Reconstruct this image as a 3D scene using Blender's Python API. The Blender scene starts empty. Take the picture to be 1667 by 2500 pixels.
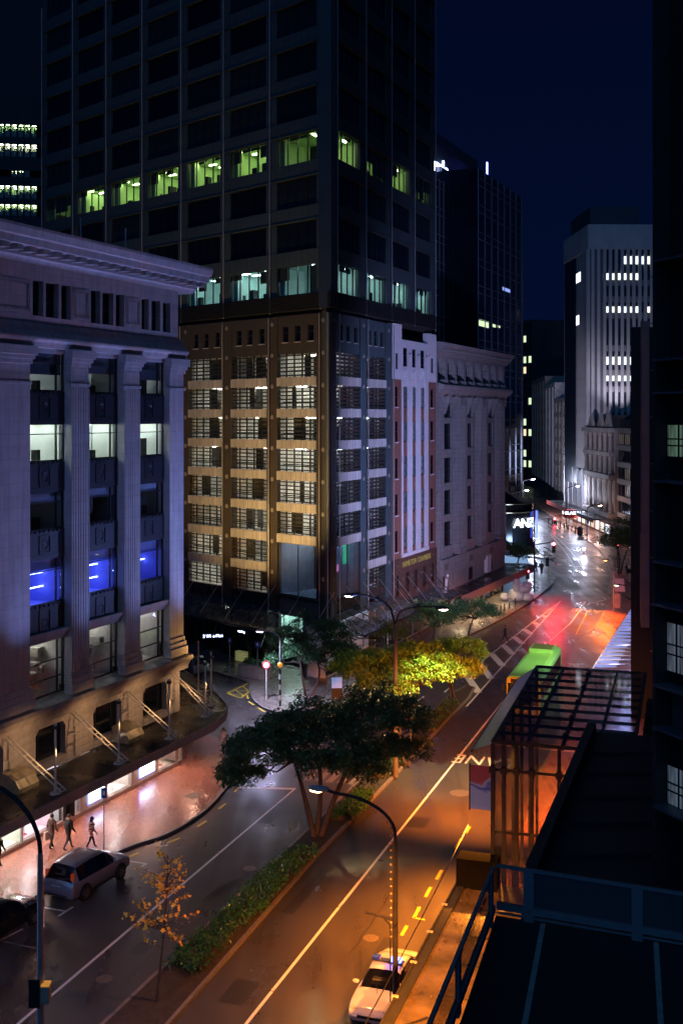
import bpy, math, random
from mathutils import Vector, Matrix
SC = bpy.context.scene
# ------------------------------------------------------------------ camera, sky, night light, exposure
EYE = 22.0                                   # metres above the street
FPX, CX, HY = 2730.0, 833.5, 1020.0          # lens measured on the 1667 x 2500 photograph
cd = bpy.data.cameras.new('camera'); cam = bpy.data.objects.new('camera', cd); SC.collection.objects.link(cam)
cam.location = (0, 0, EYE); cam.rotation_euler = (math.radians(90), 0, 0)
cd.sensor_fit = 'VERTICAL'; cd.sensor_height = 36; cd.sensor_width = 24
cd.lens = 36 * FPX / 2500; cd.shift_y = -(1250 - HY) / 2500; cd.clip_end = 4000
SC.camera = cam
wd = bpy.data.worlds.new('World'); SC.world = wd; wd.use_nodes = True
wn, wl = wd.node_tree.nodes, wd.node_tree.links
bg = wn['Background']
tc = wn.new('ShaderNodeTexCoord'); sp = wn.new('ShaderNodeSeparateXYZ'); rp = wn.new('ShaderNodeValToRGB')
wl.new(tc.outputs['Generated'], sp.inputs[0]); wl.new(sp.outputs['Z'], rp.inputs[0]); wl.new(rp.outputs[0], bg.inputs[0])
rp.color_ramp.elements[0].position = 0.0; rp.color_ramp.elements[0].color = (.0009, .0040, .0215, 1)
rp.color_ramp.elements[1].position = .55; rp.color_ramp.elements[1].color = (.0004, .0012, .0085, 1)
bg.inputs[1].default_value = 1.0
sd = bpy.data.lights.new('night_fill', 'SUN'); so = bpy.data.objects.new('night_fill', sd); SC.collection.objects.link(so)  # weak blue sun added to lift the facades facing the camera
sd.energy = .31; sd.color = (.09, .38, 1.0); sd.angle = math.radians(70)
so.rotation_euler = (math.radians(52), 0, math.radians(-18))
SC.view_settings.view_transform = 'Standard'; SC.view_settings.look = 'None'
SC.view_settings.exposure = .22; SC.view_settings.gamma = 1
cy = SC.cycles
cy.use_denoising = True; cy.max_bounces = 6; cy.diffuse_bounces = 3; cy.glossy_bounces = 3
cy.transmission_bounces = 4; cy.transparent_max_bounces = 16; cy.sample_clamp_indirect = 8; cy.sample_clamp_direct = 0
cy.caustics_reflective = False; cy.caustics_refractive = False
try: cy.use_light_tree = True
except Exception: pass

# ------------------------------------------------------------------ helpers
COL = SC.collection
R = random.Random(7)
def G(u, v, z=0.0):                          # the point at height z that the photograph shows at (u, v)
    D = FPX * (EYE - z) / (v - HY)
    return Vector(((u - CX) / FPX * D, D, z))
def rgb(h):
    h = h.lstrip('#'); c = [int(h[i:i + 2], 16) / 255 for i in (0, 2, 4)]
    return tuple(x / 12.92 if x < .04045 else ((x + .055) / 1.055) ** 2.4 for x in c)
MATS = {}
def M(name, col=(.5, .5, .5), rough=.6, metal=0, var=.25, scale=3.0, bump=0.0, bscale=None, rvar=0.0, spec=.5, col2=None, detail=6, emit=None, estr=0, alpha=None, stretch=None, coat=0):
    if name in MATS: return MATS[name]
    m = bpy.data.materials.new(name); m.use_nodes = True; n, l = m.node_tree.nodes, m.node_tree.links
    p = n['Principled BSDF']
    p.inputs['Roughness'].default_value = rough; p.inputs['Metallic'].default_value = metal
    p.inputs['Specular IOR Level'].default_value = spec
    if coat: p.inputs['Coat Weight'].default_value = coat; p.inputs['Coat Roughness'].default_value = .06
    t = n.new('ShaderNodeTexCoord'); mp = n.new('ShaderNodeMapping'); l.new(t.outputs['Object'], mp.inputs[0])
    if stretch: mp.inputs['Scale'].default_value = stretch
    nz = n.new('ShaderNodeTexNoise'); nz.inputs['Scale'].default_value = scale; nz.inputs['Detail'].default_value = detail
    nz.inputs['Roughness'].default_value = .6
    l.new(mp.outputs[0], nz.inputs['Vector'])
    c2 = col2 or tuple(c * (1 - var) for c in col)
    mx = n.new('ShaderNodeValToRGB'); mx.color_ramp.elements[0].position = .32; mx.color_ramp.elements[1].position = .68
    mx.color_ramp.elements[0].color = (*c2, 1); mx.color_ramp.elements[1].color = (*col, 1)
    l.new(nz.outputs['Fac'], mx.inputs[0]); l.new(mx.outputs[0], p.inputs['Base Color'])
    if rvar:
        mr = n.new('ShaderNodeMapRange'); mr.inputs['From Min'].default_value = .3; mr.inputs['From Max'].default_value = .7
        mr.inputs['To Min'].default_value = max(.03, rough - rvar); mr.inputs['To Max'].default_value = min(1, rough + rvar)
        n2 = n.new('ShaderNodeTexNoise'); n2.inputs['Scale'].default_value = scale * .37; n2.inputs['Detail'].default_value = 5
        l.new(mp.outputs[0], n2.inputs['Vector']); l.new(n2.outputs['Fac'], mr.inputs['Value']); l.new(mr.outputs[0], p.inputs['Roughness'])
    if bump:
        b = n.new('ShaderNodeBump'); b.inputs['Strength'].default_value = bump; b.inputs['Distance'].default_value = .02
        n3 = n.new('ShaderNodeTexNoise'); n3.inputs['Scale'].default_value = bscale or scale * 8; n3.inputs['Detail'].default_value = 4
        l.new(mp.outputs[0], n3.inputs['Vector']); l.new(n3.outputs['Fac'], b.inputs['Height']); l.new(b.outputs[0], p.inputs['Normal'])
    if emit:
        p.inputs['Emission Color'].default_value = (*emit, 1); p.inputs['Emission Strength'].default_value = estr
    if alpha is not None: p.inputs['Alpha'].default_value = alpha
    MATS[name] = m; return m
def EM(name, col, s):
    if name in MATS: return MATS[name]
    m = bpy.data.materials.new(name); m.use_nodes = True; n, l = m.node_tree.nodes, m.node_tree.links
    n.remove(n['Principled BSDF']); e = n.new('ShaderNodeEmission'); e.inputs[0].default_value = (*col, 1); e.inputs[1].default_value = s
    l.new(e.outputs[0], n['Material Output'].inputs[0]); MATS[name] = m; return m
def EMV(name, col, s, scale=(9, 9, .6)):     # a lit window with curtain folds and uneven light behind it
    if name in MATS: return MATS[name]
    m = EM(name, col, s); n, l = m.node_tree.nodes, m.node_tree.links; e = [q for q in n if q.type == 'EMISSION'][0]
    t = n.new('ShaderNodeTexCoord'); mp = n.new('ShaderNodeMapping'); mp.inputs['Scale'].default_value = scale; l.new(t.outputs['Object'], mp.inputs[0])
    z = n.new('ShaderNodeTexNoise'); z.inputs['Scale'].default_value = 1; z.inputs['Detail'].default_value = 3; l.new(mp.outputs[0], z.inputs['Vector'])
    r = n.new('ShaderNodeMapRange'); r.inputs['From Min'].default_value = .35; r.inputs['From Max'].default_value = .65; r.inputs['To Min'].default_value = s * .15; r.inputs['To Max'].default_value = s * 1.5
    l.new(z.outputs['Fac'], r.inputs['Value']); l.new(r.outputs[0], e.inputs[1]); return m
def GLASS(name, tint=(.9, .95, 1), fac=.10, rough=.03, dirt=0):
    if name in MATS: return MATS[name]
    m = bpy.data.materials.new(name); m.use_nodes = True; n, l = m.node_tree.nodes, m.node_tree.links
    n.remove(n['Principled BSDF'])
    a = n.new('ShaderNodeBsdfTransparent'); a.inputs[0].default_value = (*tint, 1)
    g = n.new('ShaderNodeBsdfGlossy'); g.inputs['Roughness'].default_value = rough
    lw = n.new('ShaderNodeLayerWeight'); lw.inputs[0].default_value = .15
    mr = n.new('ShaderNodeMapRange'); mr.inputs['To Min'].default_value = fac * .5; mr.inputs['To Max'].default_value = min(1, fac + .3)
    l.new(lw.outputs['Facing'], mr.inputs['Value'])
    mx = n.new('ShaderNodeMixShader'); l.new(mr.outputs[0], mx.inputs[0]); l.new(a.outputs[0], mx.inputs[1]); l.new(g.outputs[0], mx.inputs[2])
    out = mx
    if dirt:
        d = n.new('ShaderNodeBsdfDiffuse'); d.inputs[0].default_value = (.35, .36, .36, 1)
        t = n.new('ShaderNodeTexCoord'); z = n.new('ShaderNodeTexNoise'); z.inputs['Scale'].default_value = 1.3; z.inputs['Detail'].default_value = 7
        l.new(t.outputs['Object'], z.inputs['Vector'])
        mm = n.new('ShaderNodeMath'); mm.operation = 'MULTIPLY'; mm.inputs[1].default_value = dirt * 2; l.new(z.outputs['Fac'], mm.inputs[0])
        m2 = n.new('ShaderNodeMixShader'); l.new(mm.outputs[0], m2.inputs[0]); l.new(mx.outputs[0], m2.inputs[1]); l.new(d.outputs[0], m2.inputs[2]); out = m2
    l.new(out.outputs[0], n['Material Output'].inputs[0]); MATS[name] = m; return m

def tag(o, label=None, cat=None, group=None, kind=None):
    if label: o['label'] = label
    if cat: o['category'] = cat
    if group: o['group'] = group
    if kind: o['kind'] = kind
    return o
def empty(name, loc=(0, 0, 0), rz=0.0):
    o = bpy.data.objects.new(name, None); COL.objects.link(o); o.location = loc; o.rotation_euler = (0, 0, rz); o.empty_display_size = .2
    return o
def link(name, me, parent=None, loc=None):
    o = bpy.data.objects.new(name, me); COL.objects.link(o)
    if parent: o.parent = parent
    if loc is not None: o.location = loc
    return o
class MB:
    def __init__(s): s.v = []; s.f = []; s.m = []; s.cur = 0
    def quad(s, *p):
        k = len(s.v); s.v += [tuple(q) for q in p]; s.f.append(tuple(range(k, k + len(p)))); s.m.append(s.cur); return s
    def box(s, x0, x1, y0, y1, z0, z1):
        k = len(s.v)
        s.v += [(x0, y0, z0), (x1, y0, z0), (x1, y1, z0), (x0, y1, z0), (x0, y0, z1), (x1, y0, z1), (x1, y1, z1), (x0, y1, z1)]
        for q in ((3, 2, 1, 0), (4, 5, 6, 7), (0, 1, 5, 4), (1, 2, 6, 5), (2, 3, 7, 6), (3, 0, 4, 7)): s.f.append(tuple(k + i for i in q)); s.m.append(s.cur)
        return s
    def prism(s, poly, z0, z1):              # poly counter-clockwise seen from above
        n = len(poly); k = len(s.v)
        a = sum(poly[i][0] * poly[(i + 1) % n][1] - poly[(i + 1) % n][0] * poly[i][1] for i in range(n))
        if a < 0: poly = list(reversed(poly))
        s.v += [(p[0], p[1], z0) for p in poly] + [(p[0], p[1], z1) for p in poly]
        s.f.append(tuple(k + i for i in reversed(range(n)))); s.f.append(tuple(k + n + i for i in range(n))); s.m += [s.cur] * 2
        for i in range(n):
            j = (i + 1) % n; s.f.append((k + i, k + j, k + n + j, k + n + i)); s.m.append(s.cur)
        return s
    def profile(s, prof, x0, x1):            # profile in (y, z) swept along x
        n = len(prof); k = len(s.v)
        s.v += [(x0, p[0], p[1]) for p in prof] + [(x1, p[0], p[1]) for p in prof]
        a = sum(prof[i][0] * prof[(i + 1) % n][1] - prof[(i + 1) % n][0] * prof[i][1] for i in range(n))
        fl = a < 0
        def add(t): s.f.append(tuple(reversed(t)) if fl else tuple(t)); s.m.append(s.cur)
        add([k + i for i in reversed(range(n))]); add([k + n + i for i in range(n)])
        for i in range(n):
            j = (i + 1) % n; add((k + i, k + j, k + n + j, k + n + i))
        return s
    def tube(s, pts, r, n=8, cap=True):
        pts = [Vector(p) for p in pts]; rs = r if isinstance(r, (list, tuple)) else [r] * len(pts); k0 = len(s.v)
        up = None
        for i, p in enumerate(pts):
            t = (pts[min(i + 1, len(pts) - 1)] - pts[max(i - 1, 0)]).normalized()
            if up is None: up = Vector((0, 0, 1)) if abs(t.z) < .9 else Vector((1, 0, 0))
            a = t.cross(up).normalized(); b = a.cross(t).normalized(); up = b
            for j in range(n):
                q = 2 * math.pi * j / n; w = p + a * (rs[i] * math.cos(q)) + b * (rs[i] * math.sin(q)); s.v.append(tuple(w))
        for i in range(len(pts) - 1):
            for j in range(n):
                j2 = (j + 1) % n; s.f.append((k0 + i * n + j, k0 + i * n + j2, k0 + (i + 1) * n + j2, k0 + (i + 1) * n + j)); s.m.append(s.cur)
        if cap:
            s.f.append(tuple(k0 + j for j in reversed(range(n)))); s.f.append(tuple(k0 + (len(pts) - 1) * n + j for j in range(n))); s.m += [s.cur] * 2
        return s
    def lathe(s, prof, c=(0, 0, 0), n=16, axis='z'):   # prof = [(r, h)]
        k0 = len(s.v)
        for r, h in prof:
            for j in range(n):
                q = 2 * math.pi * j / n; x, y = r * math.cos(q), r * math.sin(q)
                p = (x, y, h) if axis == 'z' else ((x, h, y) if axis == 'y' else (h, x, y))
                s.v.append((p[0] + c[0], p[1] + c[1], p[2] + c[2]))
        fl = axis == 'y'
        for i in range(len(prof) - 1):
            for j in range(n):
                j2 = (j + 1) % n; t = (k0 + i * n + j, k0 + i * n + j2, k0 + (i + 1) * n + j2, k0 + (i + 1) * n + j)
                s.f.append(tuple(reversed(t)) if fl else t); s.m.append(s.cur)
        return s
    def sphere(s, c, r, n=10, m=6, sq=(1, 1, 1)):
        k0 = len(s.v)
        for i in range(m + 1):
            th = math.pi * i / m
            for j in range(n):
                q = 2 * math.pi * j / n
                s.v.append((c[0] + r * sq[0] * math.sin(th) * math.cos(q), c[1] + r * sq[1] * math.sin(th) * math.sin(q), c[2] - r * sq[2] * math.cos(th)))
        for i in range(m):
            for j in range(n):
                j2 = (j + 1) % n; s.f.append((k0 + i * n + j, k0 + i * n + j2, k0 + (i + 1) * n + j2, k0 + (i + 1) * n + j)); s.m.append(s.cur)
        return s
    def mesh(s, name, mats, smooth=False):
        me = bpy.data.meshes.new(name); me.from_pydata(s.v, [], s.f)
        for m in (mats if isinstance(mats, (list, tuple)) else [mats]): me.materials.append(m)
        if isinstance(mats, (list, tuple)) and len(mats) > 1: me.polygons.foreach_set('material_index', s.m)
        if smooth: me.polygons.foreach_set('use_smooth', [True] * len(me.polygons))
        me.update(); return me
    def build(s, name, mats, parent=None, loc=None, smooth=False):
        return link(name, s.mesh(name, mats, smooth), parent, loc)
BOXES = {}
def pbox(name, mat, parent, x0, x1, y0, y1, z0, z1):       # a box part; equal boxes share one mesh
    d = (round(x1 - x0, 3), round(y1 - y0, 3), round(z1 - z0, 3)); key = (d, mat.name)
    me = BOXES.get(key)
    if me is None:
        me = MB().box(-d[0] / 2, d[0] / 2, -d[1] / 2, d[1] / 2, -d[2] / 2, d[2] / 2).mesh(name, mat); BOXES[key] = me
    return link(name, me, parent, ((x0 + x1) / 2, (y0 + y1) / 2, (z0 + z1) / 2))
class B:                                     # a building: x runs left to right along its facade, y goes in, z up
    def __init__(s, name, label, cat, o, d, group=None):
        s.o = Vector((o[0], o[1])); s.d = Vector(d[:2]).normalized(); s.n = Vector((-s.d.y, s.d.x))
        s.ang = math.atan2(s.d.y, s.d.x)
        s.root = empty(name, (o[0], o[1], 0), s.ang); tag(s.root, label, cat, group)
    def dist(s, u, y=0.0):
        r = Vector(((u - CX) / FPX, 1)); return (y + s.o.dot(s.n)) / r.dot(s.n)
    def x(s, u, y=0.0):
        D = s.dist(u, y); return (Vector(((u - CX) / FPX * D, D)) - s.o).dot(s.d)
    def z(s, u, v, y=0.0): return EYE - (v - HY) * s.dist(u, y) / FPX
    def w(s, x, y, z): p = s.o + s.d * x + s.n * y; return Vector((p.x, p.y, z))
    def box(s, name, mat, x0, x1, y0, y1, z0, z1, parent=None): return pbox(name, mat, parent or s.root, x0, x1, y0, y1, z0, z1)
    def window(s, x0, x1, z0, z1, y, fm, pm, mx=(), mz=(), fw=.06, fd=.1, parent=None, name='window'):
        xs = [x0] + [x0 + (x1 - x0) * t for t in mx] + [x1]; zs = [z0] + [z0 + (z1 - z0) * t for t in mz] + [z1]
        cx, cz = (x0 + x1) / 2, (z0 + z1) / 2
        b = MB()
        for i, xx in enumerate(xs):
            a = fw if i in (0, len(xs) - 1) else fw * .7
            lo = xx - (0 if i == 0 else (a if i == len(xs) - 1 else a / 2)); b.box(lo - cx, lo + a - cx, 0, fd, z0 - cz, z1 - cz)
        for i, zz in enumerate(zs):
            a = fw if i in (0, len(zs) - 1) else fw * .7
            lo = zz - (0 if i == 0 else (a if i == len(zs) - 1 else a / 2)); b.box(x0 + fw - cx, x1 - fw - cx, .004, fd - .004, lo - cz, lo + a - cz)
        w = b.build(name, fm, parent or s.root, (cx, y, cz))
        for i in range(len(xs) - 1):
            for j in range(len(zs) - 1):
                pbox('pane', pm, w, xs[i] - cx + fw * .4, xs[i + 1] - cx - fw * .4, fd * .45, fd * .45 + .012, zs[j] - cz + fw * .4, zs[j + 1] - cz - fw * .4)
        return w
    def room(s, x0, x1, y0, y1, z0, z1, wm, lm, nl=(2, 2), size=(1.2, .3), seed=0, desk=None, part=None, foot=None, opn=(0,)):
        b = MB(); e = .02
        if foot:
            n = len(foot); b.quad(*[(p[0], p[1], z0) for p in foot]); b.quad(*[(p[0], p[1], z1) for p in reversed(foot)])
            for i in range(n):
                if i in opn: continue
                p, q = foot[i], foot[(i + 1) % n]; b.quad((*p, z0), (*q, z0), (*q, z1), (*p, z1))
        if not foot:
            b.quad((x0, y0, z0), (x1, y0, z0), (x1, y1, z0), (x0, y1, z0)); b.quad((x0, y0, z1), (x0, y1, z1), (x1, y1, z1), (x1, y0, z1))
            b.quad((x0, y1, z0), (x1, y1, z0), (x1, y1, z1), (x0, y1, z1)); b.quad((x0, y0, z0), (x0, y1, z0), (x0, y1, z1), (x0, y0, z1)); b.quad((x1, y0, z0), (x1, y0, z1), (x1, y1, z1), (x1, y1, z0))
        r = b.build('room', wm, s.root); rr = random.Random(seed)
        for i in range(nl[0]):
            for j in range(nl[1]):
                cx = x0 + (x1 - x0) * (i + .5) / nl[0]; cy_ = y0 + (y1 - y0) * (j + .5) / nl[1]
                pbox('ceiling_light', lm, r, cx - size[0] / 2, cx + size[0] / 2, cy_ - size[1] / 2, cy_ + size[1] / 2, z1 - .07, z1 - e)
        if desk:
            n = rr.randint(2, 4)
            for k in range(n):
                cx = x0 + (x1 - x0) * (k + rr.uniform(.2, .8)) / n; hh = rr.uniform(.6, 1.25); ww = rr.uniform(.25, .7)
                pbox(rr.choice(['desk', 'chair', 'cabinet']), desk, r, cx - ww / 2, cx + ww / 2, y0 + .5, y0 + .5 + rr.uniform(.3, .9), z0 + .01, z0 + hh)
            if rr.random() < .6:
                cx = rr.uniform(x0 + .5, x1 - .5); pbox('partition', part or wm, r, cx - .05, cx + .05, y0 + .6, y1 - .01, z0 + .01, z1 - .1)
        return r
def light(name, kind, loc, energy, col, parent=None, size=.3, to=None, spot=None, blend=.5):
    d = bpy.data.lights.new(name, kind); d.energy = energy; d.color = col
    if kind in ('POINT', 'SPOT'): d.shadow_soft_size = size
    if kind == 'AREA': d.size = size
    if spot: d.spot_size = math.radians(spot); d.spot_blend = blend
    o = bpy.data.objects.new(name, d); COL.objects.link(o); o.location = loc
    if parent: o.parent = parent
    if to is not None: o.rotation_euler = (Vector(to) - Vector(loc)).to_track_quat('-Z', 'Y').to_euler()
    elif kind != 'POINT': o.rotation_euler = (0, 0, 0)
    return o
def text(name, body, mat, parent, loc, rot, size, ext=.01, align='CENTER', sx=1.0):
    c = bpy.data.curves.new(name, 'FONT'); c.body = body; c.size = size; c.extrude = ext; c.align_x = align; c.align_y = 'CENTER'
    c.materials.append(mat); o = link(name, c, parent, loc); o.rotation_euler = rot; o.scale = (sx, 1, 1); TEXTS.append(o); return o
TEXTS = []
def finish_texts():
    dg = bpy.context.evaluated_depsgraph_get()
    for o in TEXTS:
        me = bpy.data.meshes.new_from_object(o.evaluated_get(dg)); n = link('tmp', me, o.parent, o.location); n.rotation_euler = o.rotation_euler; n.scale = o.scale
        nm = o.name.split('.')[0]; bpy.data.objects.remove(o); n.name = nm
# ------------------------------------------------------------------ ground materials
def wet(name, c1, c2, r0, r1, brick=None, ang=0.0, bump=.25):
    m = bpy.data.materials.new(name); m.use_nodes = True; n, l = m.node_tree.nodes, m.node_tree.links; p = n['Principled BSDF']
    t = n.new('ShaderNodeTexCoord'); mp = n.new('ShaderNodeMapping'); l.new(t.outputs['Object'], mp.inputs[0]); mp.inputs['Rotation'].default_value = (0, 0, ang)
    a = n.new('ShaderNodeTexNoise'); a.inputs['Scale'].default_value = .22; a.inputs['Detail'].default_value = 8; a.inputs['Roughness'].default_value = .62
    f = n.new('ShaderNodeTexNoise'); f.inputs['Scale'].default_value = 19; f.inputs['Detail'].default_value = 6; f.inputs['Roughness'].default_value = .7
    st = n.new('ShaderNodeMapping'); st.inputs['Rotation'].default_value = (0, 0, ang); st.inputs['Scale'].default_value = (1.1, .07, 1); l.new(t.outputs['Object'], st.inputs[0])
    g = n.new('ShaderNodeTexNoise'); g.inputs['Scale'].default_value = .9; g.inputs['Detail'].default_value = 5
    l.new(mp.outputs[0], a.inputs['Vector']); l.new(mp.outputs[0], f.inputs['Vector']); l.new(st.outputs[0], g.inputs['Vector'])
    mix = n.new('ShaderNodeMath'); mix.operation = 'ADD'; l.new(a.outputs['Fac'], mix.inputs[0]); l.new(g.outputs['Fac'], mix.inputs[1])
    mr = n.new('ShaderNodeMapRange'); mr.inputs['From Min'].default_value = .75; mr.inputs['From Max'].default_value = 1.25
    mr.inputs['To Min'].default_value = r0; mr.inputs['To Max'].default_value = r1; l.new(mix.outputs[0], mr.inputs['Value']); l.new(mr.outputs[0], p.inputs['Roughness'])
    cr = n.new('ShaderNodeValToRGB'); cr.color_ramp.elements[0].position = .3; cr.color_ramp.elements[1].position = .72
    cr.color_ramp.elements[0].color = (*c2, 1); cr.color_ramp.elements[1].color = (*c1, 1)
    ad = n.new('ShaderNodeMath'); ad.operation = 'MULTIPLY_ADD'; ad.inputs[1].default_value = .48; l.new(f.outputs['Fac'], ad.inputs[0])
    h2 = n.new('ShaderNodeMath'); h2.operation = 'MULTIPLY'; h2.inputs[1].default_value = .26; l.new(mix.outputs[0], h2.inputs[0]); l.new(h2.outputs[0], ad.inputs[2])
    l.new(ad.outputs[0], cr.inputs[0])
    bp = n.new('ShaderNodeBump'); bp.inputs['Strength'].default_value = bump; bp.inputs['Distance'].default_value = .012
    if brick:
        bk = n.new('ShaderNodeTexBrick'); l.new(mp.outputs[0], bk.inputs['Vector']); bk.inputs['Scale'].default_value = 1
        bk.inputs['Brick Width'].default_value = brick; bk.inputs['Row Height'].default_value = brick / 2; bk.inputs['Mortar Size'].default_value = .009
        bk.inputs['Color1'].default_value = (*[min(1, c * 1.25) for c in c1], 1); bk.inputs['Color2'].default_value = (*c2, 1); bk.inputs['Mortar'].default_value = (*[c * .35 for c in c2], 1)
        mc = n.new('ShaderNodeMix'); mc.data_type = 'RGBA'; mc.inputs[0].default_value = .7; l.new(cr.outputs[0], mc.inputs[6]); l.new(bk.outputs['Color'], mc.inputs[7]); l.new(mc.outputs[2], p.inputs['Base Color'])
        inv = n.new('ShaderNodeMath'); inv.operation = 'MULTIPLY_ADD'; inv.inputs[1].default_value = -.8; l.new(bk.outputs['Fac'], inv.inputs[0]); l.new(f.outputs['Fac'], inv.inputs[2]); l.new(inv.outputs[0], bp.inputs['Height'])
    else:
        l.new(cr.outputs[0], p.inputs['Base Color']); l.new(f.outputs['Fac'], bp.inputs['Height'])
    l.new(bp.outputs[0], p.inputs['Normal']); MATS[name] = m; return m
ROADANG = math.radians(19.15)
m_asphalt = wet('wet_asphalt', (.092, .080, .074), (.020, .018, .018), .20, .56, ang=ROADANG, bump=.5)
m_paver = wet('red_pavers', (.36, .15, .095), (.20, .075, .05), .15, .48, brick=.23, ang=math.radians(62))
m_paver2 = wet('grey_pavers', (.24, .20, .17), (.13, .11, .095), .18, .5, brick=.4, ang=math.radians(20))
m_kerb = M('kerb_stone', (.22, .19, .17), .45, var=.4, scale=5, bump=.3)
m_line = M('white_paint', (.78, .78, .75), .45, var=.22, scale=9, rvar=.15)
m_yline = M('yellow_paint', (.75, .56, .05), .45, var=.25, scale=9)
m_faint = M('worn_paint', (.30, .28, .26), .5, var=.6, scale=6)
m_soil = M('soil', (.05, .038, .028), .8, var=.5, scale=4, bump=.6)
m_steel = M('galvanised_steel', (.42, .41, .40), .5, .3, var=.2, scale=6)
m_black = M('black_paint', (.018, .018, .02), .35, var=.2)
m_dark = M('dark_metal', (.045, .045, .047), .6, 0, spec=.2, var=.3, scale=4)
m_cream = M('cream_metal', (.62, .58, .47), .45, var=.25, scale=5)
m_white = M('white_enamel', (.78, .78, .76), .4, var=.1)
# ------------------------------------------------------------------ ground, pavements, markings
road = MB().quad((-900, -200, 0), (900, -200, 0), (900, 2500, 0), (-900, 2500, 0)).build('road', m_asphalt); tag(road, kind='structure')
def strip_mesh(pts, w0, w1=None):
    pts = [Vector((p[0], p[1])) for p in pts]; L, Rr = [], []
    for i, p in enumerate(pts):
        t = (pts[min(i + 1, len(pts) - 1)] - pts[max(i - 1, 0)]).normalized(); n = Vector((t.y, -t.x))
        L.append(p - n * w0); Rr.append(p + n * (w1 if w1 is not None else w0))
    return L, Rr
def mark(name, pts, w, mat, z=.004):
    L, Q = strip_mesh(pts, w / 2); b = MB()
    for i in range(len(L) - 1): b.quad((*L[i], z), (*Q[i], z), (*Q[i + 1], z), (*L[i + 1], z))
    return b.build(name, mat, road)
def smooth(pts, k=6):
    P = [Vector((p[0], p[1])) for p in pts]; out = []
    for i in range(len(P) - 1):
        a, b, c, d = P[max(i - 1, 0)], P[i], P[i + 1], P[min(i + 2, len(P) - 1)]
        for j in range(k):
            t = j / k; out.append(.5 * ((2 * b) + (c - a) * t + (2 * a - 5 * b + 4 * c - d) * t * t + (3 * b - a - 3 * c + d) * t ** 3))
    return out + [P[-1]]
def pavement(name, edge, back, mat, h=.13):
    p = MB().prism([tuple(q) for q in edge] + [tuple(q) for q in back], -.3, h).build(name, mat); tag(p, kind='structure')
    L, Q = strip_mesh(edge, .16, .02); b = MB()
    for i in range(len(L) - 1):
        b.quad((*L[i], h + .006), (*Q[i], h + .006), (*Q[i + 1], h + .006), (*L[i + 1], h + .006)); b.quad((*Q[i], h + .006), (*Q[i], -.1), (*Q[i + 1], -.1), (*Q[i + 1], h + .006))
        b.quad((*L[i], h - .05), (*L[i], h + .006), (*L[i + 1], h + .006), (*L[i + 1], h - .05))
    b.build('kerb', m_kerb, p); return p
kl = smooth([(-27, 25.5), (-20.5, 38.4), (-13.77, 51.6), (-11.2, 56.5), (-9.26, 58.7), (-8.1, 60.9), (-7.32, 63.4), (-6.6, 67.6), (-6.3, 71.5), (-7.0, 74.8), (-9.4, 77.6), (-13, 81), (-34, 101)])
pavement('pavement_left', kl, [(-60, 101), (-60, 25.5)], m_paver)
kt = smooth([(-40, 124), (-16, 101.6), (-12.3, 98), (-10.03, 95.7), (-7.7, 92.8), (-7.2, 89.5), (-6.5, 86.2), (-5.0, 83.6), (-2.5, 84.0), (4, 95), (10.5, 108.5), (17, 121.3), (23.4, 135.9), (28.4, 150), (28.9, 156), (26, 160), (20, 163)])
pavement('pavement_tower', list(reversed(kt)), [(-40, 160)], m_paver2)
kf = smooth([(22, 186), (30, 176), (32.6, 174), (34, 180), (36.2, 205), (38.2, 226), (40.5, 245), (44, 290), (48, 350)])
pavement('pavement_far', list(reversed(kf)), [(10, 186), (10, 350)], m_paver2)
kr = smooth([(-5.5, 18), (.8, 36), (8.3, 57.8), (15, 77), (17.2, 88), (18.6, 95), (20.2, 100), (23, 109), (27.2, 118.7), (30.7, 130), (34.4, 144), (37.8, 156.8), (41.3, 175), (43.2, 190), (44.3, 207), (46, 238), (49, 280), (56, 345)])
pavement('pavement_right', kr, [(120, 345), (120, 18)], m_paver)
# the planted median between the two carriageways
ml = [G(0, 2740), G(400, 2362), G(767, 2012), G(905, 1880), G(1095, 1700)]
mrr = [G(330, 2606), G(420, 2499), G(777.6, 2089), G(961, 1900), G(1085, 1768), G(1145, 1706)]
me_edge = [(p.x, p.y) for p in ml] + [(10.2, 91.6), (10.85, 90.9)] + [(p.x, p.y) for p in reversed(mrr)]
med = MB().prism(me_edge, -.2, .12).build('median', m_soil); tag(med, kind='structure')
L, Q = strip_mesh(list(reversed(me_edge)), .14, .02); b = MB()
for i in range(len(L) - 1):
    b.quad((*L[i], .127), (*Q[i], .127), (*Q[i + 1], .127), (*L[i + 1], .127)); b.quad((*Q[i], .127), (*Q[i], -.1), (*Q[i + 1], -.1), (*Q[i + 1], .127))
b.build('kerb', m_kerb, med)
# lane lines
def gp(*uv): return [G(*p) for p in uv]
def dashes(name, p, q, on, off, w, mat):
    p, q = Vector(p[:2]), Vector(q[:2]); n = (q - p).length; t = (q - p).normalized(); s = 0
    while s < n: mark(name, [p + t * s, p + t * min(n, s + on)], w, mat); s += on + off
a0, a1 = G(601.5, 2499), G(1155, 1803); dv = (a1 - a0).normalized()
dashes('lane_line', a0 - dv * 5.2, a1 + dv * 26, 7.6, .22, .13, m_line)
for k in range(6):
    c = a0 - dv * 5.2 + dv * (7.6 * (k + 1) + .22 * k + .11); pbox('road_stud', m_white, road, c.x - .06, c.x + .06, c.y - .06, c.y + .06, .003, .03)
b0, b1 = G(53, 2493), G(722, 1924); db = (b1 - b0).normalized()
dashes('lane_line', b0 - db * 6, b1, 7.4, .2, .13, m_line)
for k in range(4):
    c = b0 - db * 6 + db * (7.4 * (k + 1) + .2 * k + .1); pbox('road_stud', m_white, road, c.x - .06, c.x + .06, c.y - .06, c.y + .06, .003, .03)
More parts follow.
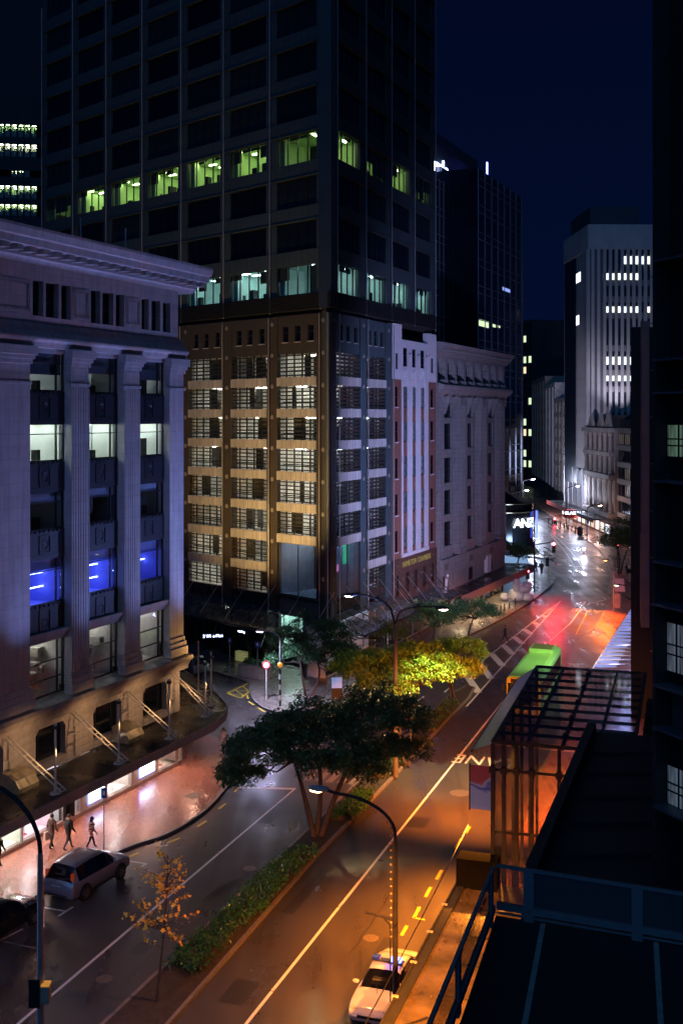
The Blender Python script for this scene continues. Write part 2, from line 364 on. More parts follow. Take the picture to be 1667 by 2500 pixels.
mark('stop_line', gp((584, 1922), (722, 1926)), .32, m_line)
for i in range(5):                                            # zebra crossing half hidden by the tree
    p = G(748 + i * 27, 1905 + i * 2.4); mark('zebra_stripe', [p, p + db * 2.4], .42, m_faint)
for i in range(2):
    p = Vector((-5.6 + i * .35, 73.2 + i * 1.35)); mark('zebra_stripe', [p, p + Vector((-2.0, .55))], .55, m_line)
for (u0, v0, u1, v1) in ((307, 2095, 339, 2082), (407, 2059, 439, 2046), (482, 2018, 504, 2004), (534, 1975, 551, 1962), (573, 1934, 582, 1922), (592, 1898, 597, 1887), (603, 1697, 606, 1706), (607, 1713, 620, 1721), (629, 1728, 647, 1738),
                         (980, 2284, 993, 2260), (1010, 2241, 1024, 2214), (1038, 2190, 1051, 2166), (1065, 2147, 1078, 2124), (1112, 2071, 1126, 2047), (1137, 2034, 1146, 2018)):
    mark('yellow_dash', gp((u0, v0), (u1, v1)), .15, m_yline)
mark('bay_mark', gp((1010, 2240), (1036, 2246)), .12, m_yline)
for a in (((105, 2215), (162, 2225)), ((143, 2237), (179, 2214)), ((307, 2101), (359, 2109)), ((345, 2116), (359, 2108)), ((0, 2296), (57, 2268))): mark('bay_mark', gp(*a), .11, m_line)
mark('bay_mark', gp((7, 2298), (90, 2316)), .08, m_faint)
q = [G(554.6, 1693), G(588, 1704), G(630, 1672.6), G(609, 1667)]
for i in range(4): mark('box_marking', [q[i], q[(i + 1) % 4]], .16, m_yline, .005)
zz = []
for i in range(7): zz.append(q[0].lerp(q[3], i / 6) if i % 2 == 0 else q[1].lerp(q[2], i / 6))
for i in range(6): mark('box_marking', [zz[i], zz[i + 1]], .11, m_yline, .0065)
# hatched traffic island
hl, hr, tip = G(1129, 1650), G(1157, 1704), G(1368, 1467)
mark('island_edge', [hl, tip], .15, m_line); mark('island_edge', [hr - Vector((.9, 2.6, 0)), hr, tip], .15, m_line)
for i in range(9):
    t = i / 9.6; mark('hatch_bar', [hl.lerp(tip, t + .02), hr.lerp(tip, t + .035)], .62, m_line, .006)
mark('lane_line', gp((1329, 1577), (1352, 1556), (1391, 1522), (1410, 1497), (1428, 1468)), .14, m_line)
mark('lane_line', gp((1434, 1490), (1405, 1549), (1424, 1546)), .1, m_yline)
mark('lane_line', gp((1456, 1469), (1474, 1465)), .2, m_line)
for (u, v) in ((1045, 1665), (1085, 1690), (1015, 1716)): p = G(u, v); mark('lane_dash', [p, p + Vector((.75, 2.0, 0))], .16, m_line)
mark('stop_line', gp((1305, 1463), (1440, 1461)), .22, m_faint); mark('crossing_line', gp((1352, 1404), (1490, 1404)), .2, m_line); mark('crossing_line', gp((1358, 1386), (1480, 1388)), .2, m_line)
c1 = smooth([(p.x, p.y) for p in gp((1424, 1391), (1405, 1362), (1381, 1334), (1350, 1306), (1312, 1283))]); mark('centre_line', c1, .16, m_line)
c2 = smooth([(p.x, p.y) for p in gp((1405, 1391), (1389, 1362), (1366, 1332), (1342, 1306), (1306, 1286))]); mark('centre_line', c2, .16, m_line)
for i in range(2, len(c1), 3): mark('hatch_bar', [c1[i], c2[i]], .35, m_line, .006)
def road_text(body, u, v, size, mat, rot, sx=1.0):
    p = G(u, v); text('road_lettering', body, mat, road, (p.x, p.y, .006), (0, 0, rot), size, 0, sx=sx)
TA = -ROADANG
road_text('BUS', 1450, 1474, 2.6, m_line, TA + math.pi, .82); road_text('LANE', 1442, 1491, 2.6, m_line, TA + math.pi, .72)
road_text('LANE', 1180, 1857, 2.6, m_line, TA + math.pi, .62)
road_text('BUSES', 1297, 1489, 2.0, m_faint, TA, .7); road_text('ONLY', 1321, 1474, 2.0, m_faint, TA, .7)
mh = G(1122, 1936); MB().lathe([(.0, .012), (.55, .012), (.6, 0)], (mh.x, mh.y, 0), 24).build('manhole_cover', M('worn_iron', (.30, .25, .2), .35, .6, var=.4, scale=9), road)
p0 = G(545, 2172); MB().quad(*[(p0.x + x, p0.y + y, .003) for x, y in ((-.9, -1.3), (-.35, -1.2), (.15, -.1), (.95, 1.3), (.55, 1.25), (-.3, .2))]).build('asphalt_patch', M('tar', (.008, .008, .009), .3), road)
gq = [G(446, 1949), G(470, 1958), G(499, 1947), G(476, 1939)]
gg = MB().quad(*[(p.x, p.y, .136) for p in gq]).build('pavement_grate', M('dark_grate', (.07, .05, .045), .5, .5), bpy.data.objects['pavement_left'])

m_patch = M('asphalt_repair', (.035, .032, .031), .42, var=.4, scale=8, bump=.4)
for (u, v, w, l_) in ((330, 2330, .7, 3.2), (700, 2230, .55, 5.0), (1010, 2020, 1.1, 1.6), (640, 2010, .9, 2.2), (880, 2400, .5, 4.0), (560, 2450, 1.0, 1.8), (1230, 1650, .9, 3.0)):
    p = G(u, v); mark('asphalt_patch', [p, p + dv * l_], w, m_patch, .0025)
m_crack = M('tar_seam', (.012, .012, .013), .35)
for k, (u, v, n_) in enumerate(((470, 2260, 12), (760, 2150, 14), (850, 2330, 11), (300, 2400, 9))):
    r_ = random.Random(k); p = G(u, v); pts = [p]
    for j in range(n_): p = p + dv * r_.uniform(.6, 1.1) + Vector((r_.uniform(-.12, .12), 0, 0)); pts.append(p)
    mark('tar_seam', pts, .035, m_crack, .0032)
for u, v in ((255, 2390), (610, 2120), (905, 2290)):
    mh = G(u, v); MB().lathe([(.0, .008), (.3, .008), (.33, 0)], (mh.x, mh.y, 0), 20).build('manhole_cover', MATS['worn_iron'], road)
# ------------------------------------------------------------------ pale stone corner building with shops (left)
m_stone = M('pale_stone', (.46, .44, .42), .75, var=.16, scale=1.2, bump=.25, bscale=30)
def joints(m, w, h, dark):                     # faint block joints and rain streaks on dressed stone
    n, l = m.node_tree.nodes, m.node_tree.links; p = n['Principled BSDF']; src = p.inputs['Base Color'].links[0].from_socket
    t = n.new('ShaderNodeTexCoord'); mp = n.new('ShaderNodeMapping'); mp.inputs['Rotation'].default_value = (math.radians(90), 0, 0); l.new(t.outputs['Object'], mp.inputs[0])
    bk = n.new('ShaderNodeTexBrick'); bk.inputs['Scale'].default_value = 1; bk.inputs['Brick Width'].default_value = w; bk.inputs['Row Height'].default_value = h; bk.inputs['Mortar Size'].default_value = .018
    bk.inputs['Color1'].default_value = (1, 1, 1, 1); bk.inputs['Color2'].default_value = (.93, .93, .93, 1); bk.inputs['Mortar'].default_value = (dark, dark, dark, 1); l.new(mp.outputs[0], bk.inputs['Vector'])
    st = n.new('ShaderNodeTexNoise'); st.inputs['Scale'].default_value = 1; ms = n.new('ShaderNodeMapping'); ms.inputs['Scale'].default_value = (3.5, 3.5, .22); l.new(t.outputs['Object'], ms.inputs[0]); l.new(ms.outputs[0], st.inputs['Vector']); st.inputs['Detail'].default_value = 5
    sr = n.new('ShaderNodeMapRange'); sr.inputs['From Min'].default_value = .35; sr.inputs['From Max'].default_value = .62; sr.inputs['To Min'].default_value = .80; sr.inputs['To Max'].default_value = 1; l.new(st.outputs['Fac'], sr.inputs['Value'])
    a = n.new('ShaderNodeMix'); a.data_type = 'RGBA'; a.blend_type = 'MULTIPLY'; a.inputs[0].default_value = 1; l.new(src, a.inputs[6]); l.new(bk.outputs['Color'], a.inputs[7])
    c = n.new('ShaderNodeMix'); c.data_type = 'RGBA'; c.blend_type = 'MULTIPLY'; c.inputs[0].default_value = 1; l.new(a.outputs[2], c.inputs[6]); l.new(sr.outputs[0], c.inputs[7]); l.new(c.outputs[2], p.inputs['Base Color'])
joints(m_stone, 1.3, .62, .80)
m_stone_d = M('weathered_stone', (.36, .33, .30), .8, var=.35, scale=2.2, bump=.3, bscale=22)
m_bronze = M('dark_bronze_panel', (.022, .026, .034), .5, .2, var=.35, scale=6, bump=.5, bscale=25)
m_wframe = M('black_steel_frame', (.02, .022, .026), .45, .3)
m_glass = GLASS('clear_glass', (.92, .96, .97), .07)
m_dglass = M('dark_glass', (.006, .009, .016), .06, 0, var=.3, scale=.7, spec=.6)
m_roofing = M('wet_bitumen', (.035, .034, .034), .32, var=.5, scale=1.3, rvar=.2, bump=.4)
m_officewall = M('office_wall', (.78, .80, .76), .8, var=.12, scale=.8)
m_bluewall = M('blue_room_wall', (.26, .29, .80), .7, var=.3, scale=.8)
m_darkstuff = M('dark_furniture', (.02, .022, .025), .6)
e_office = EM('office_strip_light', (.92, 1.0, .93), 17); e_blue = EM('blue_neon', (.25, .32, 1.0), 22)
e_shop = EM('shop_light', (1.0, .86, .84), 150); e_shopb = EM('shop_sign_white', (.80, .86, 1.0), 9); e_bluering = EM('sign_blue_edge', (.06, .10, 1.0), 7)
FD = Vector((.4070, .9134)); LBO = (-10.03 * 22 / 21 * .9547, 71.0)
LB = B('stone_office_building', 'pale stone corner building with fluted pilasters, heavy cornice and shops below its canopy', 'building', LBO, FD)
X0 = -30.0
pil = [(4, 76, 59), (161, 217, 174), (292, 341, 303), (403, 448.5, 415)]          # near return start, face end, face start (pixels)
PD = .38
def Lx(u, y=0): return LB.x(u, y)
bays = [(76, 161), (217, 292), (341, 403)]
rows = [(23.4, 25.5), (19.7, 21.7), (16.1, 18.1), (12.2, 14.6), (7.35, 10.25)]
px = []                                      # pilasters in metres: (x0, x1)
for (a, f1, f0) in pil: px.append((Lx(f0, -PD), Lx(f1, -PD)))
px[0] = (Lx(4, -PD) - .9, Lx(76, -PD) - .05)
bx = [(px[i][1], px[i + 1][0]) for i in range(3)]
sp_ = bx[0][0] - bx[1][0]
# continue the rhythm out of frame to the left
w0 = bx[1][1] - bx[1][0]; pw = px[1][1] - px[1][0]
bx.insert(0, (px[0][0] - w0, px[0][0])); px.insert(0, (px[0][0] - w0 - pw, px[0][0] - w0)); bx.insert(0, (px[0][0] - w0, px[0][0]))
XL = bx[0][0]
XR = px[-1][1]
sidev = Vector((.354, .935))                 # the side street wall, in facade coordinates
LB.box('attic_wall', m_stone, XL, XR, 0.9, 6, 25.7, 29.2)
LB.box('core_wall', M('core', (.03, .03, .035), .9), XL, XR - .6, 3.4, 6, 3.9, 25.6)
side = MB().prism([(XR - .02, .02), (XR - .02 + sidev.x * 26, .02 + sidev.y * 26), (XR - 3 + sidev.x * 26, sidev.y * 26), (XR - .6, .6)], 3.6, 29.6); side.build('side_wall', m_stone, LB.root)
# attic storey
for (z0, z1, y) in ((29.15, 30.0, 0.0), (26.9, 27.3, 0.0)): LB.box('attic_band', m_stone, XL, XR - .03, y, .95, z0, z1)
awin = [(77, 103), (109, 140), (147, 170), (219, 242), (247, 274), (280, 300), (343, 360), (367, 388), (395, 413)]
ax = [(Lx(a, .12), Lx(b, .12)) for a, b in awin]
ax = [(a - (bx[2][0] - bx[1][0]) - 0.0, b - (bx[2][0] - bx[1][0])) for a, b in ax[:3]] + ax
edges = [XL] + [e for w in ax for e in w] + [XR - .03]
for i in range(0, len(edges), 2):
    p_ = LB.box('attic_pier', m_stone, edges[i], edges[i + 1], .02, .92, 27.3, 29.15)
    if edges[i + 1] - edges[i] > 1.2 and i < len(edges) - 2:
        ww = edges[i + 1] - edges[i]
        for k in (0, 1):
            f = MB(); a, c = ww / 2 - .22 - k * .16, .78 - k * .12
            for s in (-1, 1): f.box(s * a - .05, s * a + .05, -.05, 0, -c, c); f.box(-a + .05, a - .05, -.045, 0, s * c - .05, s * c + .05)
            f.build('panel_moulding', m_stone_d if k else m_stone, p_, (0, -.45, 0))
for a, c in ax: LB.window(a, c, 27.3, 29.15, .35, m_wframe, m_dglass, (), (.45,), .05, .1)
# entablature under the attic and the big cornice above it
LB.root  # facade root
MB().profile([(1, 25.65), (-.42, 25.65), (-.48, 25.9), (-.62, 26.05), (-.62, 26.15), (-.3, 26.5), (-.1, 26.9), (1, 26.9)], XL, XR + .25).build('frieze_band', m_stone, LB.root)
MB().profile([(.9, 29.95), (-.12, 29.95), (-.25, 30.15), (-.45, 30.2), (-.45, 30.55), (-1.30, 30.6), (-1.35, 30.95), (-1.5, 31.0), (-1.62, 31.35), (-1.62, 31.5), (.9, 31.7)], XL, XR + 1.55).build('cornice', m_stone, LB.root)
k = XR + 1.1
while k > XL:
    LB.box('modillion', m_stone_d, k - .25, k + .25, -1.16, -.46, 30.32, 30.595); k -= 1.02
LB.box('parapet', m_roofing, XL, XR, .9, 6, 29.2, 31.4)
for u, v0, v1 in ((198, 531, 597), (307, 558, 612)): xx = Lx(u, 4); MB().tube([(xx, 4, 31.4), (xx, 4, LB.z(u, v0, 4))], .05).build('roof_pole', m_steel, LB.root)
# giant pilasters
for i, (a, c) in enumerate(px):
    last = i == len(px) - 1; flut = i not in (len(px) - 1, len(px) - 4)
    p_ = LB.box('pilaster', m_stone, a, c, -PD, 3.3 if last else .3, 8.0, 25.66)
    o = Vector(((a + c) / 2, (-PD + (3.3 if last else .3)) / 2, (8.0 + 25.66) / 2)); hw = (c - a) / 2; fy = -PD - o.y
    for j, (z0, z1, e) in enumerate(((25.2, 25.655, .32), (25.0, 25.2, .2), (24.75, 25.0, .1), (23.7, 23.85, .08))):
        pbox('capital', m_stone, p_, -hw - e * .8, hw + e * .8, fy - e, fy + .2, z0 - o.z, z1 - o.z)
    for j, (z0, z1, e) in enumerate(((7.2, 7.7, .22), (7.7, 8.0, .14), (8.0, 8.3, .07))):
        pbox('base_moulding', m_stone, p_, -hw - e * .8, hw + e * .8, fy - e, fy + .3, z0 - o.z, z1 - o.z)
    if flut:
        n = 7; f = MB()
        for j in range(n + 1):
            xx = -hw + 2 * hw * j / n
            f.box(max(-hw, xx - .055), min(hw, xx + .055), fy - .06, fy, 8.4 - o.z, 23.6 - o.z)
        f.build('flute', m_stone, p_)
        f = MB()
        for s in (-1, 1): f.box(s * (hw - .22) - .03, s * (hw - .22) + .03, fy - .03, fy, 23.95 - o.z, 24.65 - o.z)
        for zz in (23.95, 24.62): f.box(-hw + .2, hw - .2, fy - .028, fy, zz - o.z, zz + .05 - o.z)
        f.build('panel_moulding', m_stone, p_)
# bays: windows, dark spandrels and rooms behind
rs = random.Random(3)
for bi, (a, c) in enumerate(bx):
    LB.box('lintel', m_stone, a, c, .0, .5, 25.4, 25.655)
    zz = 25.4
    for ri, (z0, z1) in enumerate(rows):
        top = rows[ri - 1][0] if ri else 25.4
        if ri:
            s_ = LB.box('spandrel', m_bronze, a, c, .04, .3, z1, top)
            hh = (top - z1) / 2; hw = (c - a) / 2
            for (w_, h_, t_) in ((hw - .15, hh - .15, .03), (.42, hh - .3, .05)):
                f = MB()
                for s in (-1, 1): f.box(s * w_ - .04, s * w_ + .04, -t_, 0, -h_, h_); f.box(-w_, w_, -t_ + .003, 0, s * h_ - .04, s * h_ + .04)
                f.build('panel_moulding', m_bronze, s_, (0, -.13, 0))
            MB().lathe([(0, .05), (.2, .04), (.25, 0)], (0, 0, 0), 14, 'y').build('rosette', m_bronze, s_, (0, -.17, 0))
            for j in range(9): pbox('dentil', m_bronze, s_, -hw + .2 + j * (2 * hw - .4) / 8 - .06, -hw + .2 + j * (2 * hw - .4) / 8 + .06, -.2, -.13, hh - .13, hh - .02)
        if ri == 4:
            for (e, q0, q1) in ((.3, 10.6, 10.8), (.22, 10.45, 10.6), (.1, 10.25, 10.45)): LB.box('sub_cornice', m_stone, a, c, -e, .06, q0, q1)
        mz = (.72,) if ri < 4 else (.3, .62)
        if ri == 4: mx = (.12, .85)
        else: mx = (.12, .82)
        LB.window(a, c, z0, z1, .1, m_wframe, m_glass, mx, mz, .07, .12)
        fl = z0 - .15; ce = z1 + .05
        if ri == 0: LB.room(a, c, .4, 3.2, fl, ce, m_officewall, EM('attic_strip', (.85, .95, 1.0), 12), (1, 1), (1.1, .2), bi, m_darkstuff); LB.box('roller_blind', M('grey_blind', (.10, .12, .15), .8), a + .05, c - .05, .3, .33, z0 + (z1 - z0) * (.42 + .1 * (bi % 2)), z1)
        elif ri == 1: LB.room(a, c, .4, 3.2, fl, ce, m_officewall, e_office, (2, 2), (.9, .3), bi, m_darkstuff)
        elif ri == 2:
            LB.room(a, c, .4, 3.2, fl, ce, M('dim_wall', (.20, .21, .24), .8), EM('dim_strip', (.9, .95, 1), 8), (1, 1), (.5, .1), bi, m_darkstuff)
            LB.box('roller_blind', M('lavender_blind', (.40, .40, .50), .85), a + .05, c - .05, .3, .33, z0 + (z1 - z0) * .74, z1)
        elif ri == 3:
            r_ = LB.room(a, c, .4, 3.2, fl, ce, m_bluewall, EM('blue_lamp', (.16, .20, 1.0), 5.5), (1, 1), (.9, .3), bi)
            nn = 2 if bi != 4 else 1
            for k in range(nn):
                pts = [(a + (c - a) * t, 1.5, z0 + .35 + .75 * k + (.35 if bi == 4 else 0) + .32 * math.sin(min(1, max(0, (t - .25) / .5)) * math.pi / 2) * (1 if bi != 3 else .6)) for t in [i / 12 for i in range(13)]]
                MB().tube(pts, .028, 6).build('neon_tube', e_blue, r_)
            LB.box('frosted_film', M('blue_film', (.30, .30, .62), .7), a + .05, c - .05, .3, .32, z0 + (z1 - z0) * .74, z1)
        else:
            LB.room(a, c, .4, 3.2, fl, ce, M('showroom_wall', (.5, .48, .46), .8), EM('showroom_strip', (1, .93, .86), 32), (2, 1), (.5, .3), bi)
            if bi == 4:
                f = MB()
                for j in range(4): f.box(a + .4 + j * .55, a + .46 + j * .55, 1.2, 1.25, z0, z1 - .9)
                for j in range(3): f.box(a + .4, a + 2.1, 1.2, 1.25, z0 + .3 + j * .7, z0 + .36 + j * .7)
                f.build('shelf_unit', m_white, LB.root)
            else:
                f = MB()
                for j in range(14): 
                    q = rs.uniform(a + .3, c - .5); h = rs.uniform(z0 + .1, z1 - .9); f.box(q, q + rs.uniform(.1, .5), rs.uniform(.8, 2), 2.2, h, h + rs.uniform(.15, .5))
                f.build('stock_goods', M('pale_goods', (.45, .44, .42), .7, var=.8, scale=3), LB.root)
# string course above the rusticated mezzanine
MB().profile([(.5, 6.15), (-.32, 6.15), (-.38, 6.4), (-.62, 6.75), (-.7, 6.8), (-.7, 7.05), (.2, 7.2), (.5, 7.2)], XL, XR + .62).build('string_course', m_stone_d, LB.root)
mw = [(84, 157), (225, 293), (346, 404)]
mwx = [(Lx(a, .1), Lx(c, .1)) for a, c in mw]; mwx.insert(0, tuple(v - (mwx[1][0] - mwx[0][0]) for v in mwx[0]))
ed = [XL] + [e for w in mwx for e in w] + [XR + .15]
for i in range(0, len(ed), 2):
    z = 3.55; n = 0
    while z < 6.1:                                            # each rusticated stone course is its own block
        h = min(.42, 6.15 - z); LB.box('stone_block', m_stone_d, ed[i], ed[i + 1], .0, .7, z, z + h - .028); z += h
    LB.box('stone_backing', m_stone_d, ed[i], ed[i + 1], .03, .68, 3.5, 6.15)
for a, c in mwx:
    LB.box('window_sill', m_stone_d, a, c, -.06, .5, 3.55, 3.95)
    LB.window(a, c, 3.95, 5.75, .35, m_wframe, m_dglass, (.25, .8), (), .06, .1)
    MB().profile([(0, 5.75), (0, 6.15), (.5, 6.15), (.5, 5.75)], a, c).build('window_lintel', m_stone_d, LB.root)
    for s, xx in ((1, a), (-1, c)): MB().quad((xx, -.01, 5.75), (xx + s * .25, -.01, 5.75), (xx, -.01, 5.45)).quad((xx + s * .25, -.01, 5.75), (xx + s * .25, .34, 5.75), (xx, .34, 5.45), (xx, -.01, 5.45)).build('window_corbel', m_stone_d, LB.root)
# canopy over the pavement
cpoly = [(XL, -.01), (XL, -3.4), (-2.0, -3.4), (0.3, -2.85), (1.7, -2.2), (2.7, -1.4), (6.3, 2.1), (10, 6.6), (5, 8), (XR, -.01)]
canopy = MB().prism(cpoly, 3.1, 3.45).build('canopy', m_roofing, LB.root)
fas = cpoly[1:8]; L, Q = strip_mesh(fas, .0, .07); f = MB()
for i in range(len(L) - 1):
    f.quad((*Q[i], 3.02), (*Q[i + 1], 3.02), (*Q[i + 1], 3.52), (*Q[i], 3.52)); f.quad((*L[i], 3.52), (*Q[i], 3.52), (*Q[i + 1], 3.52), (*L[i + 1], 3.52)); f.quad((*L[i], 3.02), (*L[i + 1], 3.02), (*Q[i + 1], 3.02), (*Q[i], 3.02)); f.quad((*L[i], 3.02), (*L[i], 3.52), (*L[i + 1], 3.52), (*L[i + 1], 3.02))
f.build('fascia', M('fascia_metal', (.34, .30, .27), .45, .2, var=.3, scale=2), canopy)
soff = M('soffit', (.55, .52, .48), .7)
MB().prism([(XL, -.05), (XL, -3.3), (-2.1, -3.3), (1.5, -2.1), (2.5, -1.2), (0, -.05)], 3.06, 3.098).build('soffit', soff, canopy)
for xx in (-24.5, -21.3, -16.1, -10.8, -5.8, -.81):
    y0 = -2.1 if xx > -2 else -2.72
    f = MB()
    for s in (-.17, .17): f.tube([(xx - .45 + s, -.02, 6.05), (xx + .1 + s, y0 - .42, 3.62)], .035, 6)
    for t in (.35, .45, .55, .68, .88, .95): p_ = Vector((xx - .45, -.02, 6.05)).lerp(Vector((xx + .1, y0 - .42, 3.62)), t); f.tube([p_ + Vector((-.17, 0, 0)), p_ + Vector((.17, 0, 0))], .022, 5)
    f.tube([(xx - .07, y0 - .42, 3.62), (xx + .27, y0 - .42, 3.62)], .035, 6)
    f.build('stay_ladder', m_cream, canopy)
f = MB()
for s in (-.17, .17): f.tube([(XR - .1 + s, 1.0, 6.1), (1.9 + s, -.7, 3.6)], .035, 6)
f.build('stay_ladder', m_cream, canopy)
posts = [(-21.3, -2.72), (-16.1, -2.72), (-10.8, -2.72), (-5.8, -2.68), (-.81, -2.1), (1.76, -1.0), (4.39, 1.56)]
for xx, yy in posts:
    p_ = MB().tube([(0, 0, 0), (0, 0, 3.4)], [.06, .05], 8).build('flagpole', m_cream, canopy, (xx, yy, 3.45)); MB().lathe([(.0, 3.46), (.09, 3.45), (.09, 3.38), (.05, 3.36)], (0, 0, 0), 8).build('cap', m_cream, p_)
    MB().lathe([(.3, 0), (.26, .06), (.09, .1), (.07, .4)], (0, 0, 0), 8).build('base_plate', m_cream, p_)
for u, v in ((52, 1893), (316, 1779)):                        # metal cowls over the vents
    xx = Lx(u, -.7); f = MB(); pr = [(0, 0), (-1.15, 0), (-1.2, .25), (-.95, .62), (-.5, .85), (0, .9)]
    f.profile(pr, -.75, .75); f.build('vent_cowl', M('cowl_zinc', (.42, .38, .26), .45, .5, var=.4), canopy, (xx, -.03, 3.45))
q = random.Random(5); f = MB()
for i in range(420):                                          # leaf litter and moss on the canopy
    x, y = q.uniform(-20, 2.2), q.choice([q.uniform(-3.2, -.2), q.uniform(-.9, -.1), q.uniform(-3.3, -2.9)])
    if x > -.5 and y > -.6: continue
    a = q.uniform(0, 6.3); s = q.uniform(.03, .11); f.quad(*[(x + s * math.cos(a + k), y + s * math.sin(a + k), 3.453 + q.uniform(0, .03)) for k in (0, 1.5, 3.1, 4.6)])
lit = f.build('leaf_litter', M('dead_leaves', (.10, .10, .04), .8, var=.6, scale=3), canopy); lit['kind'] = 'stuff'
# shop fronts below the canopy
m_shopwall = M('shop_wall', (.85, .80, .78), .7, var=.1); m_pier = M('shop_pier', (.22, .15, .14), .5, var=.2)
def sx(u): return Lx(u, .0)
LB.box('shop_plinth', m_pier, XL, XR + .02, -.03, .35, .12, .32)
LB.box('shop_header', m_pier, XL, XR, .02, .4, 2.85, 3.1)
segs = [('win', -58, 56), ('win', 58, 128), ('win', 131, 157), ('door', 158, 182), ('win', 184, 199), ('wall', 199, 263), ('win', 264, 324), ('wall', 324, 386), ('win', 387, 446)]
cols = [(.9, 1, .86), (1, .82, .95), (.95, .98, 1), None, (.8, .85, 1), None, (1, .95, .9), None, (1, .93, .80)]
for i, (kd, u0, u1) in enumerate(segs):
    a, c = sx(u0), sx(u1)
    if kd == 'win':
        LB.window(a, c, .32, 2.85, .04, m_steel, m_glass, (), (), .05, .08, name='shop_window')
        wm = M('shop_wall_%d' % i, tuple(.82 * k for k in cols[i]), .7, var=.25, scale=.9)
        LB.room(a, c, .15, 1.9, .30, 2.86, wm, e_shop, (max(2, int((c - a) / 1.1)), 1), (.6, .32), i)
        r_ = random.Random(i * 3 + 1)
        if i in (0, 1, 2, 6, 8):
            for k in range(max(1, int((c - a) / 1.4))):
                xm = a + (c - a) * (k + .5 + r_.uniform(-.2, .2)) / max(1, int((c - a) / 1.4)); colr = r_.choice([(.5, .05, .05), (.02, .02, .025), (.7, .55, .15), (.1, .12, .35), (.6, .55, .5)])
                f = MB().tube([(0, 0, 0), (0, 0, .85)], .02, 6).tube([(0, 0, .85), (0, 0, 1.0), (0, 0, 1.25), (0, 0, 1.42), (0, 0, 1.5)], [.13, .11, .17, .15, .05], 8).lathe([(.16, 0), (.15, .03), (0, .03)], (0, 0, 0), 10)
                f.build('display_stand', M('display_%d_%d' % (i, k), colr, .7), LB.root, (xm, .7, .31))
    elif kd == 'wall':
        LB.box('shop_panel', M('shop_panel', (.36, .30, .29), .5, var=.15), a, c, .0, .3, .32, 2.86)
        m0 = a + (c - a) * .28; m1 = a + (c - a) * .82
        s_ = LB.box('light_box', e_shopb, m0, m1, -.10, -.02, .62, 1.15); pbox('back_glow', e_bluering, s_, -(m1 - m0) / 2 - .1, (m1 - m0) / 2 + .1, .05, .07, -.36, .36)
    else:
        LB.box('shop_door', m_dglass, a, c, .25, .3, .13, 2.86); LB.box('door_frame', m_wframe, a - .04, a + .06, .0, .35, .13, 2.86); LB.box('door_frame', m_wframe, c - .06, c + .04, .0, .35, .13, 2.86)
LB.box('shop_back', m_pier, XL, XR, 2.0, 2.3, .12, 3.6); LB.box('corner_pier', m_pier, XR - .35, XR, .0, 2.0, .5, 3.1)
# assumed canopy down-lights and flagpole floodlights; the corner and mezzanine spots are added fill
for xx in (-19, -15.5, -12, -8.5, -5, -1.5): pbox('downlight', EM('canopy_downlight', (1, .80, .66), 12), canopy, xx - .12, xx + .12, -1.72, -1.48, 3.03, 3.055)
for xx in (-17.5, -12, -6.5, -1.6): light('canopy_lamp', 'SPOT', (xx, -1.6, 2.95), 330, (1, .50, .34), canopy, .15, (xx, -2.0, 0), 150, .6)
for xx, yy in posts[:5]:
    fl = MB().box(-.12, .12, -.1, .1, -.07, .07).build('floodlight', m_dark, canopy, (xx, yy, 6.72))
    light('added_flood', 'SPOT', (xx, yy - .12, 6.9), 3200, (.24, .33, 1.0), canopy, .12, (xx + 1.2, -.6, 30), 62, 1.0)
light('corner_fill', 'SPOT', (1.3, -1.5, 6.7), 420, (1, .52, .16), canopy, .1, (XR - .6, -.3, 9.2), 100, 1.0)  # added warm fill for the orange foot of the corner pilaster
MB().box(-.1, .1, -.1, .1, -.07, .07).build('floodlight', m_dark, canopy, (1.5, -1.25, 6.6))  # housing added for the corner fill
for xx, yy in posts[:5]: light('mezzanine_fill', 'SPOT', (xx + .2, yy - .15, 5.6), 230, (1, .55, .26), canopy, .1, (xx, 0, 4.6), 130, .9)  # added warm fill on the mezzanine stone, without fixtures
# ------------------------------------------------------------------ office tower above a car park (centre)
m_conc = M('tower_concrete', (.055, .085, .098), .7, var=.25, scale=.6, bump=.2, bscale=12)
m_concb = M('brown_render', (.060, .050, .043), .75, var=.25, scale=.7, bump=.25, bscale=14)
m_panel = M('concrete_panel', (.56, .53, .50), .7, var=.4, scale=.9, bump=.2, stretch=(1, 1, .25))
m_granite = M('dark_granite', (.05, .042, .04), .3, var=.4, scale=3, rvar=.1)
m_slat = M('louvre_metal', (.05, .052, .055), .5, .4, var=.25, scale=4)
m_cpwall = M('car_park_wall', (.62, .62, .58), .8, var=.5, scale=.8)
m_greenwall = M('green_office_wall', (.50, .66, .34), .8, var=.3, scale=.5); m_tealwall = M('teal_office_wall', (.52, .70, .66), .8, var=.3, scale=.5)
e_green = EM('green_strip', (.86, 1, .52), 23.0); e_teal = EM('teal_strip', (.80, 1, .98), 25.0); e_cp = EM('car_park_tube', (.86, .92, .95), 55); e_cpw = EM('car_park_tube_warm', (.95, .95, .82), 60)
TO = (-.87, 93.3)
ed_l = Vector((.7099, -.7043)); ed_r = FD
TW = B('office_tower', 'tall dark office tower over a louvred car park, two office floors lit green and teal', 'building', TO, ed_r)
SIDES = []
def flatten_sides():
    for sd_, rt in SIDES:
        mt = sd_.matrix_basis.copy()
        for ch in list(sd_.children):
            mb = ch.matrix_basis.copy(); ch.parent = rt; ch.matrix_basis = mt @ mb
        bpy.data.objects.remove(sd_)
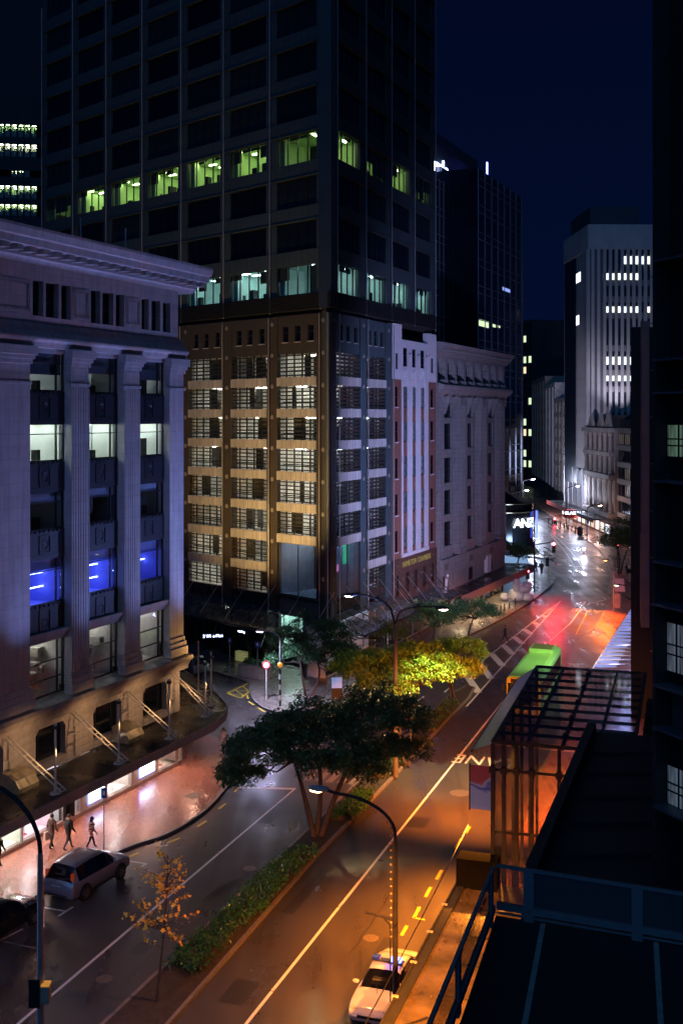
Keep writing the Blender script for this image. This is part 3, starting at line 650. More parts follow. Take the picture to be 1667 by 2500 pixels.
class Face(B):                                # a second facade that belongs to the same thing
    def __init__(s, o, d, root_b):
        s.o = Vector((o[0], o[1])); s.d = Vector(d).normalized(); s.n = Vector((-s.d.y, s.d.x)); s.ang = math.atan2(s.d.y, s.d.x)
        s.root = empty('facade_side', (0, 0, 0)); s.root.parent = root_b.root
        loc = Vector((o[0] - root_b.o.x, o[1] - root_b.o.y)); c, q = math.cos(-root_b.ang), math.sin(-root_b.ang)
        s.root.location = (loc.x * c - loc.y * q, loc.x * q + loc.y * c, 0); s.root.rotation_euler = (0, 0, s.ang - root_b.ang); SIDES.append((s.root, root_b.root))
NB = 7; BWL = 6.41; BWR = 6.25; FH = 3.76; ZB = 31.2
TL_ = Face((TO[0] - ed_l.x * (NB * BWL + 1.1), TO[1] - ed_l.y * (NB * BWL + 1.1)), ed_l, TW)
LW = NB * BWL + 1.1
# solid core so that no sky shows through
core = MB().prism([(6.2, 4.2), (26.2, 4.2), (30, 45), (23, 45)], 5, 70); core.build('core', M('tower_core', (.02, .022, .025), .9), TW.root)
def face(fb, x_start, nb, bw, ztop_floor, side):
    xs = [x_start + i * bw for i in range(nb + 1)]
    for k in range(10):
        z0 = 32.6 + FH * k; z1 = z0 + 2.5
        for i in range(nb):
            a, c = (xs[i] + .75, xs[i + 1] - .65) if side == 'l' else (xs[i] + .32, xs[i + 1] - 1.05)
            lit = k in (0, 3)
            vis = not (side == 'l' and i < 2 and k > 9)
            gv = random.Random(k * 17 + i * 5 + (side == 'r')).choice([m_dglass, m_dglass, M('dark_glass_b', (.012, .020, .030), .12, var=.5, scale=.5, spec=.6), M('dark_glass_c', (.022, .032, .042), .2, var=.5, scale=.4)]); fb.window(a, c, z0, z1, .12, m_wframe, m_glass if lit else gv, (.25, .5, .75), (), .06, .14)
            pm = fb.box('pier', m_conc, xs[i], a, .0, .5, z0, z1); pm = fb.box('pier', m_conc, c, xs[i + 1], .0, .5, z0, z1)
            if k < 9:
                h = FH - 2.5; sp = fb.box('spandrel', m_conc, xs[i] + .01, xs[i + 1] - .01, -.06, .5, z1, z1 + h)
                for j in range(1, 8): pbox('panel_joint', m_dark, sp, -bw / 2 + j * bw / 8 - .015, -bw / 2 + j * bw / 8 + .015, -.286, -.278, -h / 2 + .05, h / 2 - .05)
                if k: pbox('spandrel_lip', m_conc, sp, -bw / 2 + .02, bw / 2 - .02, -.36, -.28, -h / 2, -h / 2 + .08)
            if lit:
                dim = side == 'r' and i in (1, 3) and k == 3 or (side == 'l' and i == 0)
                wm, lm = ((m_greenwall, e_green) if k == 3 else (m_tealwall, e_teal))
                ft = None; yd = 3.4 if side == 'r' else 4.3
                if side == 'r' and i == 0: ft = [(.87, .6), (7.19, .6), (7.19, 3.4), (6.4, 5.55), (3.2, 6.75)]
                if not (side == 'l' and i == NB - 1): fb.room(xs[i] + .06, xs[i + 1] - .06, .6, yd, z0 - .1, z1 + .12, wm, lm, (1, 1) if dim else (2, 2 if side == 'r' else 3), (.9, .22), i + k * 10 + (50 if side == 'r' else 0), m_darkstuff if not ft else None, wm, ft, (0, 4) if ft else (0,))
                rr = random.Random(i * 7 + k + (3 if side == 'r' else 0))
                for j in range(4):
                    f_ = rr.choice([0, 0, 0, .12, .22, .45]) + (.45 if dim else 0)
                    if f_: fb.box('roller_blind', M('dark_blind', (.03, .045, .035), .9), a + (c - a) * j / 4 + .03, a + (c - a) * (j + 1) / 4 - .03, .4, .42, z1 - 2.5 * min(.8, f_), z1 - .05)
                pbox('column', wm, fb.root, xs[i] + .35, xs[i] + 1.0, .75, 1.3, z0, z1 + .1)
    for i, x in enumerate(xs):
        MB().tube([(x, -.16, ZB - .1), (x, -.16, 68)], .06, 6).build('downpipe', m_steel, fb.root)
    return xs
XSL = face(TL_, 0.0, NB, BWL, 10, 'l'); XSR = face(TW, 1.0, 4, BWR, 10, 'r')
# chamfered corner pier for the full height
MB().prism([(-.02, -.02), (1.0, -.02), (1.0, .5), (-.5, .9)], ZB, 69).build('corner_pier', m_conc, TW.root)
TL_.box('corner_pier', m_conc, XSL[-1], LW - .03, .02, .6, ZB, 69)
# ribbed band under the offices: each rib is a slat
for fb, x0, x1 in ((TL_, 0, LW + .2), (TW, -.1, 26.1)):
    fb.box('band_back', m_dark, x0, x1, -.1, .5, ZB, 32.58)
    for j in range(9): fb.box('rib', m_slat, x0, x1, -.26, -.1, ZB + .02 + j * .152, ZB + .10 + j * .152)
    fb.box('soffit_beam', m_dark, x0, x1 if fb is TW else x1 - .2, .35, .8, 30.85, ZB)
# car park storeys
def carpark(fb, xa, xb, n_pan, first, warm, base_z, tall=None, seed=0, side='l'):
    rr = random.Random(seed); P = 2.72
    # wall with small square windows on top
    z0, z1 = 27.55, 30.85
    ws = [xa + (xb - xa) * t for t in (.12, .43, .76)]; e = [xa - .55] + [q for w in ws for q in (w, w + .72)] + [xb + .55]
    for i in range(0, len(e), 2): fb.box('wall', m_concb if side == 'l' else m_conc, e[i], e[i + 1], .0, .45, z0, z1)
    for w in ws:
        fb.box('wall', m_concb if side == 'l' else m_conc, w, w + .72, .002, .45, z0, 28.55); fb.box('wall', m_concb if side == 'l' else m_conc, w, w + .72, .002, .45, 29.95, z1)
        fb.window(w, w + .72, 28.55, 29.95, .12, m_slat, m_dglass, (), (.6,), .06, .1); fb.box('sill', m_panel, w - .05, w + .77, -.08, .1, 28.48, 28.55)
    for k in range(n_pan + 1):
        top = 27.55 if k == 0 else 25.5 - P * (k - 1) - .75; bot = 25.5 - P * k
        if k < n_pan:
            p_ = fb.box('panel', m_panel, xa, xb, -.18, .25, bot - .75, bot)
            for j in range(1, 8): pbox('panel_joint', m_dark, p_, -(xb - xa) / 2 + j * (xb - xa) / 8 - .012, -(xb - xa) / 2 + j * (xb - xa) / 8 + .012, -.217, -.213, -.37, .37)
        else:
            bot = base_z
            if tall: continue
        # floor slab and interior behind the opening
        lmat = e_cpw if warm else e_cp
        ft = [(xa, .3), (xb, .3), (LW - 2.0, .4), (LW - 3.6, 4.6), (xa, 4.6)] if seed == 3 else None; dp = 1.3 if side == 'r' else 4.6
        r = fb.room(xa, xb if seed != 3 else LW - 3.6, .3, dp, bot - .7, top, m_cpwall, lmat, (1, rr.choice([1, 2, 2])) if side == 'l' else (1, 1), (1.3, .12) if side == 'l' else (.5, .12), seed * 20 + k, foot=ft)
        for j in range(2):
            q = rr.uniform(xa + .3, xb - 1.6); ww = rr.uniform(.5, 1.6); fb.box('inner_wall', M('cp_inner', (.10, .10, .095), .9), q, q + ww, (1.2 + j) if side == 'l' else .8 + j * .2, (1.3 + j) if side == 'l' else .85 + j * .2, bot, top - .02) if seed != 3 or q + ww < LW - 3.7 else None
        fb.box('railing', m_dark, xa, xb, .55, .6, bot + .55, bot + .62)
        nv = 5
        for j in range(nv + 1): q = xa + (xb - xa) * j / nv; fb.box('mullion', m_slat, q - .05, q + .05, .06, .16, bot, top)
        ns = 6
        for j in range(ns):
            z = bot + (top - bot) * (j + .5) / ns
            o = pbox('louvre_slat', m_slat, fb.root, xa + .02, xb - .02, -.075, .075, z - .012, z + .012); o.rotation_euler = (math.radians(-32 if side == 'l' else -48), 0, 0)
            if side == 'r': o.scale = (1, 1.45, 1)
cl = [(TL_.x(463), TL_.x(544.5)), (TL_.x(567), TL_.x(654)), (TL_.x(679), TL_.x(775))]
BZ = 6.6
carpark(TL_, *cl[0], 7, 0, True, BZ, None, 1); carpark(TL_, *cl[1], 7, 0, True, BZ, None, 2); carpark(TL_, *cl[2], 6, 0, True, 6.6, True, 3)
cr_ = [(TW.x(821), TW.x(877)), (TW.x(893), TW.x(939))]
carpark(TW, *cr_[0], 6, 0, False, BZ, True, 4, 'r'); carpark(TW, *cr_[1], 7, 0, False, BZ, None, 5, 'r')
# columns of the car park, with round bolt plates
m_bolt = M('bolt_plate', (.34, .31, .28), .5, .3)
def column(fb, a, c, mat, y=-.1):
    o = fb.box('column', mat, a, c, y, .6, 5.0, 30.84)
    for k in range(9):
        z = 30.2 - k * 2.72; MB().lathe([(.0, -.05), (.17, -.05), (.2, 0)], (0, 0, 0), 12, 'y').build('bolt_plate', m_bolt, o, (0, -.36, z - 17.92))
cols_l = [(0, cl[0][0]), (cl[0][1], cl[1][0]), (cl[1][1], cl[2][0]), (cl[2][1], LW - .04)]
for a, c in cols_l[1:]: column(TL_, a, c, m_concb)
column(TL_, cl[0][0] - 1.0, cl[0][0], m_concb)
column(TW, .0, cr_[0][0], m_conc, -.02); column(TW, cr_[0][1], cr_[1][0], m_conc); column(TW, cr_[1][1], TW.x(954), m_conc)
for x in XSL[4:] + [LW - .1]: MB().tube([(x, -.3, 4.6), (x, -.3, 30.8)], .05, 6).build('downpipe', m_steel, TL_.root)
for x in XSR[:3]: MB().tube([(x + .1, -.3, 4.6), (x + .1, -.3, 30.8)], .05, 6).build('downpipe', m_steel, TW.root)
TL_.box('blank_wall', m_concb, 0, cl[0][0] - 1.0, .0, .5, 5, 30.84)
# tall corner glazing with ribbed glass
m_ribglass = GLASS('ribbed_glass', (.80, .88, .95), .18, .12, .10)
for fb, (a, c), wm in ((TL_, cl[2], m_tealwall), (TW, cr_[0], m_tealwall)):
    ft = [(a, .4), (c, .4), (LW - 2.0, .5), (LW - 3.6, 4.8), (a, 4.8)] if fb is TL_ else None
    r_ = fb.room(a, c if fb is TW else LW - 3.6, .4, 4.8 if fb is TL_ else 1.3, BZ - .05, 11.1, M('lobby_wall', (.38, .44, .52), .8, var=.4, scale=.5), EM('lobby_spot', (.75, .9, 1), 40), (2, 3 if fb is TL_ else 1), (.35, .2), 3, foot=ft)
    fb.window(a, c, BZ, 11.15, .05, m_wframe, m_ribglass, (.5,), (), .07, .1)
    n = 34
    for j in range(1, n): fb.box('glass_rib', m_ribglass, a + (c - a) * j / n - .02, a + (c - a) * j / n + .02, .0, .05, BZ + .08, 11.05)
    fb.box('glazing_ledge', m_dark, a - .1, c + .1, -.15, .2, BZ - .15, BZ - .01)
s_ = TW.box('green_screen', EM('green_screen', (.08, .9, .35), 1.3), TW.x(838, 1.2), TW.x(853, 1.2), 1.2, 1.25, 9.1, 10.9)
TW.box('pink_screen', EM('pink_screen', (1, .25, .5), 2.0), TW.x(822, 1.2), TW.x(827, 1.2), 1.2, 1.25, 8.6, 9.2)
# granite base and street level
for fb, a, c in ((TL_, cl[0][0] - 3.5, LW - .02), (TW, 0.02, TW.x(954))):
    fb.box('granite_base', m_granite, a, c, .0, .4, 5.2, BZ - .16) if fb is TL_ else fb.box('granite_base', m_granite, a, c, .02, .4, 5.6, BZ - .16)
TL_.box('shopfront_void', m_granite, cl[0][0] - 3.5, cl[2][0] - 1.2, 1.2, 1.5, .1, 5.2)
for u in (452, 500, 545, 560, 610, 650): xx = TL_.x(u, .3); TL_.box('shop_pier', m_granite, xx - .25, xx + .25, .2, 1.25, .1, 5.2)
# left shop with pale door, green crates and the lit lobby
r_ = TL_.room(TL_.x(566, .8), TL_.x(602, .8), .85, 3.5, .13, 4.2, M('kiosk_wall', (.62, .66, .46), .8), EM('kiosk_light', (.95, 1, .75), 30), (1, 2), (.3, .2), 8)
TL_.window(TL_.x(484, .8), TL_.x(560, .8), .6, 3.6, .8, m_wframe, m_dglass, (.3, .65), (), .07, .1, name='shop_window')
ea = TL_.x(655, .8)
r_ = TL_.room(ea, LW - 4.6, .9, 5.0, .13, 4.9, M('entrance_wall', (.55, .75, .66), .8), EM('entrance_light', (.80, 1, .90), 60), (3, 3), (.5, .3), 9, foot=[(ea, .9), (LW - 3.1, .9), (LW - 4.6, 5.0), (ea, 5.0)])
TL_.window(TL_.x(655, .8), TL_.x(780, .8), .14, 4.7, .8, m_steel, m_glass, (.3, .6), (.6,), .08, .1, name='entrance_glazing')
TL_.box('ribbed_fascia', M('ribbed_fascia', (.14, .135, .14), .5, .3), TL_.x(684, -.2), TL_.x(776, -.2), -.25, .2, 4.95, 6.3)
TW.box('shopfront_void', m_granite, 0, TW.x(954), 2.4, 2.6, .1, 5.6)
r_ = TW.room(.3, TW.x(945, .6), .7, 2.35, .13, 4.4, M('shop_wall_tower', (.7, .75, .85), .8), EM('tower_shop_light', (.86, .92, 1), 30), (6, 1), (.6, .25), 10)
TW.window(.3, TW.x(945, .5), .14, 4.3, .6, m_steel, m_glass, (.2, .4, .6, .8), (.7,), .08, .1, name='shop_window')
# glass canopy on steel ribs around the corner
m_canglass = GLASS('wet_canopy_glass', (.80, .84, .86), .22, .1, .14)
def gcanopy(fb, x0, x1, depth, zi, zo, n):
    g = MB().quad((x0, -.02, zi), (x0, -depth, zo), (x1, -depth, zo), (x1, -.02, zi)).build('glass_canopy', m_canglass, fb.root)
    for i in range(n + 1):
        x = x0 + (x1 - x0) * i / n; MB().tube([(x, 0, zi - .06), (x, -depth, zo - .06)], .045, 6).build('canopy_rib', m_slat, g)
        if i % 2 == 0: MB().tube([(x, 0, zi + 2.2), (x, -depth * .85, zo + .25)], .02, 5).build('tie_rod', m_steel, g)
    MB().tube([(x0, -depth, zo), (x1, -depth, zo)], .11, 8).build('edge_beam', m_slat, g)
gcanopy(TL_, TL_.x(448, 0) - 1, LW + .4, 3.4, 5.3, 4.05, 12); gcanopy(TW, -.3, TW.x(954), 3.2, 5.3, 4.1, 8)
for u, v, y in ((548, 1543, -3.3), (666, 1566, -3.3)): xx = TL_.x(u, y); MB().tube([(xx - 1.9, y + 1.0, 4.0), (xx, y - 1.4, 3.0)], .08, 8).build('canopy_outrigger', m_slat, TL_.root)
# hanging fascia signs under the canopy
def shop_sign(name, body, label, loc, rz, w, h, board, ink, size):
    o = empty(name, loc, rz); tag(o, label, 'sign')
    MB().box(-w / 2, w / 2, -.06, .06, -h / 2, h / 2).build('board', board, o); text('lettering', body, ink, o, (0, -.065, -.02), (math.radians(90), 0, 0), size, .004); return o
m_navy = M('navy_sign', (.01, .018, .10), .4); e_sign = EM('sign_letters', (.62, .72, 1), 7)
p = G(520, 1552, 2.9); shop_sign('shop_sign', '3 Wise Men', 'dark blue lit shop sign reading 3 Wise Men under the tower canopy', p, math.radians(14), 1.75, .42, m_navy, e_sign, .36)
p = G(590, 1541, 3.3); shop_sign('shop_sign', 'retailing', 'small blue-lit lettering strip over the dark tower shopfront beside the kiosk', p, math.radians(-38), 1.0, .25, m_navy, e_sign, .26)
# ------------------------------------------------------------------ brick and white chambers building
m_brick = None
def brickmat(name, c1, c2, mort, w=.24, h=.08):
    m = M(name, c1, .8, var=.2); n, l = m.node_tree.nodes, m.node_tree.links; p = n['Principled BSDF']
    t = n.new('ShaderNodeTexCoord'); mp = n.new('ShaderNodeMapping'); mp.inputs['Rotation'].default_value = (math.radians(90), 0, 0); l.new(t.outputs['Object'], mp.inputs[0])
    bk = n.new('ShaderNodeTexBrick'); bk.inputs['Scale'].default_value = 1; bk.inputs['Brick Width'].default_value = w; bk.inputs['Row Height'].default_value = h; bk.inputs['Mortar Size'].default_value = .012
    bk.inputs['Color1'].default_value = (*c1, 1); bk.inputs['Color2'].default_value = (*c2, 1); bk.inputs['Mortar'].default_value = (*mort, 1)
    l.new(mp.outputs[0], bk.inputs['Vector']); l.new(bk.outputs['Color'], p.inputs['Base Color']); return m
m_brick = brickmat('red_brick', (.30, .10, .065), (.22, .07, .05), (.20, .13, .11))
m_whitewash = M('white_stucco', (.70, .66, .70), .7, var=.12, scale=1.5, bump=.2)
m_brgran = M('brown_granite', (.16, .085, .065), .22, var=.35, scale=6, rvar=.08)
m_curtain = M('grey_curtain', (.09, .09, .11), .8, var=.5, scale=4, stretch=(6, 1, 1))
HC = B('chambers_building', 'narrow red brick and white stuccoed building lettered HAMILTON CHAMBERS beside the tower', 'building', (TO[0], TO[1]), FD)
h0, h1 = HC.x(955.5), HC.x(1063.5)
def hx(px_): return HC.x(900 + .3147 * px_)
def hz(px_, py, y=0): return HC.z(900 + .3147 * px_, 760 + .3147 * py, y)
HC.box('core', M('chambers_core', (.03, .03, .03), .9), h0, h1, .6, 14, .1, 30)
cw = [(265, 298), (335, 363), (400, 430)]; sw = [(203, 225), (478, 500)]
crow = [(295, 465), (590, 750), (855, 1010), (1120, 1280), (1390, 1550), (1655, 1820)]; srow = [(325, 450), (583, 742), (853, 1015), (1140, 1300), (1420, 1585), (1705, 1870)]
CZ = [(hz(349, b), hz(349, a)) for a, b in crow]; SZ = [(hz(214, b), hz(214, a)) for a, b in srow]
CXs = [(hx(a), hx(b)) for a, b in cw]; SXs = [(hx(a), hx(b)) for a, b in sw]
ZW = 25.7; ZP = 8.8
xl, xr_ = hx(252), hx(458)                       # central white bay
def wall_holes(bb, name, mat, x0, x1, z0, z1, cols, rws, y0, y1):
    xs = [x0] + [e for c in cols for e in c] + [x1]
    for i in range(0, len(xs), 2): bb.box(name, mat, xs[i], xs[i + 1], y0, y1, z0, z1)
    zz = sorted(rws); 
    for c in cols:
        zs = [z0] + [e for r in zz for e in r] + [z1]
        for i in range(0, len(zs), 2):
            if zs[i + 1] - zs[i] > .01: bb.box(name, mat, c[0], c[1], y0 + .02, y1, zs[i], zs[i + 1])
for (a, c, s) in ((h0, xl, SXs[0]), (xr_, h1, SXs[1])):
    wall_holes(HC, 'brick_pier', m_brick, a, c, ZP - .4, ZW, [s], SZ[1:], .0, .5)
    wall_holes(HC, 'white_wall', m_whitewash, a, c, ZW, 30.9 if a == h0 else 30.7, [s], SZ[:1], -.06, .55)
    for z in SZ: HC.window(s[0], s[1], z[0], z[1], .045, m_wframe, m_dglass, (), (.5,), .05, .06); HC.box('window_sill', m_whitewash, s[0] - .06, s[1] + .06, -.09, .1, z[0] - .1, z[0])
wall_holes(HC, 'white_wall', m_whitewash, xl, xr_, ZW, 29.6, CXs, CZ[:1], -.02, .5)
for i in range(3):
    a, c = CXs[i]; 
    for k, z in enumerate(CZ): 
        HC.window(a, c, z[0], z[1], .035, m_wframe, m_dglass if k == 0 else m_glass, (), (.33, .66), .06, .06)
        if k: HC.box('curtain', m_curtain, a + .05, c - .05, .3, .32, z[0], z[1])
    zs = [ZP] + [e for r in sorted(CZ[1:]) for e in r] + [ZW]
    for k in range(0, len(zs), 2): HC.box('brick_spandrel', m_brick if k < len(zs) - 2 else m_whitewash, a, c, .02, .55, zs[k], zs[k + 1])
ws_ = [xl] + [e for c in CXs for e in c] + [xr_]
for i in range(0, 8, 2): HC.box('white_pilaster', m_whitewash, ws_[i] + .02, ws_[i + 1] - .02, -.07, .4, ZP, ZW + (.0 if i in (0, 6) else .01))
HC.box('pilaster_foot', m_whitewash, xl, xr_, -.14, .3, ZP - .35, ZP)
for i in range(3):                              # ornament blocks and little flag brackets
    o = HC.box('ornament_panel', m_whitewash, CXs[i][0] - .05, CXs[i][1] + .05, -.12, .1, 26.0, 27.0)
    for r_ in (.3, .18): MB().lathe([(r_ - .05, 0), (r_ - .03, -.04), (r_ + .03, -.04), (r_ + .05, 0)], (0, -.11, 0), 12, 'y').build('scroll', m_whitewash, o)
    xx = CXs[i][1] + .35; MB().tube([(xx, -.05, 28.2), (xx + .15, -.5, 28.5)], .03, 5).tube([(xx - .1, -.1, 28.4), (xx + .3, -.12, 28.3)], .03, 5).build('bracket', m_dark, HC.root)
HC.box('parapet_block', m_whitewash, h0, hx(250), -.1, .6, 30.9, 31.0)
# granite ground storeys
gw = [(203, 225), (275, 305), (340, 372), (408, 437), (475, 498)]; gx = [(hx(a), hx(c)) for a, c in gw]
wall_holes(HC, 'granite_facing', m_brgran, h0, h1, 4.1, ZP - .36, gx, [(4.9, 6.9)], -.12, .4)
for a, c in gx: HC.window(a, c, 4.9, 6.9, -.07, m_wframe, m_glass, (), (.3,), .05, .08); HC.box('curtain', m_curtain, a, c, .3, .33, 4.9, 6.9)
m_gold = M('gilt_letters', (.75, .62, .18), .35, .6, emit=(.75, .62, .15), estr=.10)  # gilt colour plus a faint glow of its own
text('lettering', 'HAMILTON  CHAMBERS', m_gold, HC.root, ((xl + xr_) / 2 + .2, -.15, 7.75), (math.radians(90), 0, 0), .78, .02, sx=.98)
for u in (hx(285), hx(345)): MB().lathe([(0, 0), (.42, 0)], (u + .3, -.16, 8.35), 12, 'y').build('emblem', M('green_emblem', (.25, .5, .12), .5, emit=(.3, .6, .1), estr=.4), HC.root).scale = (1, 1, .45)
HC.box('shop_back', m_granite, h0, h1, 1.2, 1.4, .1, 4.1)
r_ = HC.room(h0 + .3, h1 - .2, .4, 1.15, .13, 3.6, M('chambers_shop', (.8, .78, .72), .8), EM('chambers_light', (1, .95, .85), 12), (5, 1), (.5, .2), 21); HC.window(h0 + .3, h1 - .2, .3, 3.5, .2, m_steel, m_glass, (.25, .5, .75), (), .06, .1, name='shop_window')
gcanopy(HC, h0, h1, 2.8, 4.3, 3.6, 6)
for k in range(4): xx = h0 + 1 + k * 3.2; MB().tube([(xx, -.1, 6.3), (xx + .4, -2.5, 3.75)], .05, 6).build('canopy_stay', m_dark, HC.root)
# ------------------------------------------------------------------ heritage stone building with giant order
m_hstone = M('grey_limestone', (.34, .31, .30), .8, var=.22, scale=1.4, bump=.3, bscale=16); joints(m_hstone, 1.1, .5, .6)
HB = B('heritage_stone_building', 'grey stone heritage building with giant pilasters, arched attic and dark verandah', 'building', (TO[0], TO[1]), FD)
g0, g1 = HB.x(1065), HB.x(1230)
HB.box('core', M('heritage_core', (.02, .022, .026), .9), g0, g1, 1.4, 14, .1, 29.4)
MB().profile([(1.2, 28.6), (-.1, 28.6), (-.2, 28.9), (-.5, 29.0), (-.55, 29.3), (-.95, 29.5), (-1.05, 29.9), (1.2, 30.3)], g0, g1 + 1.2).build('cornice', m_hstone, HB.root)
k = g0 + .4
while k < g1 + .9: HB.box('modillion', m_hstone, k - .15, k + .15, -.85, -.5, 29.12, 29.3); k += .62
MB().profile([(1.2, 24.3), (.0, 24.3), (-.15, 24.6), (-.5, 24.9), (-.85, 25.2), (-.85, 25.5), (-.2, 25.7), (1.2, 25.7)], g0, g1 + 1.0).build('entablature', m_hstone, HB.root)
W_ = g1 - g0; arcs = 8
for i in range(arcs + 1):
    xx = g0 + W_ * i / arcs; HB.box('attic_pier', m_hstone, max(g0, xx - .38), min(g1, xx + .38), .0, 1.3, 25.7, 28.6)
    if i < arcs:
        w_ = W_ / arcs; cx_ = xx + w_ / 2; rad = w_ / 2 - .38; f = MB(); n = 10
        pts = [(cx_ - rad * math.cos(math.pi * j / n), 27.3 + rad * math.sin(math.pi * j / n)) for j in range(n + 1)]
        for j in range(n): f.quad((pts[j][0], .06, pts[j][1]), (pts[j + 1][0], .06, pts[j + 1][1]), (pts[j + 1][0], .06, 28.62), (pts[j][0], .06, 28.62)); f.quad((pts[j][0], .06, pts[j][1]), (pts[j][0], .7, pts[j][1]), (pts[j + 1][0], .7, pts[j + 1][1]), (pts[j + 1][0], .06, pts[j + 1][1]))
        f.build('arch', m_hstone, HB.root); HB.window(xx + .38, xx + w_ - .38, 25.7, 28.55, .7, m_wframe, m_dglass, (.5,), (.5,), .05, .08)
        HB.box('balcony_block', m_hstone, cx_ - .7, cx_ + .7, -.5, .3, 25.72, 26.05)
def ux(px_): return HB.x(900 + .3147 * px_)
wallx = [(548, 648, 585, 640), (745, 822, 765, 803), (905, 972, 925, 960)]
colx = [(692, 742), (864, 904), (1012, 1046)]
rz = [(22.0, 23.6), (18.6, 21.4), (15.0, 17.7), (11.6, 14.2), (8.2, 10.8)]
for a, c, wa, wc in wallx:
    a, c, wa, wc = ux(a), ux(c), ux(wa), ux(wc); wc = min(wc, c - .25)
    wall_holes(HB, 'wall_bay', m_hstone, a, c, 6.9, 24.3, [(wa, wc)], rz, .0, 1.3)
    for z in rz: HB.window(wa, wc, z[0], z[1], .16, m_wframe, m_dglass, (.5,), (.55,), .06, .1); HB.box('window_sill', m_hstone, wa - .1, wc + .1, -.12, .3, z[0] - .16, z[0])
    for q in (wa - .1, wc + .1): MB().profile([(0, 22.4), (-.1, 22.4), (-.7, 24.0), (-.7, 24.28), (0, 24.28)], q - .16, q + .16).build('corbel', m_hstone, HB.root)
for a, c in colx:
    a, c = ux(a), ux(c); f = MB(); f.box(a, c, -.1, .9, 6.9, 24.3)
    for j in range(6): xx = a + (c - a) * (j + .5) / 6; f.box(xx - .07, xx + .07, -.17, -.1, 7.4, 23.4)
    f.build('pilaster', m_hstone, HB.root); HB.box('capital', m_hstone, a - .12, c + .12, -.3, .5, 23.4, 24.28); HB.box('pilaster_base', m_hstone, a - .1, c + .1, -.28, .5, 6.9, 7.4)
for a, c in ((648, 692), (822, 864), (974, 1012)):
    a, c = ux(a), ux(c); 
    for z in rz: HB.window(a, c, z[0], z[1], 1.0, m_wframe, m_dglass, (.5,), (.5,), .06, .1)
    zs = [6.9] + [e for r in sorted(rz) for e in r] + [24.3]
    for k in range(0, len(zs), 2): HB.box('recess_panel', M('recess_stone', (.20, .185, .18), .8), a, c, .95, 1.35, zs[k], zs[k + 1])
s_ = ux(826), ux(858); HB.box('lit_blind', EM('lit_blind', (.8, .75, .78), .12), s_[0], s_[1], .9, .93, 18.7, 21.3)
for i, (a, c) in enumerate(((548, 745), (745, 905), (905, 1046))):
    a, c = ux(a), ux(c); HB.box('plinth', m_hstone, a, c - .15, -.35, 1.3, 5.2, 6.88); HB.box('plinth', m_hstone, a, c, -.12, 1.3, 3.3, 5.2)
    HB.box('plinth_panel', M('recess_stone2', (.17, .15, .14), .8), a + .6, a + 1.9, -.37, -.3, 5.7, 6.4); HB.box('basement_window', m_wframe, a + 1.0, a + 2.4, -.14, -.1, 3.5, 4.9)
HB.box('air_conditioner', m_white, ux(885), ux(915), -.55, -.15, 3.6, 5.6)
MB().tube([(ux(560), -.5, 3.4), (ux(560), -.6, 5.0), (ux(560) - .5, -.9, 5.3)], .16, 8).build('vent_pipe', m_white, HB.root)
ver = MB().prism([(g0 + .2, -.02), (g0 + .2, -2.6), (g1 + 1.5, -3.4), (g1 + 3, -2.2), (g1 + 2, -.02)], 3.0, 3.3).build('verandah', m_roofing, HB.root)
L, Q = strip_mesh([(g0 + .2, -2.6), (g1 + 1.5, -3.4), (g1 + 3, -2.2), (g1 + 2, 1.5)], 0, .06); f = MB()
for i in range(3): f.quad((*Q[i], 2.55), (*Q[i + 1], 2.55), (*Q[i + 1], 3.36), (*Q[i], 3.36)); f.quad((*L[i], 3.36), (*Q[i], 3.36), (*Q[i + 1], 3.36), (*L[i + 1], 3.36))
f.build('fascia', M('verandah_fascia', (.24, .19, .17), .5, var=.2), ver)
HB.box('shop_back', m_granite, g0, g1, 1.3, 1.5, .1, 3.3)
for i in range(6):
    a = g0 + .4 + i * (W_ - .8) / 6; c = a + (W_ - .8) / 6 - .5
    HB.room(a, c, .1, 1.25, .13, 2.9, M('hb_shop_%d' % (i % 3), [(.85, .78, .5), (.8, .8, .85), (.85, .7, .5)][i % 3], .8, var=.4), EM('hb_light', (1, .86, .62), 12), (3, 1), (.4, .2), 40 + i)
    HB.window(a, c, .3, 2.8, .02, m_wframe, m_glass, (.5,), (), .06, .08, name='shop_window'); HB.box('shop_pier', m_brgran, c, c + .5, .0, .4, .1, 3.0)
for k in range(4): xx = g0 + 3 + k * 6; light('verandah_lamp', 'SPOT', (xx, -1.6, 2.9), 420, (1, .74, .42), ver, .15, (xx, -2.2, 0), 150, .5)
p = HB.w(g1 - 5.5, -2.9, 2.7); shop_sign('shop_sign', 'ZIAM', 'small blue lit shop sign under the heritage building verandah', p, HB.ang, 1.6, .6, m_navy, e_sign, .45)
p = HB.w(g1 - .5, -3.35, 3.0); shop_sign('shop_sign', 'LUGGO', 'dark fascia sign with pale lettering at the verandah end', p, HB.ang, 2.2, .5, m_black, M('pale_ink', (.5, .5, .5), .5), .42)
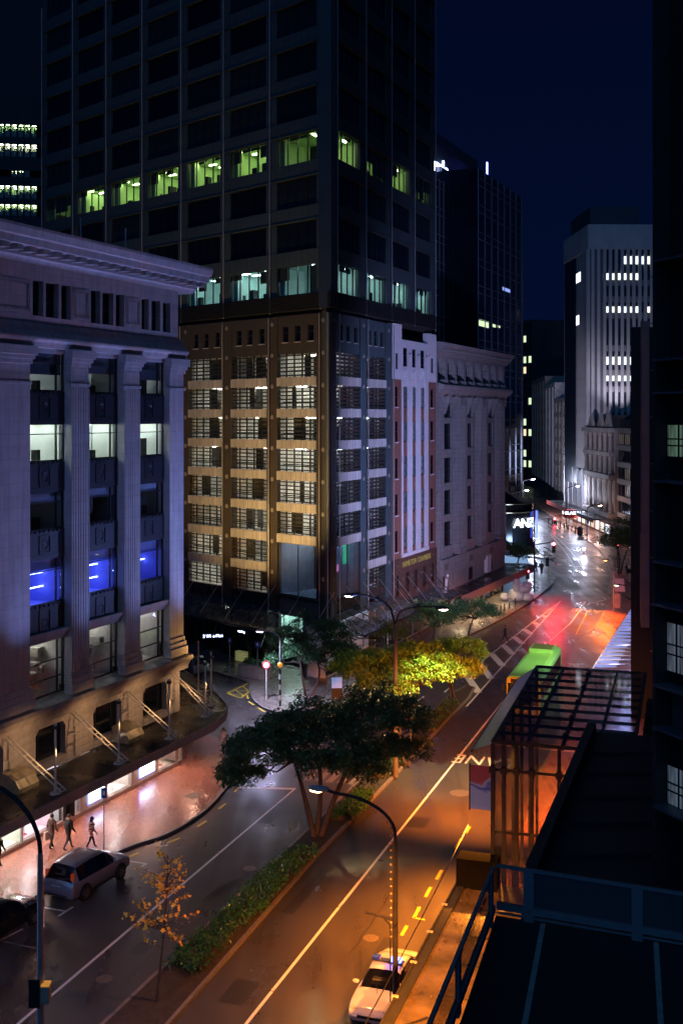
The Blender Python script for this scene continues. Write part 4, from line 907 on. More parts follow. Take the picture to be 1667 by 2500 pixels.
# ------------------------------------------------------------------ blue glass tower behind
m_curtainw = M('blue_curtain_glass', (.008, .016, .035), .10, var=.5, scale=.25, spec=.7, rvar=.06)
m_mull = M('grey_mullion', (.24, .29, .35), .5, .3)
GT = B('glass_tower', 'dark blue glass tower with glowing rooftop sign behind the heritage building', 'building', (23.2, 153), FD)
def glass_block(fb, x0, x1, y0, y1, z0, z1, nx, dz, ribs=False):
    fb.box('curtain_wall', m_curtainw, x0, x1, y0, y1, z0, z1)
    for i in range(nx + 1): x = x0 + (x1 - x0) * i / nx; fb.box('mullion', m_mull, x - .07, x + .07, y0 - .12, y0 - .005, z0, z1)
    z = z0 + dz
    while z < z1 and not ribs:
        fb.box('transom', m_mull, x0, x1, y0 - .10, y0 - .003, z - .06, z + .06); fb.box('transom', m_mull, x0, x1, y0 - .10, y0 - .003, z + 1.0, z + 1.1); z += dz
GT2 = B('x', 'y', 'z', (0, 0), (1, 0)); bpy.data.objects.remove(GT2.root)
gr0, gr1 = HB.x(1166, 6) , 0
GF = Face((TO[0], TO[1]), FD, GT)               # street face parallel to the heritage building, set behind it
ga, gb = GF.x(1166, 9), GF.x(1272, 9)
glass_block(GF, ga, gb, 9, 24, 5, GF.z(1220, 447, 9), 7, 3.9)
GF.box('edge_pier', m_mull, gb, gb + 2.2, 9.3, 24, 3, GF.z(1220, 452, 9))
gl0 = GF.x(1040, 14); gm = GF.x(1092, 14); ge = GF.x(1166, 14)
glass_block(GF, gl0, gm, 14, 30, 20, GF.z(1075, 438, 14), 5, 3.9); glass_block(GF, gm + .01, ge, 15, 30, 20, GF.z(1130, 440, 15), 12, 3.9, True)
zt = GF.z(1075, 438, 14); GF.box('plant_room', m_conc, gl0, GF.x(1140, 16), 16, 30, zt - 1, GF.z(1120, 392, 16)); GF.box('plant_room', m_conc, gl0, GF.x(1165, 19), 19, 30, zt - 1, GF.z(1120, 362, 19))
e_nsign = EM('neon_letters', (.45, .55, 1), 9)
text('rooftop_lettering', 'prolo', e_nsign, GF.root, (GF.x(1078, 15.6), 15.9, GF.z(1080, 415, 16)), (math.radians(90), 0, 0), 3.6, .1)
GF.box('neon_bar', EM('neon_bar', (.12, .14, 1.0), 10), GF.x(1190, 12) - .18, GF.x(1190, 12) + .18, 12, 12.2, GF.z(1190, 440, 12), GF.z(1190, 396, 12))
e_far = EM('far_window', (.80, 1, .62), .9); e_farw = EM('far_window_white', (.86, .92, 1), 1.6); e_fary = EM('far_window_warm', (1, .72, .42), 1.1); e_farb = EM('far_window_blue', (.3, .4, 1), .9)
def lit(fb, mat, u0, u1, v0, v1, y): fb.box('lit_window', mat, fb.x(u0, y), fb.x(u1, y), y - .02, y - .004, fb.z((u0 + u1) / 2, v1, y), fb.z((u0 + u1) / 2, v0, y))
for a in ((1168, 1192, 782, 798), (1202, 1209, 792, 799), (1214, 1220, 795, 800)): lit(GF, e_far, *a, 9)
lit(GF, e_farb, 1226, 1246, 704, 712, 9)
for a in ((1094, 1098, 535, 546), (1101, 1109, 528, 548), (1094, 1099, 560, 572), (1104, 1109, 560, 574)): lit(GF, e_far, *a, 15)
# ------------------------------------------------------------------ round corner shop with the ANZ sign
AZ = empty('round_corner_shop', (22.5, 157.5, 0)); tag(AZ, 'low round black corner shop with big white-blue ANZ letters', 'building')
MB().lathe([(4.6, 3.2), (4.6, 4.8), (4.4, 4.8), (4.4, 8.9), (4.6, 8.9), (4.6, 9.1), (4.4, 9.1), (4.4, 10.0), (4.55, 10.0), (4.55, 10.3), (0, 11.8)], (0, 0, 0), 32).build('drum', M('black_cladding', (.012, .013, .016), .25, var=.3), AZ, smooth=False)
for z in (9.0, 10.15): MB().lathe([(4.62, z - .07), (4.66, z), (4.62, z + .07)], (0, 0, 0), 32).build('trim_ring', M('brass_trim', (.5, .38, .2), .3, .8), AZ)
MB().lathe([(3.6, .1), (3.6, 3.2)], (0, 0, 0), 24).build('shop_glazing', EM('anz_glow', (.35, .6, 1), .5), AZ)
e_anz = EM('anz_letters', (.72, .82, 1), 5)
for ch, a in (('A', -71), ('N', -56), ('Z', -41)):
    q = math.radians(a); text('sign_letter', ch, e_anz, AZ, (4.8 * math.cos(q), 4.8 * math.sin(q), 7.5), (math.radians(90), 0, q + math.pi / 2), 1.75, .06, sx=1.1)
MB().box(-.08, .08, -.4, .4, 5.2, 9.0).build('blade_sign', EM('blade_sign', (.1, .15, 1), 2.5), AZ, (4.75, -1.2, 0))
light('anz_glow_lamp', 'POINT', (1.5, -7, 5.0), 700, (.4, .6, 1), AZ, .5)
light('added_roof_flood', 'SPOT', (2.0, 1.5, 13.0), 60000, (.74, .72, 1), AZ, .4, (27.5, 82, 24), 30, 1.0); MB().box(-.4, .4, -.3, .3, -.25, .25).build('floodlight', m_dark, AZ, (1.6, .6, 12.6))  # floodlight added to brighten the ribbed tower's street side
# ------------------------------------------------------------------ far street: buildings that close the view
m_ribc = M('ribbed_concrete', (.58, .53, .53), .75, var=.2, scale=.4); m_fstone = M('far_stone', (.33, .28, .26), .8, var=.3, scale=.5)
RT = B('ribbed_concrete_tower', 'tall pale concrete tower with vertical ribs and rows of lit white windows', 'building', (50.0, 227), (1, .03))
RS = Face((50.0 + 0, 227 + 24), (0, -1), RT)
x1_ = RT.x(1605); zt = RT.z(1500, 548)
RT.box('shaft', M('tower_void', (.012, .016, .024), .4), .3, x1_, .4, 22, 8, zt - 1)
ribs = [RT.x(u) for u in (1434, 1446, 1460, 1475, 1489, 1503.5, 1518, 1532.5, 1546.5, 1561, 1575, 1590)]
for x in ribs: RT.box('rib', m_ribc, x - .3, x + .32, -.1, .4, 8, zt - 5)
RT.box('head_band', m_ribc, 0.02, x1_, -.12, 22, zt - 5, zt)
RT.box('plant_room', m_conc, RT.x(1440, 3), x1_ - 3, 3, 20, zt, RT.z(1500, 505, 3))
for v in (690, 730, 770, 850, 910, 950, 1000, 1050): RT.box('floor_band', m_fstone, .3, x1_, .25, .4, RT.z(1500, v) - .6, RT.z(1500, v) + .6)
def rowlit(v0, v1, u0, u1, skip=()):
    for i in range(len(ribs) - 1):
        uu = 1434 + i * 14.3 + 9
        if u0 <= uu <= u1 and i not in skip: RT.box('lit_window', EM('tower_window_%d' % (i % 3), [(.80, .92, 1), (1, .95, .82), (.88, 1, .94)][i % 3], [2.2, 1.7, 1.3][(i + int(v0)) % 3]), ribs[i] + .34, ribs[i + 1] - .34, .3, .38, RT.z(1500, v1), RT.z(1500, v0))
rowlit(625, 644, 1520, 1610); rowlit(667, 686, 1430, 1570); rowlit(748, 768, 1430, 1600, (9,)); rowlit(871, 890, 1430, 1550); rowlit(911, 930, 1430, 1550)
# side face towards the street
RS.box('shaft', M('tower_void2', (.16, .15, .155), .6), 0, 23.9, .0, 3, 8, zt - 1)
for i in range(32): xx = i * .77 + .05; RS.box('rib', m_ribc, xx, xx + .34, -.05, .3, 11.5, zt)
for v0, v1, a, c in ((665, 690, 3, 22), (770, 792, 1, 20), (879, 902, 1, 13), (914, 938, 8, 14)):
    i = a
    while i < c:
        zc = EYE - ((v0 + v1) / 2 - HY) * 236 / FPX; RS.box('lit_window', EM('side_window', (.88, .93, 1), 3.2), i * .77 + .40, i * .77 + .81, -.04, -.004, zc - 1.0, zc + 1.0); i += 1
for i in range(6): RS.box('street_column', m_whitewash, i * 4.5 + .2, i * 4.5 + .9, -.2, .5, .1, 11.4)
RS.box('street_glass', m_dglass, 0, 23.9, 1.4, 1.6, .1, 11.4); RS.box('street_lintel', m_dark, 0, 23.9, .0, 1.4, 11.0, 11.5)
# Victorian shop building
VB = B('victorian_building', 'ornate Victorian stone facade with gables and white uplit columns on the far corner', 'building', (49.4, 226.5), (0, -1))
VB.box('wall', m_fstone, .05, 22, .5, 12, .1, 20.0); 
for i in range(6):
    x = .4 + i * 4.1
    for z0, z1 in ((4.5, 10.6), (11.6, 14.8), (15.7, 19.2)):
        MB().lathe([(.45, z0), (.45, z0 + .4), (.32, z0 + .5), (.28, z1 - .6), (.46, z1 - .3), (.46, z1)], (x, .0, 0), 10).build('column', m_fstone, VB.root)
    if i < 5:
        for z0, z1 in ((5, 10), (11.8, 14.4), (16, 18.8)): VB.window(x + 1.0, x + 3.1, z0, z1, .4, m_wframe, m_dglass, (.5,), (.6,), .1, .09)
for z, d in ((10.7, .7), (14.9, .6), (19.3, .9), (3.6, .8)): VB.box('string_course', m_fstone, 0, 22.1, -d, .5, z, z + .8)
for x in (4, 12, 18): MB().prism([(x - 2, 0), (x + 2, 0), (x + 2, .6), (x - 2, .6)], 20.0, 20.6).build('gable_base', m_fstone, VB.root); MB().quad((x - 1.8, 0, 20.6), (x + 1.8, 0, 20.6), (x, 0, 23)).quad((x + 1.8, .6, 20.6), (x - 1.8, .6, 20.6), (x, .6, 23)).quad((x - 1.8, 0, 20.6), (x, 0, 23), (x, .6, 23), (x - 1.8, .6, 20.6)).quad((x + 1.8, .6, 20.6), (x, .6, 23), (x, 0, 23), (x + 1.8, 0, 20.6)).build('gable', m_fstone, VB.root)
MB().profile([(0.7, 20), (3, 22.5), (9, 22.5), (12, 20)], .1, 21.9).build('roof', M('slate', (.03, .032, .036), .6), VB.root)
for i in range(5): light('column_uplight', 'SPOT', (2.4 + i * 4.1, -1.2, 4.6), 420, (.74, .80, 1), VB.root, .2, (2.4 + i * 4.1, .3, 11), 110, .6)
VB.box('verandah', m_roofing, -24, 22, -3.4, 0, 3.2, 3.5); VB.box('verandah_fascia', M('red_fascia', (.35, .05, .04), .5), -24, 4, -3.5, -3.4, 2.7, 3.55); VB.box('verandah_fascia', m_dark, 4, 22, -3.5, -3.4, 2.8, 3.55)
for i in range(11):
    x = -24 + i * 4.1; VB.box('shop_window', EM('far_shop_%d' % (i % 4), [(1, .8, .86), (1, .9, .72), (.75, .82, 1), (1, .72, .55)][i % 4], [1.6, 1.2, 1.8, .8][i % 4]), x + .3, x + 3.5, -.06, -.02, .5, 2.6); VB.box('shop_pier', m_fstone, x + 3.5, x + 4.4, -.15, .3, .1, 3.2)
for k in range(6): light('far_verandah_lamp', 'POINT', (-20 + k * 8, -2.2, 2.7), 240, (1, .55, .50), VB.root, .3)
p = VB.w(7, -3.7, 3.3); shop_sign('shop_sign', 'GLASSONS', 'black sign with white GLASSONS letters over the far pavement', p, 0, 4.2, .95, m_black, e_sign, .8)
AW = MB().lathe([(1.5, -1.3), (1.45, -.6), (1.0, .2), (0, .4)], (0, 0, 0), 14).build('shop_awning', M('red_awning', (.5, .03, .03), .6), loc=VB.w(3, -3.6, 3.4)); tag(AW, 'rounded red shop awning next to the black far shop sign', 'awning')
for k in range(2): light('added_roof_flood', 'SPOT', (3 + k * 9, 6, 23.0), 1600, (.78, .78, 1), VB.root, .3, (-2, 8, 50), 120, .8)  # floodlights added on the roof to brighten the ribbed tower
# dark offices next to it
DO = B('dark_office_block', 'dark office block with pale floor bands between the Victorian facade and the right edge', 'building', (50.2, 203.5), (0, -1))
DO.box('wall', M('office_dark', (.03, .032, .036), .4), 0, 26, .3, 14, .1, 21.6)
for k in range(6): DO.box('floor_band', m_fstone, 0, 26, -.15, .3, 4.0 + k * 3.05, 4.9 + k * 3.05)
rr = random.Random(11)
for k in range(5):
    for i in range(6): DO.window(.5 + i * 4.2, 4.2 + i * 4.2, 4.95 + k * 3.05, 7.0 + k * 3.05, .05, m_wframe, m_dglass if rr.random() < .6 else e_farw if rr.random() < .25 else M('dim_far_glass', (.2, .17, .16), .4, emit=(.8, .6, .5), estr=.05), (.33, .66), (), .12, .1)
DO.box('verandah', m_roofing, 0, 26, -3.4, .3, 3.2, 3.5)
# buildings further along the curve
def far_block(name, label, u0, D0, u1, D1, vtop, mat, rows_, cols_, litn, seed, ribs_=False, depth=14):
    a = Vector(((u0 - CX) / FPX * D0, D0)); c = Vector(((u1 - CX) / FPX * D1, D1)); d = (c - a); bb = B(name, label, 'building', a, d); Lh = d.length
    zt = EYE - (vtop - HY) * (D0 + D1) / 2 / FPX; bb.box('wall', mat, 0, Lh, .3, depth, .1, zt); r = random.Random(seed)
    bb.box('parapet', mat, -.1, Lh + .1, -.2, .5, zt - 1.0, zt)
    w = Lh / cols_; h = (zt - 6) / rows_
    for i in range(cols_ + 1): bb.box('pier', mat, max(0, i * w - w * .16), min(Lh, i * w + w * .16), -.12, .3, 4.4, zt - 1)
    for k in range(rows_):
        if not ribs_: bb.box('floor_band', mat, .02, Lh - .02, -.02, .3, 4.5 + k * h, 4.5 + k * h + h * .35)
        for i in range(cols_):
            mt = (e_far if r.random() < .5 else e_fary) if r.random() < litn else m_dglass
            bb.box('window', mt, i * w + w * .17, (i + 1) * w - w * .17, .2, .28, 4.5 + k * h + h * .36, 4.5 + (k + 1) * h - .05)
    bb.box('street_level', m_granite, .02, Lh - .02, -.05, .3, .1, 4.4); return bb
FB1 = far_block('brown_stone_building', 'brown stone building with a tall recessed window bay left of the ribbed tower', 1355, 275, 1391, 251.5, 972, m_fstone, 7, 4, .0, 1)
FB1.box('recess_arch', m_ribc, -4, 0, .3, 8, 4, FB1.root.location.z + 28.5)
FB2 = far_block('pale_narrow_building', 'narrow pale building with tall pilasters beyond the brown stone one', 1331, 306, 1355, 276, 938, m_ribc, 7, 3, .0, 2, True)
FB3 = far_block('tan_ribbed_building', 'tan building with fine vertical ribs at the bend of the street', 1298, 352, 1331, 307, 925, M('tan_stone', (.36, .30, .24), .8), 8, 5, .0, 3, True)
FB4 = far_block('window_lit_block', 'slim far block with a column of lit green and warm windows', 1274, 372, 1299, 366, 782, M('far_dark', (.03, .035, .045), .7), 14, 2, .55, 4)
FB5 = B('arched_roof_block', 'dark far block with a curved roof and a few warm windows', 'building', ((1298 - CX) / FPX * 385, 385), (1, 0)); zt = FB5.z(1345, 850)
FB5.box('wall', M('far_dark2', (.02, .024, .034), .7), 0, 16, .1, 18, .1, zt)
n = 14; a0_, a1_ = FB5.x(1318), FB5.x(1400); pts = [(a0_ + (a1_ - a0_) * j / n, zt + 6.5 * math.sin(math.pi * (j / n * .5)) ) for j in range(n + 1)]; f = MB()
for j in range(n): f.quad((pts[j][0], -.8, pts[j][1]), (pts[j + 1][0], -.8, pts[j + 1][1]), (pts[j + 1][0], 14, pts[j + 1][1]), (pts[j][0], 14, pts[j][1])); f.quad((pts[j][0], -.8, pts[j][1] - 1), (pts[j + 1][0], -.8, pts[j + 1][1] - 1), (pts[j + 1][0], -.8, pts[j + 1][1]), (pts[j][0], -.8, pts[j][1])); f.quad((pts[j][0], 0, 20), (pts[j + 1][0], 0, 20), (pts[j + 1][0], 0, pts[j + 1][1] - .9), (pts[j][0], 0, pts[j][1] - .9))
f.build('curved_roof', M('zinc_roof', (.10, .12, .15), .5), FB5.root)
for a in ((1344, 1363, 836, 851), (1370, 1387, 841, 852), (1329, 1334, 838, 853), (1374, 1380, 867, 873)): lit(FB5, e_fary, *a, -.02)
# left distance: office block between the tower and the frame edge
FO = B('striped_office_block', 'far office block at the left edge with bands of lit windows', 'building', ((-60 - CX) / FPX * 175, 168), (1, .16))
FO.box('wall', M('far_dark3', (.015, .018, .026), .6), 0, 14, 3.5, 16, .1, 90); zr = [(302, 335), (350, 383), (415, 432), (452, 485), (498, 527)]
for k, (va, vb) in enumerate(zr):
    for j in range(9):
        u0 = -52 + j * 16; u1 = u0 + 14
        if u1 > 101: continue
        zlo, zhi = FO.z(40, vb), FO.z(40, va); x0, x1 = FO.x(u0), FO.x(u1)
        r = random.Random(k * 31 + j)
        if k == 2 and j not in (5, 6, 7): continue
        FO.room(x0, x1, .12, 3.4, zlo, zhi, M('fo_wall_%d' % (k % 3), [(.35, .5, .2), (.45, .5, .3), (.6, .45, .35)][k % 3], .8), EM('fo_light_%d' % (k % 2), [(.8, 1, .5), (1, .95, .9)][k % 2], 22), (1, 2), (.5, .2), k * 9 + j, m_darkstuff)
        FO.window(x0, x1, zlo, zhi, .0, m_wframe, m_glass, (), (), .07, .1)
    FO.box('band', M('far_dark3'), -.2, 14, -.05, 3.5, FO.z(40, zr[k + 1][0]) if k < 4 else .1, FO.z(40, vb))
FO.box('band', M('far_dark3'), -.2, 14, -.05, 3.5, FO.z(40, 302), 90)
# ------------------------------------------------------------------ near right: podium, terrace, verandah, glazed pavilion, dark buildings
m_blackwall = M('black_cladding_wall', (.018, .02, .024), .55, var=.3, scale=.6)
m_deck = M('dark_deck', (.02, .022, .026), .8, var=.3, scale=2)
PO = empty('podium_building', (5, 30, 0)); tag(PO, 'black flat-roofed podium wall behind the terrace railing', 'building')
MB().prism([(0, 0), (4.75, 14.2), (8.4, 13.2), (12.5, 27), (40, 27), (40, -6.5), (-1.6, -6.5)], .1, 9.6).build('wall', m_blackwall, PO)
MB().prism([(-.05, .1), (4.7, 14.1), (5.0, 14.0), (.25, 0)], 9.6, 10.0).build('parapet', m_blackwall, PO)
TE = empty('roof_terrace', (3.26, 23.6, 0)); tag(TE, 'dark rooftop parking deck with pale bay lines and mesh railing', 'terrace')
tpoly = [(0, 0), (0 + 9, -3.6), (9, -24), (-6.9, -24)]
MB().prism(tpoly, 10.6, 11.5).build('deck', m_deck, TE); MB().prism([(.3, -.4), (8, -3.4), (8, -24), (-6.5, -24)], .1, 10.6).build('deck_wall', m_blackwall, TE)
for a, c in (((1325, 2255), (1280, 2500)), ((1600, 2300), (1612, 2500))):
    p, q = G(*a, 11.5), G(*c, 11.5); q = p + (q - p) * 1.8; t = (q - p).normalized(); n = Vector((t.y, -t.x, 0)) * .05; o = Vector((3.26, 23.6, 0))
    MB().quad(*[tuple(v - o + Vector((0, 0, .004))) for v in (p - n, p + n, q + n, q - n)]).build('bay_line', M('faded_line', (.42, .46, .40), .7, var=.4, scale=5), TE)
m_mesh = None
def meshmat():
    m = bpy.data.materials.new('wire_mesh'); m.use_nodes = True; n, l = m.node_tree.nodes, m.node_tree.links; p = n['Principled BSDF']
    p.inputs['Base Color'].default_value = (.10, .11, .13, 1); p.inputs['Roughness'].default_value = .5; p.inputs['Alpha'].default_value = .42; return m
m_mesh = meshmat(); m_rail = M('grey_rail', (.30, .31, .32), .5, .4, var=.25, scale=8)
def railing(p0, p1, posts_, z0=11.5, h=1.1):
    p0, p1 = Vector((*p0, 0)), Vector((*p1, 0)); t = (p1 - p0); L_ = t.length; o = empty('mesh_railing', (p0.x, p0.y, z0), math.atan2(t.y, t.x))
    pbox('top_rail', m_rail, o, -.03, L_, -.035, .035, h - .06, h); pbox('bottom_rail', m_rail, o, -.03, L_, -.05, .05, .16, .30); pbox('kick_rail', m_rail, o, 0, L_, -.02, .02, .06, .1)
    for s in posts_: pbox('post', m_rail, o, s - .11, s + .11, -.045, .03, .0, h - .02)
    pbox('mesh_panel', m_mesh, o, 0, L_, -.006, .006, .3, h - .07); return o
o = railing((3.3, 23.55), (11.8, 20.1), (.65, 2.85, 5.1, 7.4)); tag(o, 'grey mesh railing along the far edge of the rooftop deck', 'railing')
o = railing((-3.7, .5), (3.18, 23.45), (2, 8, 12, 16, 20, 23.6)); tag(o, 'grey mesh railing along the street side of the rooftop deck', 'railing')
# verandah roof lit orange
m_ver = M('mossy_verandah', (.21, .155, .10), .38, var=.6, scale=.9, rvar=.2, bump=.6, bscale=9, col2=(.06, .05, .02))
VE = empty('street_verandah', (1.57, 33.9, 0)); tag(VE, 'orange-lit dirty verandah roof strip beside the police car', 'verandah')
ve = lambda p, z: (p[0] - 1.57, p[1] - 33.9, z)
va, vb = Vector((-3.0, 20)), Vector((5.0, 44.6)); vd = (vb - va).normalized(); vn = Vector((vd.y, -vd.x)); Lv = (vb - va).length
f = MB().prism([ve(va, 0)[:2], ve(va + vn * 3.4, 0)[:2], ve(vb + vn * 3.4, 0)[:2], ve(vb, 0)[:2]], 3.2, 3.55).build('roof', m_ver, VE)
def vstrip(name, mat, s0, s1, t0, t1, z0, z1):
    P = [va + vd * a + vn * c for a, c in ((s0, t0), (s0, t1), (s1, t1), (s1, t0))]; return MB().prism([ve(p, 0)[:2] for p in P], z0, z1).build(name, mat, VE)
vstrip('gutter', m_dark, 0, Lv, -.28, .04, 3.1, 3.62); vstrip('fascia', m_dark, 0, Lv, -.34, -.28, 2.7, 3.66)
for k in range(9): s = 6 + k * 2.15; vstrip('roof_seam', m_dark, s, s + .06, 1.1, 3.2, 3.55, 3.60)
for k in range(11): s = 4 + k * 2.1; vstrip('drain_channel', m_black, s, s + 1.5, .98, 1.08, 3.552, 3.57); 
for k in range(10): s = 2 + k * 2.35; vstrip('gutter_bracket', m_cream, s, s + .09, -.42, -.2, 3.64, 3.69)
q = random.Random(9); f = MB()
for i in range(260):
    p = va + vd * q.uniform(8, Lv) + vn * q.uniform(.1, 3.2); a = q.uniform(0, 6); s = q.uniform(.03, .10); f.quad(*[(*ve((p.x + s * math.cos(a + k), p.y + s * math.sin(a + k)), 0)[:2], 3.56 + q.uniform(0, .04)) for k in (0, 1.6, 3.1, 4.7)])
lt = f.build('leaf_litter', M('wet_leaves', (.16, .10, .04), .5, var=.6, scale=4), VE); lt['kind'] = 'stuff'
# glazed pavilion over the pavement
m_pst = M('pavilion_steel', (.012, .013, .016), .45, .0, var=.2)
m_pgl = GLASS('pavilion_glass', (.66, .70, .74), .10, .05, .03)
PV = B('glass_pavilion', 'black steel and glass pavilion with gridded glass roof on the right pavement', 'pavilion', (6.0, 44.4), (.957, -.292))
PWX, PWY, PZ = 5.4, 14.0, 9.2
nx_, ny_ = 4, 10
for i in range(nx_ + 1): x = PWX * i / nx_; PV.box('roof_beam', m_pst, x - .06, x + .06, 0, PWY, PZ - .18, PZ)
for j in range(ny_ + 1):
    y = PWY * j / ny_; PV.box('roof_purlin', m_pst, -.06, PWX + .06, y - .05, y + .05, PZ - .12, PZ + .012)
for i in range(nx_):
    for j in range(ny_): PV.box('roof_pane', m_pgl, PWX * i / nx_ + .04, PWX * (i + 1) / nx_ - .04, PWY * j / ny_ + .04, PWY * (j + 1) / ny_ - .04, PZ + .02, PZ + .035)
for j in range(0, ny_, 1):
    PV.box('node_bracket', m_pst, PWX * .5 - .1, PWX * .5 + .1, PWY * j / ny_ - .09, PWY * j / ny_ + .09, PZ + .03, PZ + .12) if j % 2 else None
mxs = [0, .45, .95, 1.55, 2.6, 3.8, PWX]
for x in mxs: PV.box('front_mullion', m_pst, x - .07, x + .07, -.1, .06, .13, PZ - .12); PV.box('clamp', m_pst, x - .13, x + .13, -.2, -.1, 7.95, 8.2)
for z in (8.05, 5.6): PV.box('front_transom', m_pst, 0, PWX, -.06, .02, z - .05, z + .05)
for i in range(len(mxs) - 1):
    for a, c in ((3.2, 5.55), (5.65, 8.0), (8.1, 9.0)): PV.box('front_pane', m_pgl, mxs[i] + .07, mxs[i + 1] - .07, -.03, -.015, a, c)
for j in range(0, ny_ + 1, 2):
    y = PWY * j / ny_; PV.box('side_mullion', m_pst, -.07, .07, y - .06, y + .06, .13, PZ - .12)
    if j < ny_: PV.box('side_pane', m_pgl, -.02, -.005, y + .07, y + 2 * PWY / ny_ - .07, 2.7, 8.9)
MB().quad((-.02, -.4, PZ - .05), (-1.0, .9, PZ - .75), (-1.0, PWY, PZ - .75), (-.02, PWY, PZ - .05)).build('eave_glass', M('eave_metal', (.35, .33, .32), .35, .5), PV.root)
MB().tube([(-1.0, .9, PZ - .78), (-1.0, PWY, PZ - .78)], .05, 6).build('eave_gutter', m_pst, PV.root)
PV.box('end_block', M('end_block_black', (.005, .005, .006), .9, spec=.05), -1.3, .3, -.9, -.02, 2.6, 4.7)
PV.box('ramp_wall', M('ramp_coping', (.40, .36, .40), .6), .55, .95, 1.4, 8.0, .13, 1.1)
PV.box('side_roof', m_deck, PWX + .1, PWX + 4.5, 0, PWY, PZ - 1.6, PZ - 1.3)
for k in range(6): PV.box('side_rib', m_dark, PWX + .1, PWX + 4.4, 1 + k * 2.2, 1.3 + k * 2.2, PZ - 1.29, PZ - 1.1)
pm_ = bpy.data.materials.new('poster_print'); pm_.use_nodes = True; n, l = pm_.node_tree.nodes, pm_.node_tree.links
t = n.new('ShaderNodeTexCoord'); nz = n.new('ShaderNodeTexNoise'); nz.inputs['Scale'].default_value = 1.1; nz.inputs['Detail'].default_value = 1.5; l.new(t.outputs['Object'], nz.inputs['Vector']); rpz = n.new('ShaderNodeValToRGB'); sz = n.new('ShaderNodeSeparateXYZ'); l.new(t.outputs['Object'], sz.inputs[0]); am = n.new('ShaderNodeMath'); am.operation = 'MULTIPLY_ADD'; am.inputs[1].default_value = -.32; l.new(sz.outputs['Z'], am.inputs[0]); l.new(nz.outputs['Fac'], am.inputs[2]); l.new(am.outputs[0], rpz.inputs[0])
for k, (ps, c) in enumerate(((.0, (.6, .05, .04)), (.42, (.7, .12, .1)), (.48, (.75, .72, .8)), (.55, (.12, .10, .45)), (.62, (.7, .7, .8)))):
    e = rpz.color_ramp.elements[k] if k < 2 else rpz.color_ramp.elements.new(ps); e.position = ps; e.color = (*c, 1)
l.new(rpz.outputs[0], n['Principled BSDF'].inputs['Base Color']); n['Principled BSDF'].inputs['Emission Strength'].default_value = .03; l.new(rpz.outputs[0], n['Principled BSDF'].inputs['Emission Color'])
po = empty('poster_panel', PV.w(-.95, .3, 7.3), PV.ang); tag(po, 'red white and purple advertising panel on the pavilion corner', 'poster'); MB().box(0, .95, -.03, .03, -1.0, .75).build('print', pm_, po); MB().box(-.05, 0, -.05, .05, -1.05, .8).box(.95, 1.0, -.05, .05, -1.05, .8).build('frame', m_pst, po)
kb = empty('vending_kiosk', PV.w(2.2, 6.2, .13), PV.ang); tag(kb, 'pale blue-grey box kiosk inside the glass pavilion', 'kiosk'); MB().box(-.6, .6, -.5, .5, 0, 2.3).build('cabinet', M('kiosk_blue', (.25, .34, .40), .5), kb); MB().box(-.63, .63, -.53, .53, 2.3, 2.4).build('top', m_dark, kb)
sg = empty('notice_plate', PV.w(2.6, 3.6, .14), PV.ang); tag(sg, 'small pale floor plate lying on the pavers inside the pavilion', 'plate'); MB().box(-.5, .5, -.35, .35, 0, .03).build('plate', M('pale_plate', (.4, .38, .36), .5), sg); MB().box(-.35, .35, -.2, .2, .03, .034).build('inset', M('plate_inset', (.2, .19, .18), .5), sg)
# blue-lit glass canopy further on
BC = B('lit_glass_canopy', 'blue-white lit glass canopy with slats along the right pavement', 'canopy', (18.1, 81.5), (.346, .938))
for k in range(19):
    x = k * 1.5
    BC.box('canopy_pane', M('canopy_lit_glass', (.12, .13, .4), .3, emit=(.36, .42, 1.0), estr=.55), x + .1, x + 1.05, -1.6, -.05, 3.5, 3.53)
    MB().tube([(x, 0, 3.42), (x, -2.8, 3.7)], .05, 5).build('canopy_rib', m_steel, BC.root)
MB().tube([(-.2, 0, 3.45), (28, 0, 3.45)], .06, 6).build('canopy_beam', m_white, BC.root)
for k in range(4): light('canopy_lamp', 'POINT', (3 + k * 7, -1.4, 3.0), 260, (.45, .48, 1.0), BC.root, .3)
# dark corner building with a pale column, and the near one with sloping floor lines
m_rcol = M('brown_column', (.26, .20, .18), .7, var=.2, scale=.6)
D1 = B('dark_corner_building', 'dark right-hand building with one pale brown vertical column', 'building', (20.98, 81.2), (1, .02))
MB().prism([(0, 0), (30, 0), (42, 32), (11.2, 32)], .1, 28.6).build('wall', m_blackwall, D1.root); D1.box('column', m_rcol, D1.x(1564, -.2), D1.x(1582.5, -.2), -.35, -.01, D1.z(1570, 1530), D1.z(1570, 785)); D1.box('column_side', M('edge_warm', (.45, .30, .16), .6), D1.x(1562.6, -.2), D1.x(1564, -.2), -.3, -.01, D1.z(1570, 1520), D1.z(1570, 1300))
for k in range(9): D1.box('joint', m_rcol, D1.x(1586), D1.x(1597), -.05, -.005, 5 + k * 3.4, 5.1 + k * 3.4)
D2 = B('near_dark_building', 'near dark facade at the right edge with thin ledges and a few curtained lit windows', 'building', (8.42, 30.0), (.397, -.918))
D2.box('wall', m_blackwall, .0, 12, .4, 8, 4, 45); D2.box('corner_post', m_dark, -.06, .06, -.06, .4, 6, 45)
for v in (640, 880, 960, 1174, 1370, 1474, 1670, 1774, 1965): zz = D2.z(1600, v); D2.box('ledge', M('ledge_metal', (.10, .13, .16), .5, .3), .06, 12, -.16, .4, zz - .03, zz + .03)
